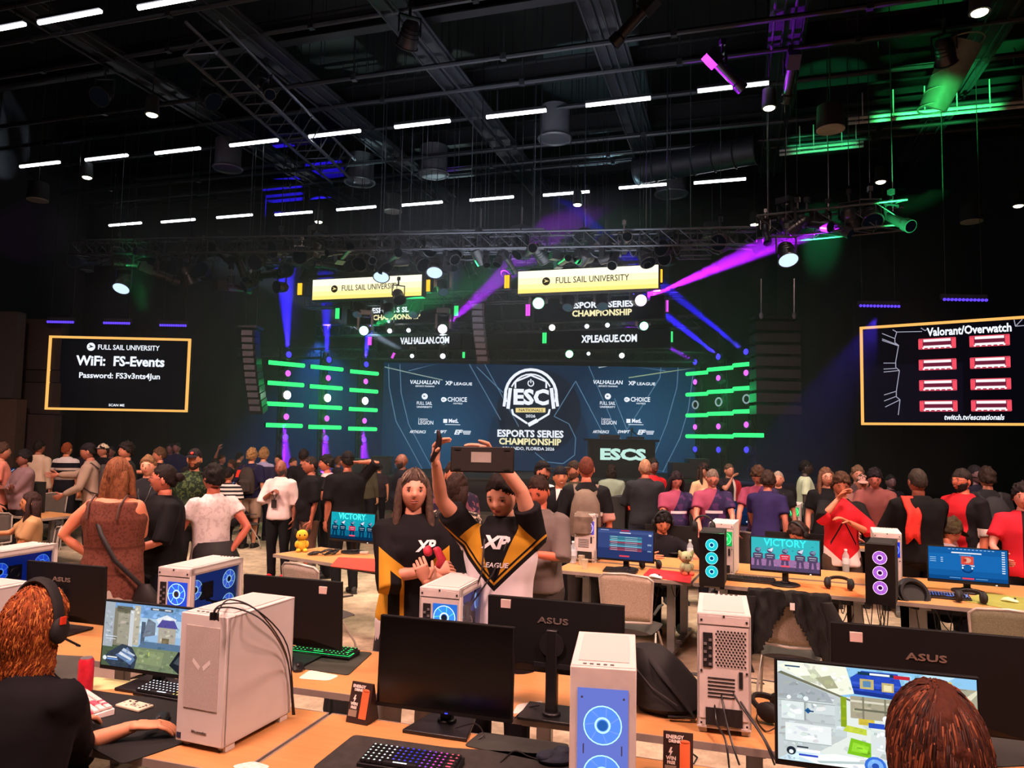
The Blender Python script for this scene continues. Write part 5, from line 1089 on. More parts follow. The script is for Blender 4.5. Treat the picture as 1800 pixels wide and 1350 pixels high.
mouse(at(1775, 1058, tz+.004), RC+1.2, 'pale mouse on the yellow green mat', m('d8d4a8', .4))
o = mat_([at(1398, 1024), at(1490, 1033), at(1520, 1050), at(1400, 1040)], tz, 'orange sheet lying right of the purple victory screen', 'd8743c', .7, 'paper_sheet', .001, 'paper', .03)
keyboard(at(1320, 1022, tz), RC, 'dark keyboard left of the purple victory screen', w_=.4, d=.13, keys='2c2c2e'); keyboard(at(1090, 1006, tz), RC, 'black keyboard under the tournament lobby monitor', w_=.3, d=.1)
keyboard(at(1668, 1052, tz), RC, 'keyboard with blue lit keys below the plain blue screen', w_=.3, d=.11, glow=['5080ff', 'a0b0ff'])
headset(at(1475, 1036, tz+.001), RC, 'black headset between the victory screen and the pink fan tower', s_=1.1); headset(at(1707, 1060, tz), RC, 'dark green tinted headset below the plain blue screen', s_=1.05)
headset(at(1143, 1000, tz), RC+.4, 'black headset right of the tournament lobby monitor'); o = headset(V(at(1243, 1018).x, at(1243, 1018).y+.12, tz+.45), RC, 'black headset hung on top of the cyan fan tower', lie=False)
t = thing('wheel_rest', 'black bowl shaped headset pad overhanging the third row edge', 'pad', at(1600, 1052, tz)); q = MB(); q.tube([(0, 0, 0), (0, -.02, .03), (0, -.05, .05)], [.1, .13, .13], 20); q.build('pad_body', matte, t); q = MB(); q.ring((0, -.055, .052), .1, .02, M=Matrix.Rotation(-1.2, 4, 'X').to_4x4() @ Matrix.Rotation(PI/2, 4, 'X') if 0 else Matrix.Rotation(1.15, 4, 'X'), n=22); q.build('rim', black, t)
chair(V(dp(1100, 1040, 6.0).x+.1, 6.24, 0), RC+PI+.0, 'mesh backed chair before the tournament lobby monitor', 'a89684')
chairC = chair(V(dp(1384, 1060, 5.4).x+.1, 5.6, 0), RC+PI, 'mesh chair draped with a black jacket', '8a7a6c')
chair(V(dp(1765, 1090, 5.0).x+.1, 5.2, 0), RC+PI, 'mesh chair under a greenish light at the right edge', '76745c')
chair(V(dp(536, 985, 6.2).x+.1, 6.42, 0), RL+PI, 'pale mesh chair in front of the table left of the woman', '9a8c80')
chair(V(-1.68, 2.5, 0), -ROW+.1+PI, 'dark mesh chair the ginger player sits on', '2e2a28', '6e5c54')
# jacket over the chair back
cl = V(chairC.location.x, chairC.location.y, 0); t = thing('jacket', 'black jacket with a white tag hung over a chair back', 'jacket', cl, chairC.rotation_euler.z); t.scale = (.89,)*3
q = MB(); nx, ny = 44, 48; vs = []
for j in range(ny+1):
    for i in range(nx+1):
        u = i/nx*2-1; s_ = j/ny          # over the back and down both faces
        w2 = .29+.06*s_; z = 1.0-.52*max(0, s_-.12)*(1+.25*abs(u)**3) if s_ > .12 else 1.0+.02*math.sin(s_*8)
        y = .30+.03+(.05 if s_ > .12 else -.06+s_*.9)+.02*math.sin(u*9+s_*4)+.015*math.sin(u*21)
        gap = .1*max(0, s_-.45)/.55 if abs(u) < .02 else 0
        vs.append(V(u*w2+.01*math.sin(s_*20+u*5), y, z-.012*math.cos(u*6)*s_))
fs = [(j*(nx+1)+i, j*(nx+1)+i+1, (j+1)*(nx+1)+i+1, (j+1)*(nx+1)+i) for j in range(ny) for i in range(nx) if not (abs((i+.5)/nx*2-1) < .08+.7*max(0, (j/ny-.3)) and j/ny > .3)]
q.add(vs, fs); b = q.build('jacket_body', m('0b0a0b', .9, bump=.4, scale=14), t); s_ = b.modifiers.new('thick', 'SOLIDIFY'); s_.thickness = .018
for s in (-1, 1):
    q = blob([((s*.27, .36, .95), (.05, 0, 0), (0, .05, 0)), ((s*.33, .37, .8), (.07, 0, .01), (0, .055, 0)), ((s*.34, .38, .6), (.065, 0, 0), (0, .05, 0)), ((s*.33, .39, .42), (.055, 0, 0), (0, .045, 0)), ((s*.28, .39, .36), (.03, 0, 0), (0, .03, 0))], 12, .012, 9); q.build('sleeve', m('0b0a0b', .9, bump=.4, scale=14), t)
q = MB(); q.box((-.03, .405, .9), (.035, .004, .055)); q.build('tag', m('d8ccc8'), t)
for i, (x, y, n_) in enumerate(((1007, 990, 'left of the violet fan tower'), (1213, 986, 'behind the cyan fan tower'), (1487, 1005, 'left of the pink fan tower, nearer one'), (1469, 1000, 'left of the pink fan tower, farther one'), (1767, 968, 'at the far right table end'))): bottle(at(x, y, tz), 'clear water bottle '+n_, .21)
for i, (x, y) in enumerate(((1022, 993), (1028, 1000))):
    q = MB(); q.tube([(0, 0, 0), (0, 0, .09)], [.025, .033], 14); o = q.build('plastic_cup', glass('d8ccb0', .45)); o.location = at(x, y, tz); tag(o, 'clear plastic cup left of the lobby monitor, %s one' % ('back', 'front')[i], 'cup', 'plastic cups')
# plush toys
def plush(p, s_, body, accent, label, ears):
    t = thing('plush_toy', label, 'toy', p, .3); q = MB(); q.ell((0, 0, .06), (.06, .05, .065), 16, 10); q.ell((-.05, -.03, .075), (.02, .02, .035), 10, 8); q.ell((.05, -.03, .075), (.02, .02, .035), 10, 8); q.build('body', m(body, .95), t)
    q = MB(); q.ell((0, -.005, .165), (.062, .055, .055), 18, 12); h_ = q.build('head', m(body, .95), t); q = MB()
    for s in (-1, 1): q = MB(); q.ell((s*.062, -.008, .19), (.02, .016, .042), 12, 8, M=Matrix.Rotation(s*.25, 4, 'Y')); q.build('ear', m(ears, .95), t)
    q = MB()
    for s in (-1, 1): q = MB(); q.ell((s*.035, -.05, .015), (.025, .035, .02), 12, 8); q.build('foot', m(accent, .95), t)
    q = MB()
    for s in (-1, 1): q.ell((s*.024, -.055, .17), (.007, .005, .009), 8, 6)
    q.build('eye', m('0a0a0a', .2), t); t.scale = (s_,)*3; return t
plush(at(530, 969, tz), 1.0, 'e0b030', 'e0b030', 'small yellow plush dog with dark ears on a table', '16120f')
plush(at(1205, 1010, tz), .95, 'a8b088', 'e06048', 'pale green plush toy with red feet by the cyan fan tower', '98a070')
q = MB(); rr = random.Random(4)
for k in range(14):
    a = V(rr.uniform(-.12, .12), rr.uniform(-.06, .06), rr.uniform(.01, .04)); q.tube([a+V(.05*math.cos(j*.7+k), .04*math.sin(j*.7+k*2), .012*math.sin(j+k)) for j in range(9)], .006, 6)
o = q.build('cable_pile', black); o.location = at(568, 975, tz); tag(o, 'heap of coiled black cables beside the yellow plush dog', 'cables', kind='stuff')
# ---- row D and the back desks
D0, D1 = at(1055, 930), at(1850, 990); D0.z = D1.z = 0; Dd = (D1-D0).normalized(); RD = math.atan2(Dd.y, Dd.x)
nD = (D1-D0).length; 
for i in range(3): table(D0+Dd*(nD*i/3+.01), D0+Dd*(nD*(i+1)/3-.01), .6, 'fourth row folding table, %s of three' % ORD[i], g_t)
for i, (x0_, x1_, yt, yb, lab) in enumerate(((1121, 1188, 878, 916, 'left of the two beside red fan towers'), (1285, 1352, 882, 926, 'right of the two beside red fan towers'), (1492, 1530, 895, 930, 'behind the red jersey player'), (1735, 1765, 935, 952, 'far right, tilted'))):
    xm_ = (x0_+x1_)/2; y_ = at(xm_, 930+(xm_-1055)*60/795).y+.3
    mon((x0_+x1_)/2, yb, (x0_+x1_)/2, yt, yb, 'monitor with a dark blue desktop picture, '+lab, y=y_, rz=RD+.1, w_=(x1_-x0_)*y_/1300/.97, art=WALLP, gain=.8)
for i, (x0_, yt, h_, lab, kw) in enumerate(((1084, 874, .45, 'black tower left of a red fan tower, fourth row', {}), (1106, 872, .45, 'black tower with a red glowing fan, left one on the fourth row', {'rear': 'red'}), (1190, 884, .44, 'plain black tower just right of the left wallpaper monitor', {}), (1220, 884, .44, 'plain black tower left of the right red fan tower', {}),
     (1250, 880, .44, 'black tower with a red glowing fan, right one on the fourth row', {'rear': 'red'}), (1356, 890, .44, 'black tower left of the white green lit tower', {}), (1391, 886, .47, 'white tower with green lit fans on the fourth row', {'rear': 'green', 'kind': 'white'}), (1424, 888, .43, 'black tower right of the white green lit tower', {}))):
    kk = dict(kind='black'); kk.update(kw); y_ = at(x0_, 935).y; p = dp(x0_+14, yt, y_)
    pc((p.x, y_+.2, tz), RD+PI, lab, w_=.2, d=.38, h=min(.5, max(.36, p.z-tz)), **kk)
chair(V(at(1318, 975, .7).x, at(1318, 975, .7).y+.35, 0), RC, 'mesh chair behind the white tower with the green rear fan', '5c5048')
# left back desks
for i, (a, b, lab) in enumerate((((60, 868), (190, 882), 'far table under the left crowd with small monitors'), ((255, 862), (425, 872), 'far table behind the white tee visitor'), ((-40, 900), (70, 912), 'table at the left edge behind the seated girl'))):
    p, r = at(*a), at(*b); p.z = r.z = 0; table(p, r, .6, lab, g_t)
for i, (x, yt, yb, y_, lab, lt) in enumerate(((8, 822, 852, at(8, 905).y+.35, 'at the left edge', 1), (106, 826, 856, at(106, 873).y+.3, 'under the ginger haired visitor', 1), (166, 826, 846, at(166, 879).y+.35, 'behind the backpack visitor', 1), (400, 846, 860, at(400, 871).y+.3, 'on the far table by the striped visitor', 1))):
    mon(x, yb+6, x, yt, yb, 'distant monitor with a dark blue screen '+lab, y=y_, rz=-.2, w_=.5, art=WALLP, gain=.8)
t = thing('computer_tower', 'dark tower with a round white light at the left edge', 'computer', (dp(27, 840, at(27, 907).y).x, at(27, 907).y+.3, tz), -.2); q = MB(); q.box((0, 0, .22), (.2, .4, .44)); q.build('case_shell', matte, t, .004); q = MB(); q.disc((.0, -.203, .3), .03, 14, 'Y'); q.build('power_ring', em('f0f4ff', 2), t)
for i, (x, y, y_) in enumerate(((85, 905, 12.2), (20, 925, 9.3), (430, 890, 12.6), (1560, 960, 9.4))):
    p = dp(x, y, y_); chair(V(p.x, p.y, 0), .4+i*.9, 'mesh chair among the back desks, %s' % ORD[i], '4c443e')
t = thing('backpack', 'black backpack with white marks standing on the floor left of the woman', 'backpack', V(at(642, 1090, 0).x, at(642, 1090, 0).y, 0) if 0 else V(-1.02, 5.0, 0))
blob([((0, 0, .0), (.13, 0, 0), (0, .09, 0)), ((0, 0, .03), (.17, 0, 0), (0, .12, 0)), ((0, 0, .25), (.17, 0, 0), (0, .12, 0)), ((0, .02, .42), (.14, 0, 0), (0, .09, 0)), ((0, .03, .5), (.06, 0, 0), (0, .05, 0))]).build('bag_body', m('101012', .8, bump=.3, scale=20), t)
q = MB(); q.tube([(-.05, -.02, .49), (0, -.03, .54), (.05, -.02, .49)], .012, 6); q.tube([(-.12, -.12, .4), (-.13, -.16, .2), (-.1, -.13, .05)], .016, 6, flat=.4); q.build('strap', m('1c1c20'), t); q = MB(); q.box((-.05, -.13, .3), (.012, .004, .06)); q.box((.02, -.128, .12), (.02, .004, .02)); q.build('logo', m('e8e8e8'), t)
rr = random.Random(9)
q = MB()
for k in range(30):                                             # cable loops hanging below row C
    s0 = rr.uniform(.2, 4.2); a = cp(s0, .1)+V(0, 0, .7); b = a+Cd*rr.uniform(.05, .3)+CN*.2; s_ = rr.uniform(.1, .5)
    q.tube([a.lerp(b, j/8)-V(0, 0, s_*math.sin(PI*j/8)) for j in range(9)], .004, 5)
tag(q.build('hanging_cables', black), 'tangle of thin black cables hanging under the third row desks', 'cables', kind='stuff')
q = MB()
for k in range(26):
    a = V(rr.uniform(.6, 4.5), rr.uniform(4.6, 6.3), .006); q.tube([a+V(.25*math.cos(j*.6+k)+.08*j, .12*math.sin(j*.9+k*2), 0) for j in range(9)], .005, 5)
tag(q.build('floor_cables', black), 'loose black cables trailing on the floor before the third row', 'cables', kind='stuff')
# ================================================================ people
def pm(base, rules, rough=.8, noise_col=None, nscale=8, kind='noise'):
    """cloth cut from panels: rules = (colour, [(ax, ay, az, a|x|, d), ...]) in body coordinates, later ones on top"""
    mt = bpy.data.materials.new('cloth_panels'); mt.use_nodes = True; nt = mt.node_tree; L = nt.links.new; N = nt.nodes.new; b = nt.nodes['Principled BSDF']; b.inputs['Roughness'].default_value = rough; b.inputs['Specular IOR Level'].default_value = .15
    tc = N('ShaderNodeTexCoord'); sx = N('ShaderNodeSeparateXYZ'); L(tc.outputs['Object'], sx.inputs[0]); ab = N('ShaderNodeMath'); ab.operation = 'ABSOLUTE'; L(sx.outputs[0], ab.inputs[0])
    cur = N('ShaderNodeRGB'); cur.outputs[0].default_value = lin(base)+(1,); out = cur.outputs[0]
    if noise_col:
        if kind == 'noise': nz = N('ShaderNodeTexNoise'); nz.inputs['Detail'].default_value = 2; fac = nz.outputs[0]; thr = .55
        elif kind == 'cells': nz = N('ShaderNodeTexVoronoi'); fac = nz.outputs[0]; thr = .42
        else: nz = N('ShaderNodeTexWave'); nz.bands_direction = 'Z'; fac = nz.outputs['Fac' if 'Fac' in nz.outputs else 1]; thr = .5
        nz.inputs['Scale'].default_value = nscale; L(tc.outputs['Object'], nz.inputs[0]); g = N('ShaderNodeMath'); g.operation = 'GREATER_THAN'; g.inputs[1].default_value = thr; L(fac, g.inputs[0])
        mx = N('ShaderNodeMixRGB'); L(g.outputs[0], mx.inputs[0]); L(out, mx.inputs[1]); mx.inputs[2].default_value = lin(noise_col)+(1,); out = mx.outputs[0]
    for col, planes in rules:
        mask = None
        for ax, ay, az, aa, d in planes:
            dt = N('ShaderNodeVectorMath'); dt.operation = 'DOT_PRODUCT'; L(tc.outputs['Object'], dt.inputs[0]); dt.inputs[1].default_value = (ax, ay, az)
            ma = N('ShaderNodeMath'); ma.operation = 'MULTIPLY_ADD'; L(ab.outputs[0], ma.inputs[0]); ma.inputs[1].default_value = aa; L(dt.outputs['Value'], ma.inputs[2])
            g = N('ShaderNodeMath'); g.operation = 'GREATER_THAN'; L(ma.outputs[0], g.inputs[0]); g.inputs[1].default_value = d; o = g.outputs[0]
            if mask is not None: mu = N('ShaderNodeMath'); mu.operation = 'MULTIPLY'; L(mask, mu.inputs[0]); L(o, mu.inputs[1]); o = mu.outputs[0]
            mask = o
        mx = N('ShaderNodeMixRGB'); L(mask, mx.inputs[0]); L(out, mx.inputs[1]); mx.inputs[2].default_value = lin(col)+(1,); out = mx.outputs[0]
    L(out, b.inputs['Base Color']); return mt
def cl(h): return h if not isinstance(h, str) else m(h, .9, vary=.12, scale=5, bump=.15, spec=.15)
HA, HB, HC = .077, .098, .119
def hp(d, k=1.0):
    x, y, z = d; fy = max(0, -y); X, Y, Z = HA*x, HB*y, HC*z
    if z < 0:
        X *= 1-.22*min(1, -z)**1.6
        if y > 0: Y *= 1-.5*min(1, -z*1.2)
    g = math.exp(-(x/.17)**2)*fy
    Y -= .026*g*math.exp(-((z+.16)/.13)**2)+.012*g*math.exp(-((z-.02)/.14)**2)
    Y += .010*fy*math.exp(-((abs(x)-.38)/.17)**2-((z-.03)/.12)**2)
    Y -= .005*fy*math.exp(-((z-.24)/.1)**2)*math.exp(-(x/.6)**2)+.005*g*math.exp(-((z+.5)/.1)**2)+.010*fy*math.exp(-((z+.86)/.16)**2)*math.exp(-(x/.4)**2)
    X += (.004 if x > 0 else -.004)*fy*math.exp(-((z+.15)/.2)**2)*min(1, abs(x)*2)
    return V(X, Y, Z)*k
def sph(fn, n, k):
    vs = [fn(V(0, 0, -1))]; fs = []
    for j in range(1, k):
        a = -PI/2+PI*j/k
        for i in range(n): p = 2*PI*i/n; vs.append(fn(V(math.cos(a)*math.cos(p), math.cos(a)*math.sin(p), math.sin(a))))
    vs.append(fn(V(0, 0, 1))); L = len(vs)-1
    for i in range(n):
        i2 = (i+1) % n; fs += [(0, 1+i2, 1+i), (L, L-n+i, L-n+i2)]
        for j in range(k-2): fs.append((1+j*n+i, 1+j*n+i2, 1+(j+1)*n+i2, 1+(j+1)*n+i))
    return vs, fs
def head_mesh(q, M, res=1, face=True, mouth=0, smile=False):
    q.T = M; q.k = 0; n = int(28*res); q.add(*sph(hp, n, int(20*res)))
    for s in (-1, 1): q.ell((s*HA*1.0, .012, -.008), (.009, .018, .031), 10, 8, M=Matrix.Rotation(.2, 4, 'X'))
    if face:
        for s in (-1, 1):
            e = hp(V(s*.40, -.9, .03).normalized()); q.k = 2; q.ell(e+V(0, .008, 0), (.0125, .0125, .0056), 12, 8); q.k = 3; q.ell(e+V(0, -.0015, 0), (.0052, .004, .0052), 10, 6)
            q.ell(e+V(0, .001, .0062), (.014, .007, .0014), 10, 6); b = hp(V(s*.42, -.88, .23).normalized()); q.ell(b+V(0, -.001, 0), (.019, .005, .0028), 10, 6, M=Matrix.Rotation(s*.12, 4, 'Y'))
        q.k = 1; c = hp(V(0, -1, -.5).normalized()); q.ell(c+V(0, .002, .003), (.026, .009, .0036), 12, 6); q.ell(c+V(0, .002, -.004-mouth), (.023, .010, .0046), 12, 6)
        if mouth: q.k = 3; q.ell(c+V(0, .0, -.001-mouth/2), (.016, .008, .003+mouth/2), 12, 6)
        if smile: q.k = 2; q.ell(c+V(0, -.003, -.001), (.017, .008, .0035), 12, 6)
    q.T = Matrix()
def hand_mesh(q, W, d, pn, side, curl=.5, s_=1.0, spread=.1):
    d = Vector(d).normalized(); pn = Vector(pn); pn = (pn-d*pn.dot(d)).normalized(); u = d.cross(pn)*side   # u points to the thumb side
    W = Vector(W); L = .088*s_
    q.loft([(W-d*.02, u*.024*s_, pn*.018*s_), (W+d*.01, u*.026*s_, pn*.017*s_), (W+d*L*.5, u*.039*s_, pn*.015*s_), (W+d*L*.95, u*.04*s_, pn*.012*s_), (W+d*L*1.05, u*.035*s_, pn*.006*s_)], 12)
    for i, (off, ln) in enumerate(((.031, .072), (.0105, .080), (-.0105, .074), (-.031, .058))):
        p = W+d*L*.95+u*off*s_; dd = (d+u*off*spread*10*.3).normalized(); a = curl*(.8+.08*i); pts = [p-dd*.01]; 
        for k, f in enumerate((.44, .31, .25)):
            pts.append(p); dd = (dd*math.cos(a)+pn*math.sin(a)).normalized() if k or curl > .2 else dd; p = p+dd*ln*f*s_*1.1
        pts.append(p); q.tube(pts[1:], [.0095*s_, .0088*s_, .0082*s_, .0068*s_], 8, True)
    p = W+d*L*.25+u*.03*s_; t1 = (d*.55+u*.75+pn*.25).normalized(); t2 = (d*.75+u*.3+pn*(.3+curl*.5)).normalized()
    q.tube([p-t1*.012, p+t1*.032*s_, p+t1*.032*s_+t2*.03*s_, p+t1*.032*s_+t2*.055*s_], [.0125*s_, .011*s_, .0098*s_, .0075*s_], 8, True)
def ik(a, b, l1, l2, hint):
    a, b = Vector(a), Vector(b); d = b-a; L = d.length
    if L > (l1+l2)*.985: b = a+d*((l1+l2)*.985/L); d = b-a; L = d.length
    x = (l1*l1-l2*l2+L*L)/(2*L); h = math.sqrt(max(0, l1*l1-x*x)); dn = d/L; hv = Vector(hint); hv = hv-dn*hv.dot(dn); hv = hv.normalized() if hv.length > 1e-4 else V(0, 1, 0)
    return a+dn*x+hv*h, b
PEND = []; DEC = []
PRE = {'down': ((.25, -.03, .83), (.3, .9, 0)), 'bent': ((.2, -.32, 1.08), (.5, .3, -.8)), 'phone': ((.06, -.3, 1.2), (.7, .2, -.8)), 'fold': ((-.1, -.2, 1.2), (.8, -.1, -.6)), 'hip': ((.19, -.04, 1.02), (1, .5, 0)),
       'chest': ((.03, -.2, 1.28), (.8, .2, -.8)), 'desk': ((.2, -.42, .86), (.6, .5, -.3)), 'head': ((.1, .06, 1.62), (1, .1, .1)), 'up': ((.28, -.12, 1.9), (.9, 0, 0)), 'clasp': ((.05, -.27, 1.16), (.9, .3, -.6)), 'face': ((.06, -.2, 1.5), (.7, -.1, -.8)), 'back': ((.1, .16, 1.0), (.8, .6, 0)), 'point': ((.3, -.5, 1.35), (.4, .3, -.8)), 'lap': ((.1, -.34, .72), (.8, .2, -.4))}
def _pend(q, name, mats, parent, vox, smooth=6, fold=0, extra=None, own=None):
    o = q.build(name, mats, parent, smooth=0) if own is None else own
    r = o.modifiers.new('r', 'REMESH'); r.mode = 'VOXEL'; r.voxel_size = vox; r.use_smooth_shade = True
    s_ = o.modifiers.new('s', 'SMOOTH'); s_.factor = .5; s_.iterations = smooth
    PEND.append((o, mats, fold, extra)); return o
def bake_people():
    bpy.context.view_layer.update(); dg = bpy.context.evaluated_depsgraph_get(); done = []
    for o, mats, fold, extra in PEND: done.append(bpy.data.meshes.new_from_object(o.evaluated_get(dg)))
    for (o, mats, fold, extra), me in zip(PEND, done):
        bm = bmesh.new(); bm.from_mesh(me)
        if fold:
            bm.normal_update()
            for v in bm.verts: p = v.co; v.co = p+v.normal*(noise.noise(V(p.x*6, p.y*6, p.z*3.2+sum(map(ord, o.name)) % 17))*fold+noise.noise(V(p.x*14, p.y*14, p.z*9))*fold*.5)
        for f_ in bm.faces: f_.material_index = 0
        if extra is not None:
            ex = extra.mesh('extra', mats, 0); bm.from_mesh(ex)
        for f_ in bm.faces: f_.smooth = True
        out = bpy.data.meshes.new(o.name); bm.to_mesh(out); bm.free()
        for x in mats: out.materials.append(x)
        o.modifiers.clear(); o.data = out
    PEND.clear()
def person(px_, ytop, y, face, label, shirt='1a1a1e', pants='1c1e26', skin='c08468', hair=('short', '241812'), arms=('down', 'down'), sleeve=.5, w_=1.0, H=None, lean=0, sit=None, legs='long', shoes='141414', cap=None, beard=None, glasses=None, hyaw=0, hpitch=0, fem=False, vox=.02, res=.7, group=None, dx=0, stance=.11, hroll=0, curl=.5, mouth=0, smile=False, skirt=None, facial=True, neckline=1.465, hem=.88, hoff=None, standing_z=0, step=0, hairn=0, bust=1):
    top = dp(px_, ytop, y); face = math.radians(face)
    zo = 0 if sit is None else sit-.93
    S = (H or ((top.z-standing_z)/(1.75-.3*lean*lean))) / 1.75 if sit is None and H is None else (H or 1.75)/1.75
    if sit is None and H is None: S = (top.z-standing_z)/(1.75-.25*lean*lean)
    root_z = standing_z if sit is None else top.z-(1.75+zo)*S+.0
    up = lambda p: (lambda v: V(v.x, -(0)+(v.y*math.cos(lean)-(v.z-.95)*math.sin(lean)), .95+(v.z-.95)*math.cos(lean)+v.y*math.sin(lean))+V(0, 0, zo))(Vector(p))
    off = up((0, 0, 1.64)); ox, oy = off.x, off.y
    cf, sf = math.cos(face), math.sin(face)
    loc = V(top.x-(ox*cf-oy*sf)*S+dx, y-(ox*sf+oy*cf)*S, root_z)
    root = bpy.data.objects.new('person', None)
    sk = [m(skin, .55, vary=.08, scale=7), m('b25c4c' if skin > '8' else '6a3830', .5), m('e4dcd6', .3), m('1c1310', .4)]
    bq = MB(); ex = MB(); W = w_
    tors = [(.90, .160, .112, 0), (.98, .158, .118, 0), (1.08, .140 if fem else .148, .104, -.003), (1.20, .148, .112, -.006), (1.31, .168, .118, -.008), (1.39, .170, .105, -.002), (1.44, .135, .082, .004), (1.475, .075, .062, .004)]
    def sec(z, rx, ry, yo, inf=0, k=1.0):
        return (up((0, yo, z)), V((rx*W+inf)*k, 0, 0), V(0, (ry*(W*1.25-.25)+inf)*k*math.cos(lean), (ry+inf)*k*math.sin(lean)))
    bq.loft([sec(*t_) for t_ in tors], 16)
    HM = Matrix.Translation(up((0, -.012, 1.632))) @ Matrix.Rotation(hyaw, 4, 'Z') @ Matrix.Rotation(lean*.6+hpitch, 4, 'X') @ Matrix.Rotation(hroll, 4, 'Y')
    nb = HM @ V(0, .022, -.075)
    bq.tube([up((0, .0, 1.44)), up((0, 0, 1.49)), nb], [.068, .056, .055], 12)
    sh = MB(); shw = .175*(1+.55*(W-1))*(.93 if fem else 1)
    sh.loft([sec(hem, .168, .122, 0, .012), sec(hem+.03, .168, .124, 0, .014)]+[sec(*t_, .016) for t_ in tors[1:6] if t_[0] < neckline+.01]+[sec(1.44, .142, .092, .004, .012)]+([sec(1.478, .088, .074, .004, .008), sec(neckline+.04, .066, .066, .004, .006)] if neckline > 1.4 else []), 18)
    if W > 1.12: sh.ell(up((0, -.05*W, 1.08)), (.15*W, .12*W, .14), 16, 10)
    if fem:
        for s in (-1, 1): sh.ell(up((s*.075, -.095, 1.29)), (.075, .06*bust, .07), 12, 8)
    wr = {}
    for s, a in ((-1, arms[0]), (1, arms[1])):
        spec = dict(hd=None, pn=None, curl=curl, hint=None)
        if isinstance(a, dict): spec.update(a); t_ = spec['t']
        else: t_ = a
        if isinstance(t_, str): p_, hnt = PRE[t_]; tgt = up((s*p_[0], p_[1], p_[2])) if t_ not in ('desk',) else V(s*p_[0], p_[1]-.2*lean, p_[2]+zo*.3+(0 if sit is None else .12)); hint = V(s*hnt[0], hnt[1], hnt[2])
        else:
            wv = Vector(t_); l = wv-loc; tgt = V((l.x*cf+l.y*sf)/S, (-l.x*sf+l.y*cf)/S, l.z/S); hint = V(s*.7, .4, -.7)
        if spec['hint']: hint = Vector(spec['hint'])
        W2L = lambda p: (lambda l: V((l.x*cf+l.y*sf)/S, (-l.x*sf+l.y*cf)/S, l.z/S))(Vector(p)-loc)
        sp_ = up((s*shw, .0, 1.415)); el, wrp = ik(sp_, tgt, .285, .25, hint) if 'el' not in spec else (W2L(spec['el']), tgt); wr[s] = (sp_, el, wrp)
        r = (.047*(.6+.4*W), .038, .029)
        bq.tube([sp_+V(-s*.02, 0, -.01), sp_.lerp(el, .5), el, el.lerp(wrp, .35), wrp], [r[0]*1.0, r[0], r[1], r[1]*.98, r[2]*.88], 12, True)
        fd = (wrp-el).normalized(); hd = Vector(spec['hd']) if spec['hd'] else fd; pn = Vector(spec['pn']) if spec['pn'] else V(-s, -.3, 0)
        if spec['pn'] is None and abs(Vector(pn).normalized().dot(hd.normalized())) > .9: pn = V(0, -.5, 1)
        hand_mesh(ex, wrp, hd, pn, -s if (Vector(hd).cross(pn)).dot(V(0, -1, .3)) > 0 and 0 else 1 if (Vector(hd).cross(pn)).dot(V(0, -1, .4)) >= 0 else -1, spec['curl'])
        if sleeve > 0:
            pts = [sp_+V(-s*.05, 0, .0), sp_+V(-s*.01, 0, .0)]; rr_ = [r[0]*1.2+.014, r[0]*1.2+.018]; sh.ell(sp_+V(-s*.012, 0, -.002), (r[0]*1.05+.016, r[0]*1.1+.018, r[0]*1.0+.012), 14, 10)
            if sleeve <= 1: e_ = sp_.lerp(el, max(.3, sleeve*1.35)); pts += [sp_.lerp(e_, .6), e_]; rr_ += [r[0]+.022, r[0]+.026]
            else: pts += [sp_.lerp(el, .6), el, el.lerp(wrp, .6), el.lerp(wrp, .92)]; rr_ += [r[0]+.016, r[1]+.016, r[1]+.012, r[2]+.014]
            sh.tube(pts, rr_, 12, False)
    lg = MB(); hz = .93+zo; feet = []
    for s in (-1, 1):
        hj = V(s*.088*W, 0, .9+zo)
        if sit is None: st_ = step*s; kn = V(s*(stance*.95), -.02-st_*.4, .49); an = V(s*stance, .03-st_, .085)
        else: kn = V(s*.13, -.42, sit+.03); an = V(s*.13, -.40, .085-root_z/S)
        tr = .083*(.5+.5*W); bq.tube([hj, hj.lerp(kn, .5), kn, kn.lerp(an, .35), an], [tr, tr*.85, .054, .052, .036], 12, True)
        feet.append(an)
        if legs == 'long': lg.tube([hj, hj.lerp(kn, .5), kn, kn.lerp(an, .5), an+V(0, 0, -.02)], [tr+.02, tr*.85+.018, .075, .068, .062], 14, True)
        elif legs == 'short': e_ = hj.lerp(kn, .92); lg.tube([hj, hj.lerp(e_, .5), e_], [tr+.022, tr+.02, tr+.016], 14)
    lg.loft([(V(0, 0, .82+zo), V(.1*W, 0, 0), V(0, .09, 0)), (V(0, 0, .88+zo), V(.165*W, 0, 0), V(0, .125*(W*1.2-.2), 0)), (V(0, 0, .96+zo), V(.163*W, 0, 0), V(0, .125*(W*1.2-.2), 0)), (V(0, 0, 1.02+zo), V(.15*W, 0, 0), V(0, .115, 0))], 16)
    head_mesh(ex, HM, res, facial, mouth, smile)
    body = _pend(bq, 'person', sk, None, vox, 5, 0, ex); body['is_body'] = 1
    body.location = loc; body.rotation_euler = (0, 0, face); body.scale = (S,)*3
    tag(body, label, 'person', group); bpy.data.objects.remove(root)
    if shirt is not None: _pend(sh, 'shirt', [cl(shirt)], body, vox*.9, 4, .012)
    if skirt:
        z0, col, r0 = skirt; sk_ = MB(); n_ = 22; secs = []
        for k in range(6):
            t_ = k/5; z = 1.0+zo+(z0-1.0-zo)*t_; secs.append((V(0, 0, z), V((.155+(r0-.155)*t_)*W, 0, 0), V(0, (.12+(r0*.8-.12)*t_)*W, 0)))
        sk_.loft(secs, 28); _pend(sk_, 'skirt', [cl(col)], body, vox*.9, 3, .014)
    elif legs != 'none': _pend(lg, {'long': 'trousers', 'short': 'shorts'}[legs], [cl(pants)], body, vox*.9, 4, .01)
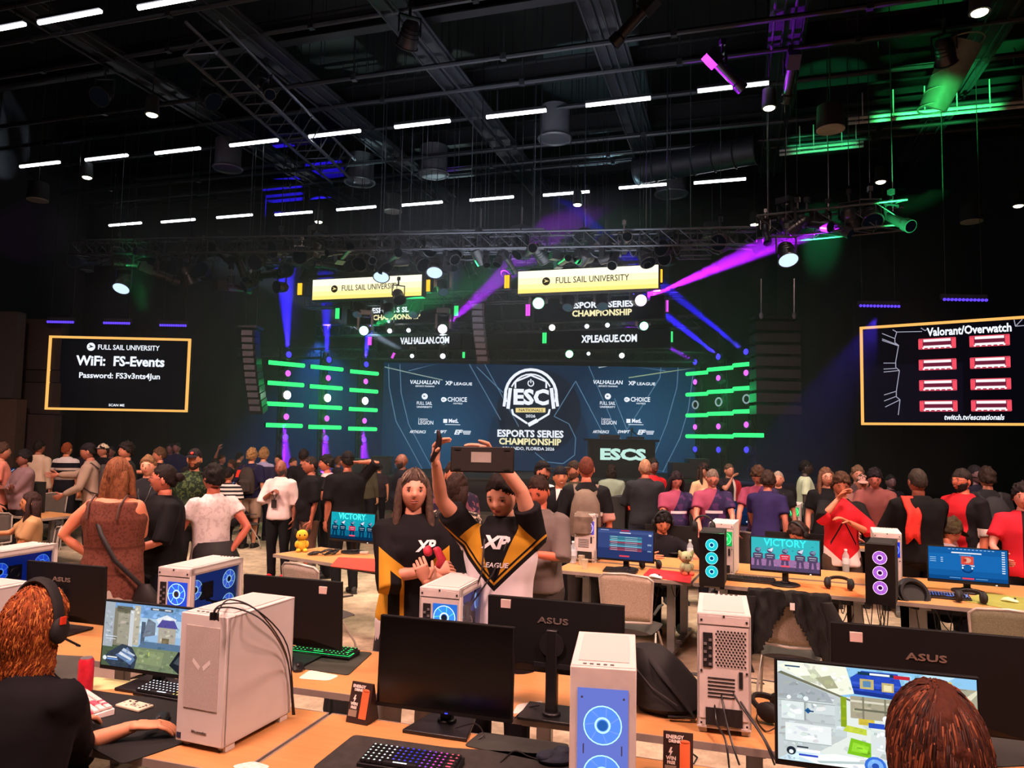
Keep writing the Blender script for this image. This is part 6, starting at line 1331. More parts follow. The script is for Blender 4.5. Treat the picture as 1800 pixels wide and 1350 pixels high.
    for i, an in enumerate(feet):
        q = MB(); b = an+V(0, 0, -.085)
        if sit is not None: b = V(an.x, an.y, -root_z/S)
        q.loft([(b+V(0, .07, .03), V(.02, 0, 0), V(0, 0, .028)), (b+V(0, .055, .045), V(.036, 0, 0), V(0, .0, .044)), (b+V(0, -.02, .052), V(.042, 0, 0), V(0, -.01, .05)), (b+V(0, -.1, .038), V(.046, 0, 0), V(0, 0, .036)), (b+V(0, -.17, .028), V(.042, 0, 0), V(0, 0, .026)), (b+V(0, -.2, .022), V(.022, 0, 0), V(0, 0, .018))], 12)
        so = q.build('shoe', m(shoes, .6), body); q = MB(); q.prism([(-.03, .075), (.03, .075), (.045, -.03), (.048, -.12), (.03, -.2), (-.03, -.2), (-.048, -.12), (-.045, -.03)], 0, .018, Matrix.Translation(b)); q.build('sole', m('d8d0c8' if shoes != '141414' else '1c1c1c', .7), so)
    # hair, caps, beards
    if hair: hair_obj(body, HM, hair[0], hair[1], hairn, up)
    if beard:
        def fb(d):
            msk = (-d.y > -.1) and d.z < -.12-.3*max(0, -d.y-.3) and not (abs(d.x) < .27 and -.62 < d.z < -.40 and d.y < -.6)
            p = hp(d); return p*(1.025+.015*noise.noise(d*9)) + (V(0, 0, -.008) if d.z < -.6 else V(0, 0, 0)) if msk else p*.93
        q = MB(); q.T = HM; q.add(*sph(fb, 32, 24)); q.build('beard', m(beard, .95, vary=.3, scale=60, bump=.5), body, smooth=180)
    if cap:
        col, back = cap[0], (-1 if len(cap) > 1 and cap[1] else 1)
        q = MB(); q.T = HM; q.add(*sph(lambda d: V(HA*1.13*d.x, HB*1.11*d.y+.004, HC*1.1*d.z) if d.z > .34+.14*d.y*back*-1 else hp(d, .92), 26, 18)); cp_ = q.build('cap', cl(col), body, smooth=180)
        q = MB(); q.T = HM @ Matrix.Translation((0, -back*.115, .04)) @ Matrix.Rotation(back*.18, 4, 'X'); q.ell((0, 0, 0), (.068, .07, .007), 18, 6); q.build('brim', cl(cap[2] if len(cap) > 2 else col), cp_)
        if len(cap) > 3: q = MB(); q.T = HM; q.ell((0, -back*.108, .078), (.018, .006, .016), 12, 6, M=Matrix.Rotation(-.3*back, 4, 'X')); q.build('cap_badge', m(cap[3], .5), cp_)
    if glasses:
        q = MB(); q.T = HM
        for s in (-1, 1): q.ring((s*.032, -.103, .002), .022, .0018, 'Y', 16, 5); q.tube([(s*.055, -.1, .006), (s*.082, -.04, .008), (s*.082, .01, .002)], .0018, 5)
        q.tube([(-.01, -.106, .006), (.01, -.106, .006)], .0026, 5); q.build('glasses', m(glasses, .3), body)
    body['S'] = S; PINFO[body.name] = (HM, up, wr, S, loc, face)
    return body
PINFO = {}
def hair_obj(body, HM, style, col, strands, up):
    mt = m(col, .75, vary=.35, scale=45, bump=.5, spec=.2); q = MB(); q.T = HM
    amp = {'short': .008, 'crew': .004, 'curly': .03, 'long': .012, 'mop': .02, 'bun': .008, 'pony': .008, 'bob': .016, 'afro': .03, 'quiff': .016}.get(style, .01); th = {'short': 1.07, 'crew': 1.03, 'curly': 1.2, 'long': 1.09, 'mop': 1.15, 'bob': 1.12, 'afro': 1.32, 'quiff': 1.12}.get(style, 1.06)
    fr = {'mop': .48, 'curly': .45, 'long': .56, 'bob': .45}.get(style, .53); th = th-.05 if strands and style in ('mop', 'curly') else th; amp = amp*.35 if strands else amp
    def fh(d):
        hl = .02+fr*max(0, -d.y)**1.3*1.1-.55*max(0, d.y)-(.25 if style in ('long', 'mop', 'bob', 'curly') else 0)*(1-abs(d.y))
        if d.z > hl:
            k = th+(.04 if style == 'quiff' and d.y < -.2 else 0); n_ = noise.noise(d*(6 if style in ('curly', 'afro') else 3)+V(body.location.x*3, 0, 0))
            st = math.sin(math.atan2(d.x, d.y+.2)*30+8*noise.noise(d*2))*.0035
            return V(HA*d.x, HB*d.y, HC*d.z)*k+d*(n_*amp+st)+V(0, .004, .004)
        return hp(d, .9)
    q.add(*sph(fh, 48, 34)); h_ = q.build('hair', mt, body, smooth=180)
    if style in ('long', 'bob', 'pony', 'bun'):
        q = MB(); q.T = HM
        if style == 'long':
            secs = [(V(0, .02, .03), V(.084, 0, 0), V(0, .085, 0)), (V(0, .04, -.06), V(.092, 0, 0), V(0, .068, 0)), (V(0, .05, -.14), V(.1, 0, 0), V(0, .055, 0)), (V(0, .06, -.22), V(.11, 0, 0), V(0, .05, 0)), (V(0, .07, -.3), V(.09, 0, 0), V(0, .035, 0)), (V(0, .075, -.36), V(.04, 0, 0), V(0, .02, 0))]
        elif style == 'bob': secs = [(V(0, .015, .03), V(.09, 0, 0), V(0, .09, 0)), (V(0, .03, -.06), V(.098, 0, 0), V(0, .075, 0)), (V(0, .035, -.12), V(.09, 0, 0), V(0, .06, 0)), (V(0, .04, -.15), V(.05, 0, 0), V(0, .03, 0))]
        elif style == 'pony': secs = [(V(0, .09, .04), V(.02, 0, 0), V(0, 0, .02)), (V(0, .14, .03), V(.03, 0, 0), V(0, .0, .03)), (V(0, .16, -.05), V(.032, 0, 0), V(0, .025, 0)), (V(0, .14, -.18), V(.025, 0, 0), V(0, .02, 0)), (V(0, .13, -.24), V(.008, 0, 0), V(0, .008, 0))]
        else: secs = [(V(0, .08, .03), V(.02, 0, 0), V(0, 0, .02)), (V(0, .1, .03), V(.04, 0, 0), V(0, 0, .04)), (V(0, .13, .03), V(.042, 0, 0), V(0, 0, .042)), (V(0, .155, .03), V(.02, 0, 0), V(0, 0, .02))]
        q.loft(secs, 40); c0 = HM @ V(0, 0, 0)
        q.v = [p+V(*noise.noise_vector(p*9))*.01+(p-c0).normalized()*.004*math.sin(math.atan2(p.x-c0.x, p.y-c0.y)*38+p.z*10) for p in q.v]
        q.build('loose_hair', mt, h_, smooth=180)
        if style == 'long':
            q = MB(); q.T = HM
            for s in (-1, 1):
                q.tube([(s*.07, -.02, .06), (s*.088, -.035, -.02), (s*.092, -.03, -.1), (s*.1, -.05, -.18), (s*.105, -.07, -.26)], [.02, .022, .026, .024, .008], 10, True, flat=1.1)
            q.v = [p+V(*noise.noise_vector(p*12))*.009 for p in q.v]; q.build('side_lock', mt, h_, smooth=180)
    if strands:
        rr = random.Random(11); q = MB(); q.T = HM; mats = [m(col, .65, vary=.2, scale=30, spec=.3), m(strands[1], .65, vary=.2, scale=30, spec=.3), m(strands[2], .6, vary=.2, scale=30, spec=.3)]
        cv, ln, crown = strands[3], strands[4], strands[5]
        for k in range(strands[0]):
            ph = rr.uniform(0, 2*PI); t0 = math.acos(1-rr.uniform(0, 1)**.9*1.15) if k > 30 else rr.uniform(0, .3); q.k = rr.choice((0, 0, 1, 2)); pts = []; n_ = 9; kph = rr.uniform(0, 6); rad = th+rr.uniform(-.01, .05); L_ = rr.uniform(.6, 1)*ln
            for j in range(n_):
                t_ = t0+L_*j/(n_-1); a = ph+cv*math.sin(j*1.5+kph)*.14*j/n_+.25*math.sin(ph*2); te = min(t_, 1.9)
                d = V(math.sin(te)*math.sin(a), math.sin(te)*math.cos(a)*1.0, math.cos(te)); d = Matrix.Rotation(crown, 3, 'X') @ d
                if d.y < -.15 and d.z < .02+.58*(-d.y): break
                p = V(HA*d.x, HB*d.y, HC*d.z)*(rad+cv*.05*math.sin(j*1.9+kph)); p.z -= max(0, t_-1.9)*.11; pts.append(p)
            if len(pts) > 3: q.tube(pts, [.0018]+[.0026]*(len(pts)-2)+[.0008], 4)
        q.build('locks', mats, h_, smooth=180)
def bag_on(body, col='2a2624', strap=True, s_=1.0, label=None):
    HM, up, wr, S, loc, face = PINFO[body.name]
    t = thing('backpack', label, 'backpack', loc, face); t.scale = (S,)*3; Mv = Matrix.Translation(up((0, .14, 1.2)))
    q = MB(); q.T = Mv; q.loft([((0, .02, -.24), (.1, 0, 0), (0, .05, 0)), ((0, .03, -.22), (.14, 0, 0), (0, .075, 0)), ((0, .05, -.08), (.155, 0, 0), (0, .1, 0)), ((0, .04, .1), (.14, 0, 0), (0, .085, 0)), ((0, .02, .2), (.1, 0, 0), (0, .06, 0)), ((0, .0, .235), (.04, 0, 0), (0, .03, 0))], 20)
    q.v = [p+V(*noise.noise_vector(p*7))*.012 for p in q.v]; q.build('bag_body', m(col, .85, bump=.3, scale=12), t)
    q = MB(); q.T = Mv; q.loft([((0, .13, -.2), (.08, 0, 0), (0, .02, 0)), ((0, .15, -.18), (.11, 0, 0), (0, .035, 0)), ((0, .15, -.02), (.11, 0, 0), (0, .035, 0)), ((0, .12, .03), (.08, 0, 0), (0, .02, 0))], 16); q.build('front_pocket', m(col, .85, vary=.3, bump=.3, scale=12), t)
    q = MB()
    for s in (-1, 1): q.tube([up((s*.09, .13, 1.38)), up((s*.11, .04, 1.475)), up((s*.12, -.07, 1.44)), up((s*.125, -.135, 1.32)), up((s*.14, -.12, 1.18)), up((s*.17, .02, 1.08)), up((s*.12, .14, 1.02))], .02, 8, flat=.4, up=(1, 0, 0))
    q.build('strap', m(col, .9, vary=.3), t); return t
def lanyard(body, badge='20160f', strapc='1a1410', z=1.12):
    HM, up, wr, S, loc, face = PINFO[body.name]; t = thing('lanyard', body['label'].split(',')[0]+': the lanyard' if 0 else None, 'lanyard', loc, face); t.scale = (S,)*3
    q = MB()
    for s in (-1, 1): q.tube([up((s*.07, .02, 1.49)), up((s*.075, -.08, 1.44)), up((s*.05, -.15, 1.3)), up((0, -.165, z+.06))], .005, 5, flat=.4)
    q.build('strap', m(strapc), t); q = MB(); q.box(up((0, -.172, z)), (.085, .004, .12)); q.build('badge', m(badge), t); return t
# ---------------- foreground pair
JER = pm('141316', [('d8a028', [(0, 0, 1, 1.0, 1.44), (0, 0, 1, -3.2, .72)]), ('e8e4ea', [(0, 0, -1, .9, -.98)]), ('e8e4ea', [(0, 0, -1, 2.2, -.92)]), ('141316', [(0, 0, -1, 1.4, -1.02), (0, 0, 1, -.9, .93), (0, 0, 0, -1, -.2)]), ('141316', [(0, 0, 1, 1.0, 1.56)]), ('d8a028', [(0, 0, 1, 1.0, 1.46), (0, 0, -1, -1, -1.56), (0, 0, 0, 1, .1)])])
JER = pm('151417', [('c8922a', [(0, 0, 0, 1, .085), (0, 0, 1, -1.6, .82)]), ('e6e0e6', [(0, 0, -1, 1.0, -.985)]), ('151417', [(0, 0, -1, 1.0, -1.0), (0, 0, 1, -1.0, .94)]), ('151417', [(0, 0, 1, .9, 1.56)]), ('151417', [(0, 0, 0, -1, -.085), (0, 0, 1, 1.2, 1.05)])])
JER = pm('151417', [('c8922a', [(0, 0, -.35, 1, -.41)]), ('151417', [(0, 0, 1, .9, 1.60)]), ('151417', [(0, 0, -1, 1.0, -1.215)]), ('e6e0e6', [(0, 0, -1, 1.0, -1.155)]), ('c8922a', [(0, 0, -1, 1.0, -1.2), (0, 0, 1, -1.0, 1.185)])])
man = person(884, 833, 4.0, -14, 'young man in a gold, black and white jersey holding a keyboard overhead', JER, '1c1a20', 'd89a80', ('short', '1c1412'), vox=.011, res=1.7, w_=1.1, hpitch=.28, hyaw=-.1, legs='long', hem=.80,
     neckline=1.49, arms=(dict(t=dp(766, 812, 3.75), hint=(-1, .1, -.5), hd=(.05, -.1, 1), pn=(.9, -.1, 0), curl=.9), dict(t=dp(866, 797, 3.78), hint=(1, .2, .2), hd=(-.9, -.25, .2), pn=(0, -.9, -.3), curl=.45)), sleeve=.5)
man_p = PINFO[man.name]
wom = person(728, 827, 4.35, 14, 'woman with long grey brown hair in a black jersey, arms crossed', pm('131215', [('c8922a', [(-.3, 0, 0, 1, .07), (0, 0, -1, .8, -1.17), (0, 0, 0, -1, -.2)]), ('131215', [(-.3, 0, 0, 1, .1), (0, 0, -1, .8, -1.1), (0, 0, 0, -1, -.14)]), ('d83828', [(-1, 0, 0, 0, .235), (0, 0, 1, 0, 1.17), (0, 0, -1, 0, -1.27)]), ('e8e4e0', [(-1, 0, 0, 0, .22), (0, 0, 1, 0, 1.13), (0, 0, -1, 0, -1.155)])]), 'cfc4c4', 'e09a80', ('long', '4a3a32'), vox=.011, res=1.7, fem=True, w_=1.12, mouth=.004, hyaw=-.05, hem=.9,
     arms=(dict(t='fold', hd=(.9, -.1, .25), pn=(0, .6, -.4), curl=1.0), dict(t='clasp', hd=(-.35, -.1, .9), pn=(0, 1, .1), curl=1.2)), sleeve=.95, hairn=(900, '6a564a', '8a7868', .6, 2.2, .1))
kbp = dp(848, 808, 3.62); k_ = thing('keyboard', 'black keyboard held up over the young man\'s head, underside showing', 'keyboard', kbp, math.radians(-4))
q = MB(); q.box((0, 0, 0), (.31, .024, .125)); q.build('keyboard_body', m('141112', .5), k_, .004); q = MB(); q.box((.0, -.013, 0), (.30, .002, .11)); q.build('underside', m('1c1614', .7), k_); q = MB(); q.box((-.005, -.0145, .012), (.098, .002, .05)); q.build('sticker', m('a09890', .6), k_)
q = MB(); [q.box((x, -.014, z), (.03, .006, .008)) for x in (-.12, .12) for z in (-.045, .05)]; q.build('rubber_foot', m('0a0a0a'), k_)
p0 = dp(770, 788, 3.68); t = thing('game_controller', 'black controller in the young man\'s raised right hand', 'controller', p0, .2); q = MB(); q.tube([(-.03, 0, -.06), (0, 0, 0), (.005, 0, .05), (0, 0, .085)], [.01, .016, .014, .008], 12, True); q.build('controller_body', m('1a1214', .4), t)
# waist jacket of the woman
q = MB(); q.loft([(V(0, 0, .98), V(.19, 0, 0), V(0, .155, 0)), (V(0, 0, .9), V(.205, 0, 0), V(0, .165, 0)), (V(.0, 0, .72), V(.21, 0, 0), V(0, .17, 0)), (V(-.01, 0, .55), V(.2, 0, 0), V(0, .17, 0)), (V(-.01, 0, .5), V(.15, 0, 0), V(0, .12, 0))], 22); q.v = [p+V(*noise.noise_vector(p*6))*.035 for p in q.v]; jk = q.build('jacket', m('141114', .75, bump=.5, scale=10), None, smooth=180)
jk.location = wom.location; jk.rotation_euler = wom.rotation_euler; jk.scale = wom.scale; tag(jk, 'black jacket tied around the waist of the woman with crossed arms', 'jacket')
HM, up, wr, S, loc, face = PINFO[man.name]
def decal(body, items, d=.3):
    """prints laid onto the shirt: (kind, args) in body coordinates, projected along y"""
    DEC.append((body, items, d))
for ln, z, c, x0, x1, bd in (('XP', 1.40, .06, -.08, .075, .05), ('LEAGUE', 1.29, .026, -.065, .075, .02)):
    o = tfit(ln, x0, x1, z, c, m('f0ecf0', .7), man, y=-.3, bold=bd, extrude=0, shear=.2); o['wrap'] = 1
o = tfit('XP', .0, .12, 1.33, .06, m('f0ecf0', .7), wom, y=-.3, bold=.04, extrude=0, shear=.2); o['wrap'] = 1
t = thing('lanyard', 'lanyard with a black championship badge on the young man', 'lanyard', man.location, face); t.scale = (S,)*3
q = MB()
for s in (-1, 1): q.tube([up((s*.07, -.04, 1.47)), up((s*.06, -.13, 1.4)), up((-.03+s*.03, -.165, 1.25)), V(-.12, -.19, 1.07)], .005, 5, flat=.4)
q.build('strap', m('1a1214'), t); q = MB(); q.box((-.13, -.2, 1.01), (.1, .004, .11)); bd_ = q.build('badge', m('1c1210', .4), t); q = MB(); q.ring((-.13, -.204, 1.015), .036, .003, 'Y', 24); q.build('badge_ring', m('e8e0dc'), bd_); tfit('ESC', -.158, -.102, 1.015, .022, m('e8e0dc'), bd_, y=-.2045, bold=.03)
q = MB(); q.ell((0, 0, 0), (.026, .024, .03), 12, 8); q.tube([(.05, .01, .0), (.075, .02, -.05), (.06, .02, -.08)], [.022, .024, .02], 10, True); q.v = [p+V(*noise.noise_vector(p*30))*.006 for p in q.v]; o = q.build('red_cloth', m('d83a50', .6, vary=.3, scale=20)); o.location = dp(752, 968, 4.02); tag(o, 'crumpled red wrapper in the hand of the woman with crossed arms', 'wrapper')
# ---------------- players with their backs to the camera
pl1 = person(60, 1036, 2.58, 168, 'ginger haired player at the left, seated, right hand on a mouse', pm('17161a', [('20264a', [(0, 0, -1, 0, -1.2), (0, 0, 0, 1, .21)])]), '1c1c22', 'd8936e', ('curly', '9a4c1e'), sit=.56, vox=.013, res=1.2, w_=1.08, lean=.12, facial=True,
     arms=(dict(t='desk', hd=(0, -1, 0), pn=(0, 0, -1)), dict(t='desk')), sleeve=.85, hairn=(900, 'c87434', '7a3816', 1.4, 1.7, -.25), hyaw=-.3) if 0 else None
mp = at(286, 1268, tz+.03)
pl1 = person(60, 1040, 2.58, 166, 'ginger haired player at the left, seated, right hand on a mouse', '17161a', '1c1c22', 'd8936e', ('curly', '8c451c'), sit=.55, vox=.013, res=1.2, w_=1.08, lean=.12,
     arms=(dict(t=at(238, 1276, .80), el=at(132, 1314, .73), hd=(-.75, -.65, -.08), pn=(0, 0, -1), curl=.35), dict(t=at(150, 1262, tz+.04)+V(0, -.12, .02), hint=(1, .4, -.9), hd=(0, -1, 0), pn=(0, 0, -1), curl=.4)), sleeve=.85, hairn=(2300, 'c87a3a', '6e3212', 1.5, 1.6, -.25))
HM, up, wr, S, loc, face = PINFO[pl1.name]
t = thing('headset', 'black headset with a red mark worn by the ginger haired player', 'headset', loc, face); t.scale = (S,)*3
q = MB(); q.T = HM; q.tube([(.098*math.cos(a), .0, .01+.150*math.sin(a)) for a in [PI*k/14 for k in range(15)]], .012, 8, flat=1.8); q.build('headband', matte, t)
for s in (-1, 1): q = MB(); q.T = HM; q.ell((s*.105, 0, .0), (.022, .036, .045), 14, 10); q.build('ear_cup', matte, t)
q = MB(); q.T = HM; q.box((-.124, .01, .035), (.008, .02, .025)); q.build('red_mark', m('d83818'), t)
q = MB(); q.T = HM; q.tube([(-.11, -.02, -.03), (-.1, -.1, -.07), (-.05, -.14, -.08)], .004, 6); q.build('microphone_boom', black, t)
# sleeve patch
pt = wr[-1][0].lerp(wr[-1][1], .72); q = MB(); q.prism([(0, -.036), (.03, -.02), (.034, .02), (.012, .034), (-.012, .034), (-.034, .02), (-.03, -.02)], 0, .002)
pat = q.build('sleeve_patch', m('b8a0a0', .7), pl1); od = (V(-.65, .75, .25)).normalized(); pat.location = pt+od*.1; pat.rotation_euler = od.to_track_quat('Z', 'Y').to_euler()
q = MB(); q.prism([(0, -.028), (.022, -.015), (.026, .014), (-.026, .014), (-.022, -.015)], 0, .003); p2_ = q.build('patch_field', m('2a2430'), pat); tfit('ESC', -.022, .022, .004, .014, m('c8a0a0'), pat, y=0, rot=(0, 0, 0)).location = (0, .004, .0035)
pl2 = person(1650, 1214, 1.46, 172, 'brown haired player at the bottom right before the castle game', '1a1a20', '1c1c22', 'd8936e', ('mop', '4a2416'), sit=.52, vox=.014, res=1.2, w_=1.0, lean=.1,
     arms=('desk', 'desk'), hairn=(2600, '8a4c2e', '2a140e', .35, 1.6, -.3), hpitch=.1)
# ---------------- left group
DRESS = pm('6e4034', [('5a3228', [(0, 0, -1, 0, -1.12), (0, 0, 1, 0, 1.10)]), ('5a3228', [(0, 0, -1, 0, -.93), (0, 0, 1, 0, .915)])], noise_col='5c342a', nscale=60)
w2 = person(207, 807, 5.5, 178, 'woman seen from behind in a brown camisole and pale skirt', DRESS, None, 'e08a68', ('long', '7a4a2e'), vox=.014, res=.9, fem=True, w_=1.32, sleeve=0, neckline=1.33, hem=.72, arms=('fold', dict(t='hip')), skirt=(.2, 'a89a90', .24), legs='none', hairn=(700, '8c5a38', '5a3420', .6, 2.3, .1))
HM, up, wr, S, loc, face = PINFO[w2.name]
t = thing('handbag', 'black crossbody bag hanging at the hip of the camisole woman', 'bag', loc, face); t.scale = (S,)*3
q = MB(); q.tube([V(-.17, -.02, 1.46), V(-.12, .12, 1.4), V(.0, .185, 1.22), V(.1, .21, 1.05), V(.22, .15, .9)], .014, 6, flat=.35, up=(1, 0, 0)); 
q = MB(); q.tube([V(.13, -.02, 1.47), V(.1, .12, 1.41), V(-.02, .195, 1.22), V(-.14, .21, 1.04), V(-.29, .1, .84)], .016, 8, flat=.4, up=(1, 0, 0)); q.build('strap', m('171012', .6), t)
blob([((-.31, .08, .6), (.05, 0, 0), (0, .04, 0)), ((-.31, .08, .63), (.1, 0, 0), (0, .06, 0)), ((-.31, .08, .78), (.09, 0, 0), (0, .06, 0)), ((-.3, .08, .86), (.04, 0, 0), (0, .03, 0))]).build('bag_body', m('1a1214', .6, bump=.3), t)
for s in (-1, 1): q = MB(); q.tube([up((s*.12, -.06, 1.46)), up((s*.12, .06, 1.485)), up((s*.115, .14, 1.42)), up((s*.11, .165, 1.32))], .009, 6); q.build('shoulder_strap', m('4a2a22'), w2)
P_ = person
a = P_(292, 818, 6.0, -48, 'laughing visitor in a black print tee and jeans beside the camisole woman', pm('0f0e10', [], noise_col=None), '1c2230', 'd07a60', ('bun', '1c1412'), arms=('down', 'bent'), w_=1.3, sleeve=.8, smile=True, vox=.016, res=1, hpitch=-.1, hyaw=-.55, glasses='3a2018', shoes='141414')
q = MB(); rr = random.Random(6)
for k in range(26): q.prism([(rr.uniform(-.012, 0)+cx_, rr.uniform(-.012, 0)+cz_) if j == 0 else (cx_+.022*math.cos(j*1.3), cz_+.016*math.sin(j*1.3+k)) for cx_, cz_ in [(rr.uniform(-.08, .08), rr.uniform(-.17, .13))] for j in range(5)], 0, .0, Matrix.Translation((0, -.3, 1.2)) @ Matrix.Rotation(PI/2, 4, 'X'))
o = q.build('shirt_print', m('c8a0a0', .8), a, smooth=0); o['wrap'] = 1
b = P_(377, 818, 6.3, -130, 'visitor in a white tee and black cap with a dark jacket at the waist', pm('d8ccca', [], noise_col='c8b8b8', nscale=30), '18181c', 'b8624a', ('mop', '14100e'), arms=('back', 'bent'), sleeve=.35, cap=('141214', False), vox=.016, res=1)
q = MB(); q.loft([(V(0, .02, 1.08), V(.16, 0, 0), V(0, .14, 0)), (V(-.02, .06, .95), V(.21, 0, 0), V(0, .17, 0)), (V(-.03, .1, .75), V(.2, 0, 0), V(0, .16, 0)), (V(-.03, .1, .58), V(.16, 0, 0), V(0, .12, 0))], 20); q.v = [p+V(*noise.noise_vector(p*6))*.03 for p in q.v]; o = q.build('jacket', m('141214', .9, bump=.4), None, smooth=180); o.location = b.location; o.rotation_euler = b.rotation_euler; o.scale = b.scale; tag(o, 'dark jacket hanging at the waist of the white tee visitor', 'jacket')
P_(262, 802, 8.2, 10, 'visitor with a blond quiff and dark jacket behind the laughing one', '1c1c20', '16161c', 'd89478', ('quiff', '6a4a30'), arms=('down', 'down'), sleeve=2, fem=True)
lanyard(bpy.data.objects['person.006'] if 0 else [o for o in sc.objects if o.get('label', '').startswith('visitor with a blond quiff')][0])['label'] = 'dark lanyard worn by the visitor with a blond quiff'
hw = pm('182418', [], noise_col='3c4a2c', nscale=30)
P_(343, 790, 8.6, 8, 'bearded man in a dark floral shirt and a black cap with a red badge', hw, '1c1c20', 'c07a5c', ('short', '1c1410'), cap=('16161e', False, '16161e', 'd82820'), beard='3a2418', w_=1.15, res=1)
c = P_(158, 779, 10.4, -75, 'visitor in a grey tan hoodie and black beanie, backpack on', '8c7668', '131318', '9a5c48', ('crew', '14100e'), cap=('18141a', True), sleeve=2, arms=('point', 'bent'), lean=.12)
bag_on(c, '2c2426', label='dark backpack worn by the grey tan hoodie visitor')
P_(44, 792, 10.4, -35, 'visitor in a mauve sweatshirt with arms crossed, black cap', '7a6064', '1a181c', '7a4638', ('mop', '120e0e'), cap=('141012', False), sleeve=2, arms=('fold', 'fold'), w_=1.15)
P_(69, 775, 13, 172, 'person seen from behind in a pale long sleeved shirt', 'c8b09a', '26242a', '9a6048', ('short', '1c1512'), sleeve=2, w_=1.1)
P_(118, 779, 13, 176, 'ginger haired person from behind in a black jersey with white bands', pm('14141c', [('c8c0c0', [(0, 0, 1, 0, 1.40)]), ('b8a8a0', [(0, 0, 1, 0, 1.27), (0, 0, -1, 0, -1.31)]), ('8a7a74', [(0, 0, 1, 0, 1.1), (0, 0, -1, 0, -1.15)])]), '1c1c22', 'c07a5a', ('short', '7a3c22'), w_=1.1)
P_(3, 780, 10.5, 120, 'person in a salmon pink shirt cut by the left edge', 'c87a68', '1a1a20', 'b8755c', ('mop', '3a281e'), w_=1.05)
P_(183, 780, 13.2, -40, 'person in dark clothes and a cream white cap', '18161c', '16161a', 'a86a54', ('short', '1c1410'), cap=('d8c8b0', False))
P_(224, 779, 11, -40, 'man with dark curly hair and a dark jacket behind the camisole woman', '1a1c1a', '16161a', 'b87258', ('curly', '1c1614'), sleeve=2, arms=('bent', 'down'))
P_(282, 788, 12.2, -60, 'brown haired person in dark clothes behind the blond quiff', '231c24', '16161a', 'b87258', ('mop', '4a3424'), arms=('point', 'down'))
P_(300, 780, 16, 0, 'far visitor in dark blue, left of a close pair', '1a1c3c', '16161a', '6a4048', ('short', '141218')); P_(312, 778, 16, -10, 'far visitor in dark blue, right of a close pair', '1c1e44', '16161a', '7a4a50', ('short', '141218'))
P_(196, 785, 15, 10, 'far visitor in dark clothes right of the cream white cap', '1a1422', '16161a', '7a4a48', ('short', '141218')); P_(149, 783, 15, 40, 'far visitor with grey brown hair left of the cream white cap', '221c28', '16161a', '6a4a48', ('mop', '2a2428'))
g = P_(58, 866, 8.0, -55, 'seated girl with long dark hair and a tan top at the left', 'a8825c', '2c2430', 'b87850', ('long', '2c1a18'), sit=.5, fem=True, arms=('desk', 'lap'), sleeve=.5, H=1.62)
chair(V(g.location.x-.02, g.location.y+.02, 0), math.radians(-55), 'mesh chair the seated girl uses', '3c3230')
# ---------------- middle group
P_(402, 822, 12.2, 178, 'bending visitor in a black and white striped top and cap', pm('17171c', [], noise_col='c8c0bc', nscale=5, kind='wave'), '1c1c22', 'b87258', ('short', '1c1410'), cap=('17171c', False), sit=.5)
P_(443, 790, 12.7, 176, 'curly blond visitor from behind in navy jersey and tan shorts', pm('1c1c38', [('d83828', [(0, 0, 1, 0, 1.25), (0, 0, -1, 0, -1.38), (1, 0, 0, 0, 0)])]), '8c7464', 'd09070', ('curly', '8c6a44'), legs='short', H=1.72 if 0 else None, sleeve=.7, w_=1.05)
bag_on([o for o in sc.objects if o.get('label', '').startswith('curly blond visitor')][0], '2a201c', label='dark drawstring bag with white mark on the curly blond visitor')
P_(464, 789, 13.6, 170, 'second curly haired visitor in navy just right of the tan shorts', pm('24223c', [('8c88a8', [(0, 0, 1, 0, 1.41)])]), '20202a', 'd09070', ('curly', '8a6844'), sleeve=.7)
r = P_(495, 809, 10, -12, 'bald man in a pale pink shirt and bright red shoes', 'd4bcba', '121216', '7a4230', None, beard='3c3432', arms=(dict(t='chest', curl=1.0), 'down'), sleeve=.85, shoes='c01828', w_=1.12, vox=.015, res=1)
lanyard(r, '1c1210')['label'] = 'lanyard with a dark badge on the bald man in pink'
P_(534, 790, 12, 176, 'man from behind in a black tee beyond the bald man', '141216', '16161a', 'a06850', ('short', '181210'), w_=1.1)
P_(548, 803, 9.6, -65, 'man in profile in a black tee and brown cargo shorts', '121014', '5c4238', 'a05a42', ('crew', '1c1412'), arms=('hip', 'down'), legs='short', w_=1.15, sleeve=.7, res=1)
P_(576, 801, 10.2, -70, 'young man in profile in a dark jersey next to the cargo shorts', pm('141218', [('c8a0a0', [(0, 0, 1, 0, 1.45)])]), '16161a', 'b8684c', ('mop', '14100e'), arms=('down', 'bent'), res=1)
P_(612, 794, 9.2, -150, 'big man in a black tee and cap with a hand behind his head', '0f0e10', '141416', 'a05c44', ('short', '14100e'), cap=('121014', False), arms=(dict(t='head', hint=(-1, .2, -.2)), 'down'), w_=1.35, sleeve=.7)
P_(646, 808, 14, 178, 'person with an olive hood and dark shorts near the stage', '3c3a2c', '141418', 'b88868', ('bob', '2e2a20'), legs='short', fem=True, sleeve=2)
P_(708, 798, 11, -70, 'bald man with glasses in a navy polo near the stage', '14161e', '16161a', '6e3e2c', None, beard='2a2422', glasses='141416', arms=('down', 'down'), w_=1.2)
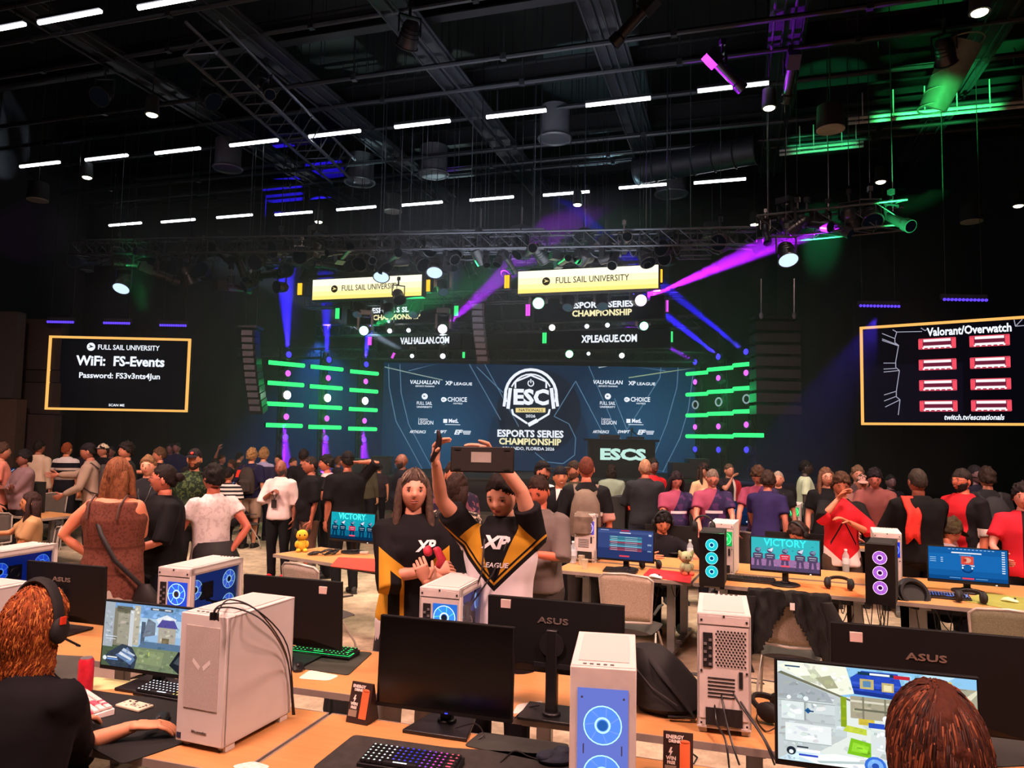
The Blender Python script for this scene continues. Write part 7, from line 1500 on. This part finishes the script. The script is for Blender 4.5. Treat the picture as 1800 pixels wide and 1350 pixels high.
for i, (x, y_, yy, nm) in enumerate(((338, 800, 15, 'tiny dim visitor between the cap with red badge and the crowd'), (390, 800, 16, 'dim far visitor with raised arm'), (421, 795, 16, 'dim far visitor just left of the curly blond hair'), (378, 806, 15.5, 'dim far visitor with a dark cap behind the white tee'), (409, 808, 15, 'dim far visitor with brown hair behind the striped top'), (490, 800, 15, 'dim far visitor behind the bald man in pink'), (515, 805, 14, 'dim far visitor with brown hair beside the bald man'), (595, 802, 14.5, 'dim far visitor behind the profile pair'), (667, 815, 15, 'dim far visitor by the black stage edge'))):
    P_(x, y_, yy, (i*70) % 360, nm, ['2a2228', '1c1a20', '332a2a', '201c24'][i % 4], '16161a', ['a86c54', '8a5544', 'b87c60'][i % 3], ('short', ['241a16', '3c281c', '141010'][i % 3]), arms=('up', 'down') if i == 1 else ('down', 'bent'))
# behind the foreground pair
P_(798, 812, 6.6, 20, 'visitor in a dark navy jersey mostly hidden behind the jersey man', pm('241c30', [], noise_col='6a3c48', nscale=20), '58506a', 'b87258', ('short', '2a1c16'), arms=('bent', 'fold'), w_=1.1)
P_(815, 835, 5.6, 160, 'visitor in a grey floral dress between the pair', pm('2a2624', [], noise_col='a89a88', nscale=36), None, 'c87a5c', ('bob', '2a1c18'), fem=True, skirt=(.6, pm('2a2624', [], noise_col='a89a88', nscale=36), .2), legs='none', dx=-.05)
h = P_(948, 862, 5.5, -25, 'man in a grey polo looking down at a phone', '6c605c', '3c3632', 'c8684c', ('short', '2c1c16'), arms=('phone', 'phone'), hpitch=.35, w_=1.2, sleeve=.8, vox=.015, res=1, H=1.66, smile=True)
HM, up, wr, S, loc, face = PINFO[h.name]; q = MB(); q.box((0, 0, 0), (.16, .08, .01)); o = q.build('phone', black, None, .002); o.location = (Matrix.Translation(loc) @ Matrix.Rotation(face, 4, 'Z')) @ (V(0, -.4, 1.2)*S); tag(o, 'dark phone held by the man in the grey polo', 'phone')
# ---------------- right of centre
BT = pm('121218', [('d8d0cc', [(0, 0, 1, 0, 1.45)])])
P_(953, 811, 8.4, 50, 'man in profile in a black cap and dark jersey behind the grey polo', BT, '16161a', 'c07a60', ('short', '14100e'), cap=('121014', False), beard='241812')
s1 = P_(985, 821, 8.0, 5, 'smiling man in a black cap and black jersey with a circle logo', pm('111115', [('d8ccc8', [(0, 0, 1, 2.2, 1.505), (0, 0, 0, -1, -.06)]), ('c8bcb8', [(0, 0, -1, 0, -1.12), (0, 0, 0, 1, .225)])]), '16161a', 'b87250', ('short', '14100e'), cap=('14141c', True), smile=True, arms=('down', 'down'), vox=.015, res=1.1)
q = MB(); q.T = Matrix.Translation((0, -.3, 1.22)); q.ring((0, 0, 0), .05, .004, 'Y', 24, 4); q.box((0, 0, 0), (.004, .004, .15), M=Matrix.Rotation(.6, 4, 'Y')); o = q.build('shirt_print', m('e8e4e4'), s1, smooth=0); o['wrap'] = 1
P_(1010, 811, 9, -60, 'bearded man in an olive shirt and cap left of the tan backpack', '4c4436', '16161a', 'a86a50', ('short', '2a1c14'), cap=('2a2420', False), beard='5a3c28')
bk = P_(1031, 804, 7.6, 172, 'man from behind in a black tee wearing a tan grey backpack', pm('131316', [('b88a80', [(0, 0, -1, 0, -1.2), (-1, 0, 0, 0, .1)])]), '2c2826', 'c8745a', ('crew', '5a2c20'), w_=1.1, sleeve=.8)
bag_on(bk, '6c5c50', label='tan grey backpack worn by the man by the smiling man')
P_(1075, 818, 12, 175, 'person with dark bobbed hair and a pale green grey top', '7c8a7c', '1c1c22', '9a6850', ('bob', '1c1614'), fem=True, sleeve=2, w_=1.2)
P_(1134, 808, 9.6, 170, 'balding man from behind in a charcoal tee', '26272c', '2c3040', 'c8745a', ('crew', '9a7058'), w_=1.2, arms=('bent', 'bent'), sleeve=.8)
P_(1147, 806, 10.6, 20, 'man in a red shirt beyond the balding man', 'b02028', '1c1c22', '5a3428', ('short', '120e0c'))
PK = lambda: pm('2c2446', [('8c3c56', [(-1, 0, .5, 0, .70)]), ('f0d8e0', [(0, 0, 1, 0, 1.2), (0, 0, -1, 0, -1.235), (0, -1, 0, 0, .1), (0, 0, 0, -1, -.11)])], noise_col='4a2c58', nscale=10)
P_(1188, 829, 9.0, 5, 'long haired player in a pink and purple tee looking down, leftmost of its team', PK(), '1c1c26', 'b8685c', ('long', '1c1418'), fem=True, hpitch=.5, arms=('desk', 'desk'), w_=1.15)
P_(1236, 815, 11, 30, 'person in a black cap and beige top behind the pink and purple team', 'b89878', '1c1c22', 'a8705c', ('long', '2a1c18'), cap=('15151a', False), fem=True)
P_(1252, 825, 8.8, -5, 'grey haired man with glasses in a pink and purple tee', PK(), '1c1c26', 'c87a64', ('crew', '6a5a50'), glasses='141014', hpitch=.4, arms=('desk', 'desk'), w_=1.12, smile=True)
P_(1281, 816, 12, 15, 'person in a red and white jacket far behind the glasses man', pm('201c22', [('c8bcb8', [(1, 0, 0, 0, .02), (-1, 0, 0, 0, -.07)]), ('a02830', [(1, 0, 0, 0, .07)])]), '1c1c22', 'a8705c', ('short', '4a3c30'), arms=('face', 'down'))
P_(1333, 818, 8.9, -30, 'brown haired player in a pink tee leaning over the desk', PK(), '1c1c26', 'c87a64', ('mop', '3c281c'), hpitch=.5, lean=.25, arms=('desk', 'desk'))
P_(1350, 828, 8.5, 150, 'player in a purple tee turned away beside the pink tee', '28204a', '1c1c26', 'a8604c', ('mop', '2a1c16'), lean=.25, arms=('down', 'desk'))
o = P_(1368, 829, 10, -20, 'grey haired person with an orange badge on a dark top', '1c1c20', '16161a', 'c08068', ('crew', '8a7a70'), fem=True)
lanyard(o, 'e08020', '101014', 1.32)['label'] = 'lanyard with an orange badge on the grey haired person'
P_(1415, 809, 11, 75, 'dark skinned man in profile in a pale green white tee', 'a8b8a0', '1c1c22', '2c2220', ('crew', '0c0c0c'))
P_(1451, 823, 9, -3, 'person with glasses and long light brown hair in a black top', '121214', '16161a', 'c88870', ('long', '5a3c2c'), glasses='2a1c18', fem=True, res=1)
rj = pm('b81c28', [('141114', [(0, 0, 1, .9, 1.53)]), ('e0d0d0', [(0, 0, -1, .9, -.86)]), ('141114', [(0, 0, -1, -2, -1.3), (0, 0, 1, 2, 1.27), (0, 0, 0, -1, -.12)])])
rjm = P_(1478, 832, 7.2, -15, 'brown haired player in a red and black jersey with hands at the face', rj, '4a3c34', 'b86a50', ('mop', '3a2418'), arms=('face', dict(t='chest', hint=(.8, 0, -.8))), hpitch=.3, sleeve=.8, vox=.015, res=1, hem=.82)
P_(1507, 820, 10, -10, 'person with light brown hair behind the white cap', '3a2c2e', '16161a', 'b07460', ('mop', '5a4434')); P_(1515, 834, 9.4, -20, 'person in a pale cap and pink grey shirt leaning on the desk', '7c5450', '16161a', 'c08068', ('short', '3a2c24'), cap=('a88078', False), arms=('desk', 'desk'), lean=.2)
P_(1537, 822, 8.8, -25, 'dark haired person in a long sleeved dusty pink shirt leaning on a desk', '7a4644', '16161a', 'b8685c', ('mop', '161016'), sleeve=2, arms=('desk', 'desk'), lean=.3, hpitch=.2)
tw = P_(1613, 825, 6.9, 176, 'big man from behind in a black tee', '0e0d0f', '111114', '8c4c38', ('crew', '2c2420'), w_=1.3, arms=('desk', 'bent'), sleeve=.85, vox=.016)
HM, up, wr, S, loc, face = PINFO[tw.name]; q = MB(); n_ = 10
vs = [V(.12+(.045+.02*t_)*u+.01*math.sin(t_*9), .02+.165*min(1, t_*2.2)+.012*math.sin(u*5+t_*4), 1.50-.42*max(0, t_-.12)-(.06*abs(u) if t_ > .9 else 0)) for t_ in [j/n_ for j in range(n_+1)] for u in (-1, -.5, 0, .5, 1)]
q.add(vs, [(j*5+i, j*5+i+1, (j+1)*5+i+1, (j+1)*5+i) for j in range(n_) for i in range(4)]); tb = q.build('towel', m('d82a20', .9, vary=.25, scale=30, bump=.4), None); s_ = tb.modifiers.new('t', 'SOLIDIFY'); s_.thickness = .025; tb.location = loc; tb.rotation_euler = (0, 0, face); tb.scale = (S,)*3; tag(tb, 'bright red towel over the shoulder of the big man in black', 'towel')
P_(1692, 825, 7.5, -75, 'bearded man in a red and black jersey with a cap turned backward', pm('b41c26', [('151215', [(1, 0, 0, 0, .15)]), ('d8a0a0', [(0, 0, -1, 0, -1.1), (0, 0, 0, -1, -.08)]), ('d8c8c0', [(1, 0, 0, 0, .2), (0, 0, -1, 0, -1.17)])]), '16161a', 'c86c50', ('short', '14100e'), cap=('2a2422', True), beard='1c1412', glasses='141012', w_=1.25, arms=('bent', 'down'), sleeve=.85, vox=.015, res=1.1)
bb = P_(1735, 823, 8.3, 170, 'dark haired person with a black backpack behind the bearded man', '1c1c20', '16161a', 'b87860', ('mop', '241814')); bag_on(bb, '17171c', label='black backpack beyond the bearded man in red')
P_(1712, 819, 9.6, 20, 'dim person behind the backward cap', '1a1a2a', '16161a', '5a4048', ('short', '141018')); P_(1565, 835, 11, 0, 'dim person between the dusty pink shirt and the black tee', '15151c', '16161a', '503a40', ('short', '101014'))
P_(1797, 852, 6.6, -30, 'person with dark curly hair and a red garment at the right edge', pm('1a1416', [('b82030', [(-1, 0, 0, 0, .02)])]), '16161a', 'c88070', ('curly', '1a1214'), arms=('bent', 'bent'), w_=1.1)
for x, yt, yy, fc, lab, hc in ((1165, 896, 8.0, 0, 'seated player with a black headset behind the lobby monitor', '120e10'), (1404, 916, 7.6, -60, 'seated player with a headset behind the purple victory screen', '2c1c18'), (1668, 908, 7.0, 100, 'seated person in an olive cap behind the blue screen', '3a3020')):
    b = P_(x, yt, yy, fc, lab, '8c7c84' if x == 1668 else '1c1a20', '1c1c22', 'c87a5c', ('mop', hc), sit=.5, hpitch=.35, arms=('desk', 'desk'), lean=.2, cap=('3c3820', False) if x == 1668 else None)
    HM, up, wr, S, loc, face = PINFO[b.name]
    if x != 1668:
        t = thing('headset', 'black headset worn by the '+lab.split(' with')[0]+lab[lab.index(' behind'):], 'headset', loc, face); t.scale = (S,)*3
        q = MB(); q.T = HM; q.tube([(.098*math.cos(a), 0, .01+.135*math.sin(a)) for a in [PI*k/12 for k in range(13)]], .009, 7, flat=1.6); q.build('headband', matte, t)
        for s in (-1, 1): q = MB(); q.T = HM; q.ell((s*.1, 0, 0), (.02, .034, .042), 12, 8); q.build('ear_cup', matte, t)
x1, y1 = at(1185, 1095, 0).x, at(1185, 1095, 0).y
def wrap_prints():
    """settle the prints onto the cloth"""
    from mathutils.bvhtree import BVHTree
    for o in list(sc.objects):
        if not o.get('wrap'): continue
        body = o.parent; sh = [c for c in body.children if c.name.startswith('shirt') and not c.name.startswith('shirt_print')][0]
        bvh = BVHTree.FromPolygons([v.co for v in sh.data.vertices], [tuple(p.vertices) for p in sh.data.polygons]); M_ = o.matrix_basis; Mi = M_.inverted()
        bm = bmesh.new(); bm.from_mesh(o.data); bmesh.ops.triangulate(bm, faces=bm.faces); bmesh.ops.subdivide_edges(bm, edges=bm.edges, cuts=2, use_grid_fill=True)
        for v in bm.verts:
            p = M_ @ v.co; h_ = bvh.ray_cast(V(p.x, -.6, p.z), V(0, 1, 0))
            if h_[0] is not None: v.co = Mi @ V(p.x, h_[0].y-.003, p.z)
        bm.to_mesh(o.data); bm.free(); del o['wrap']
bake_people()
fit_all()
wrap_prints()
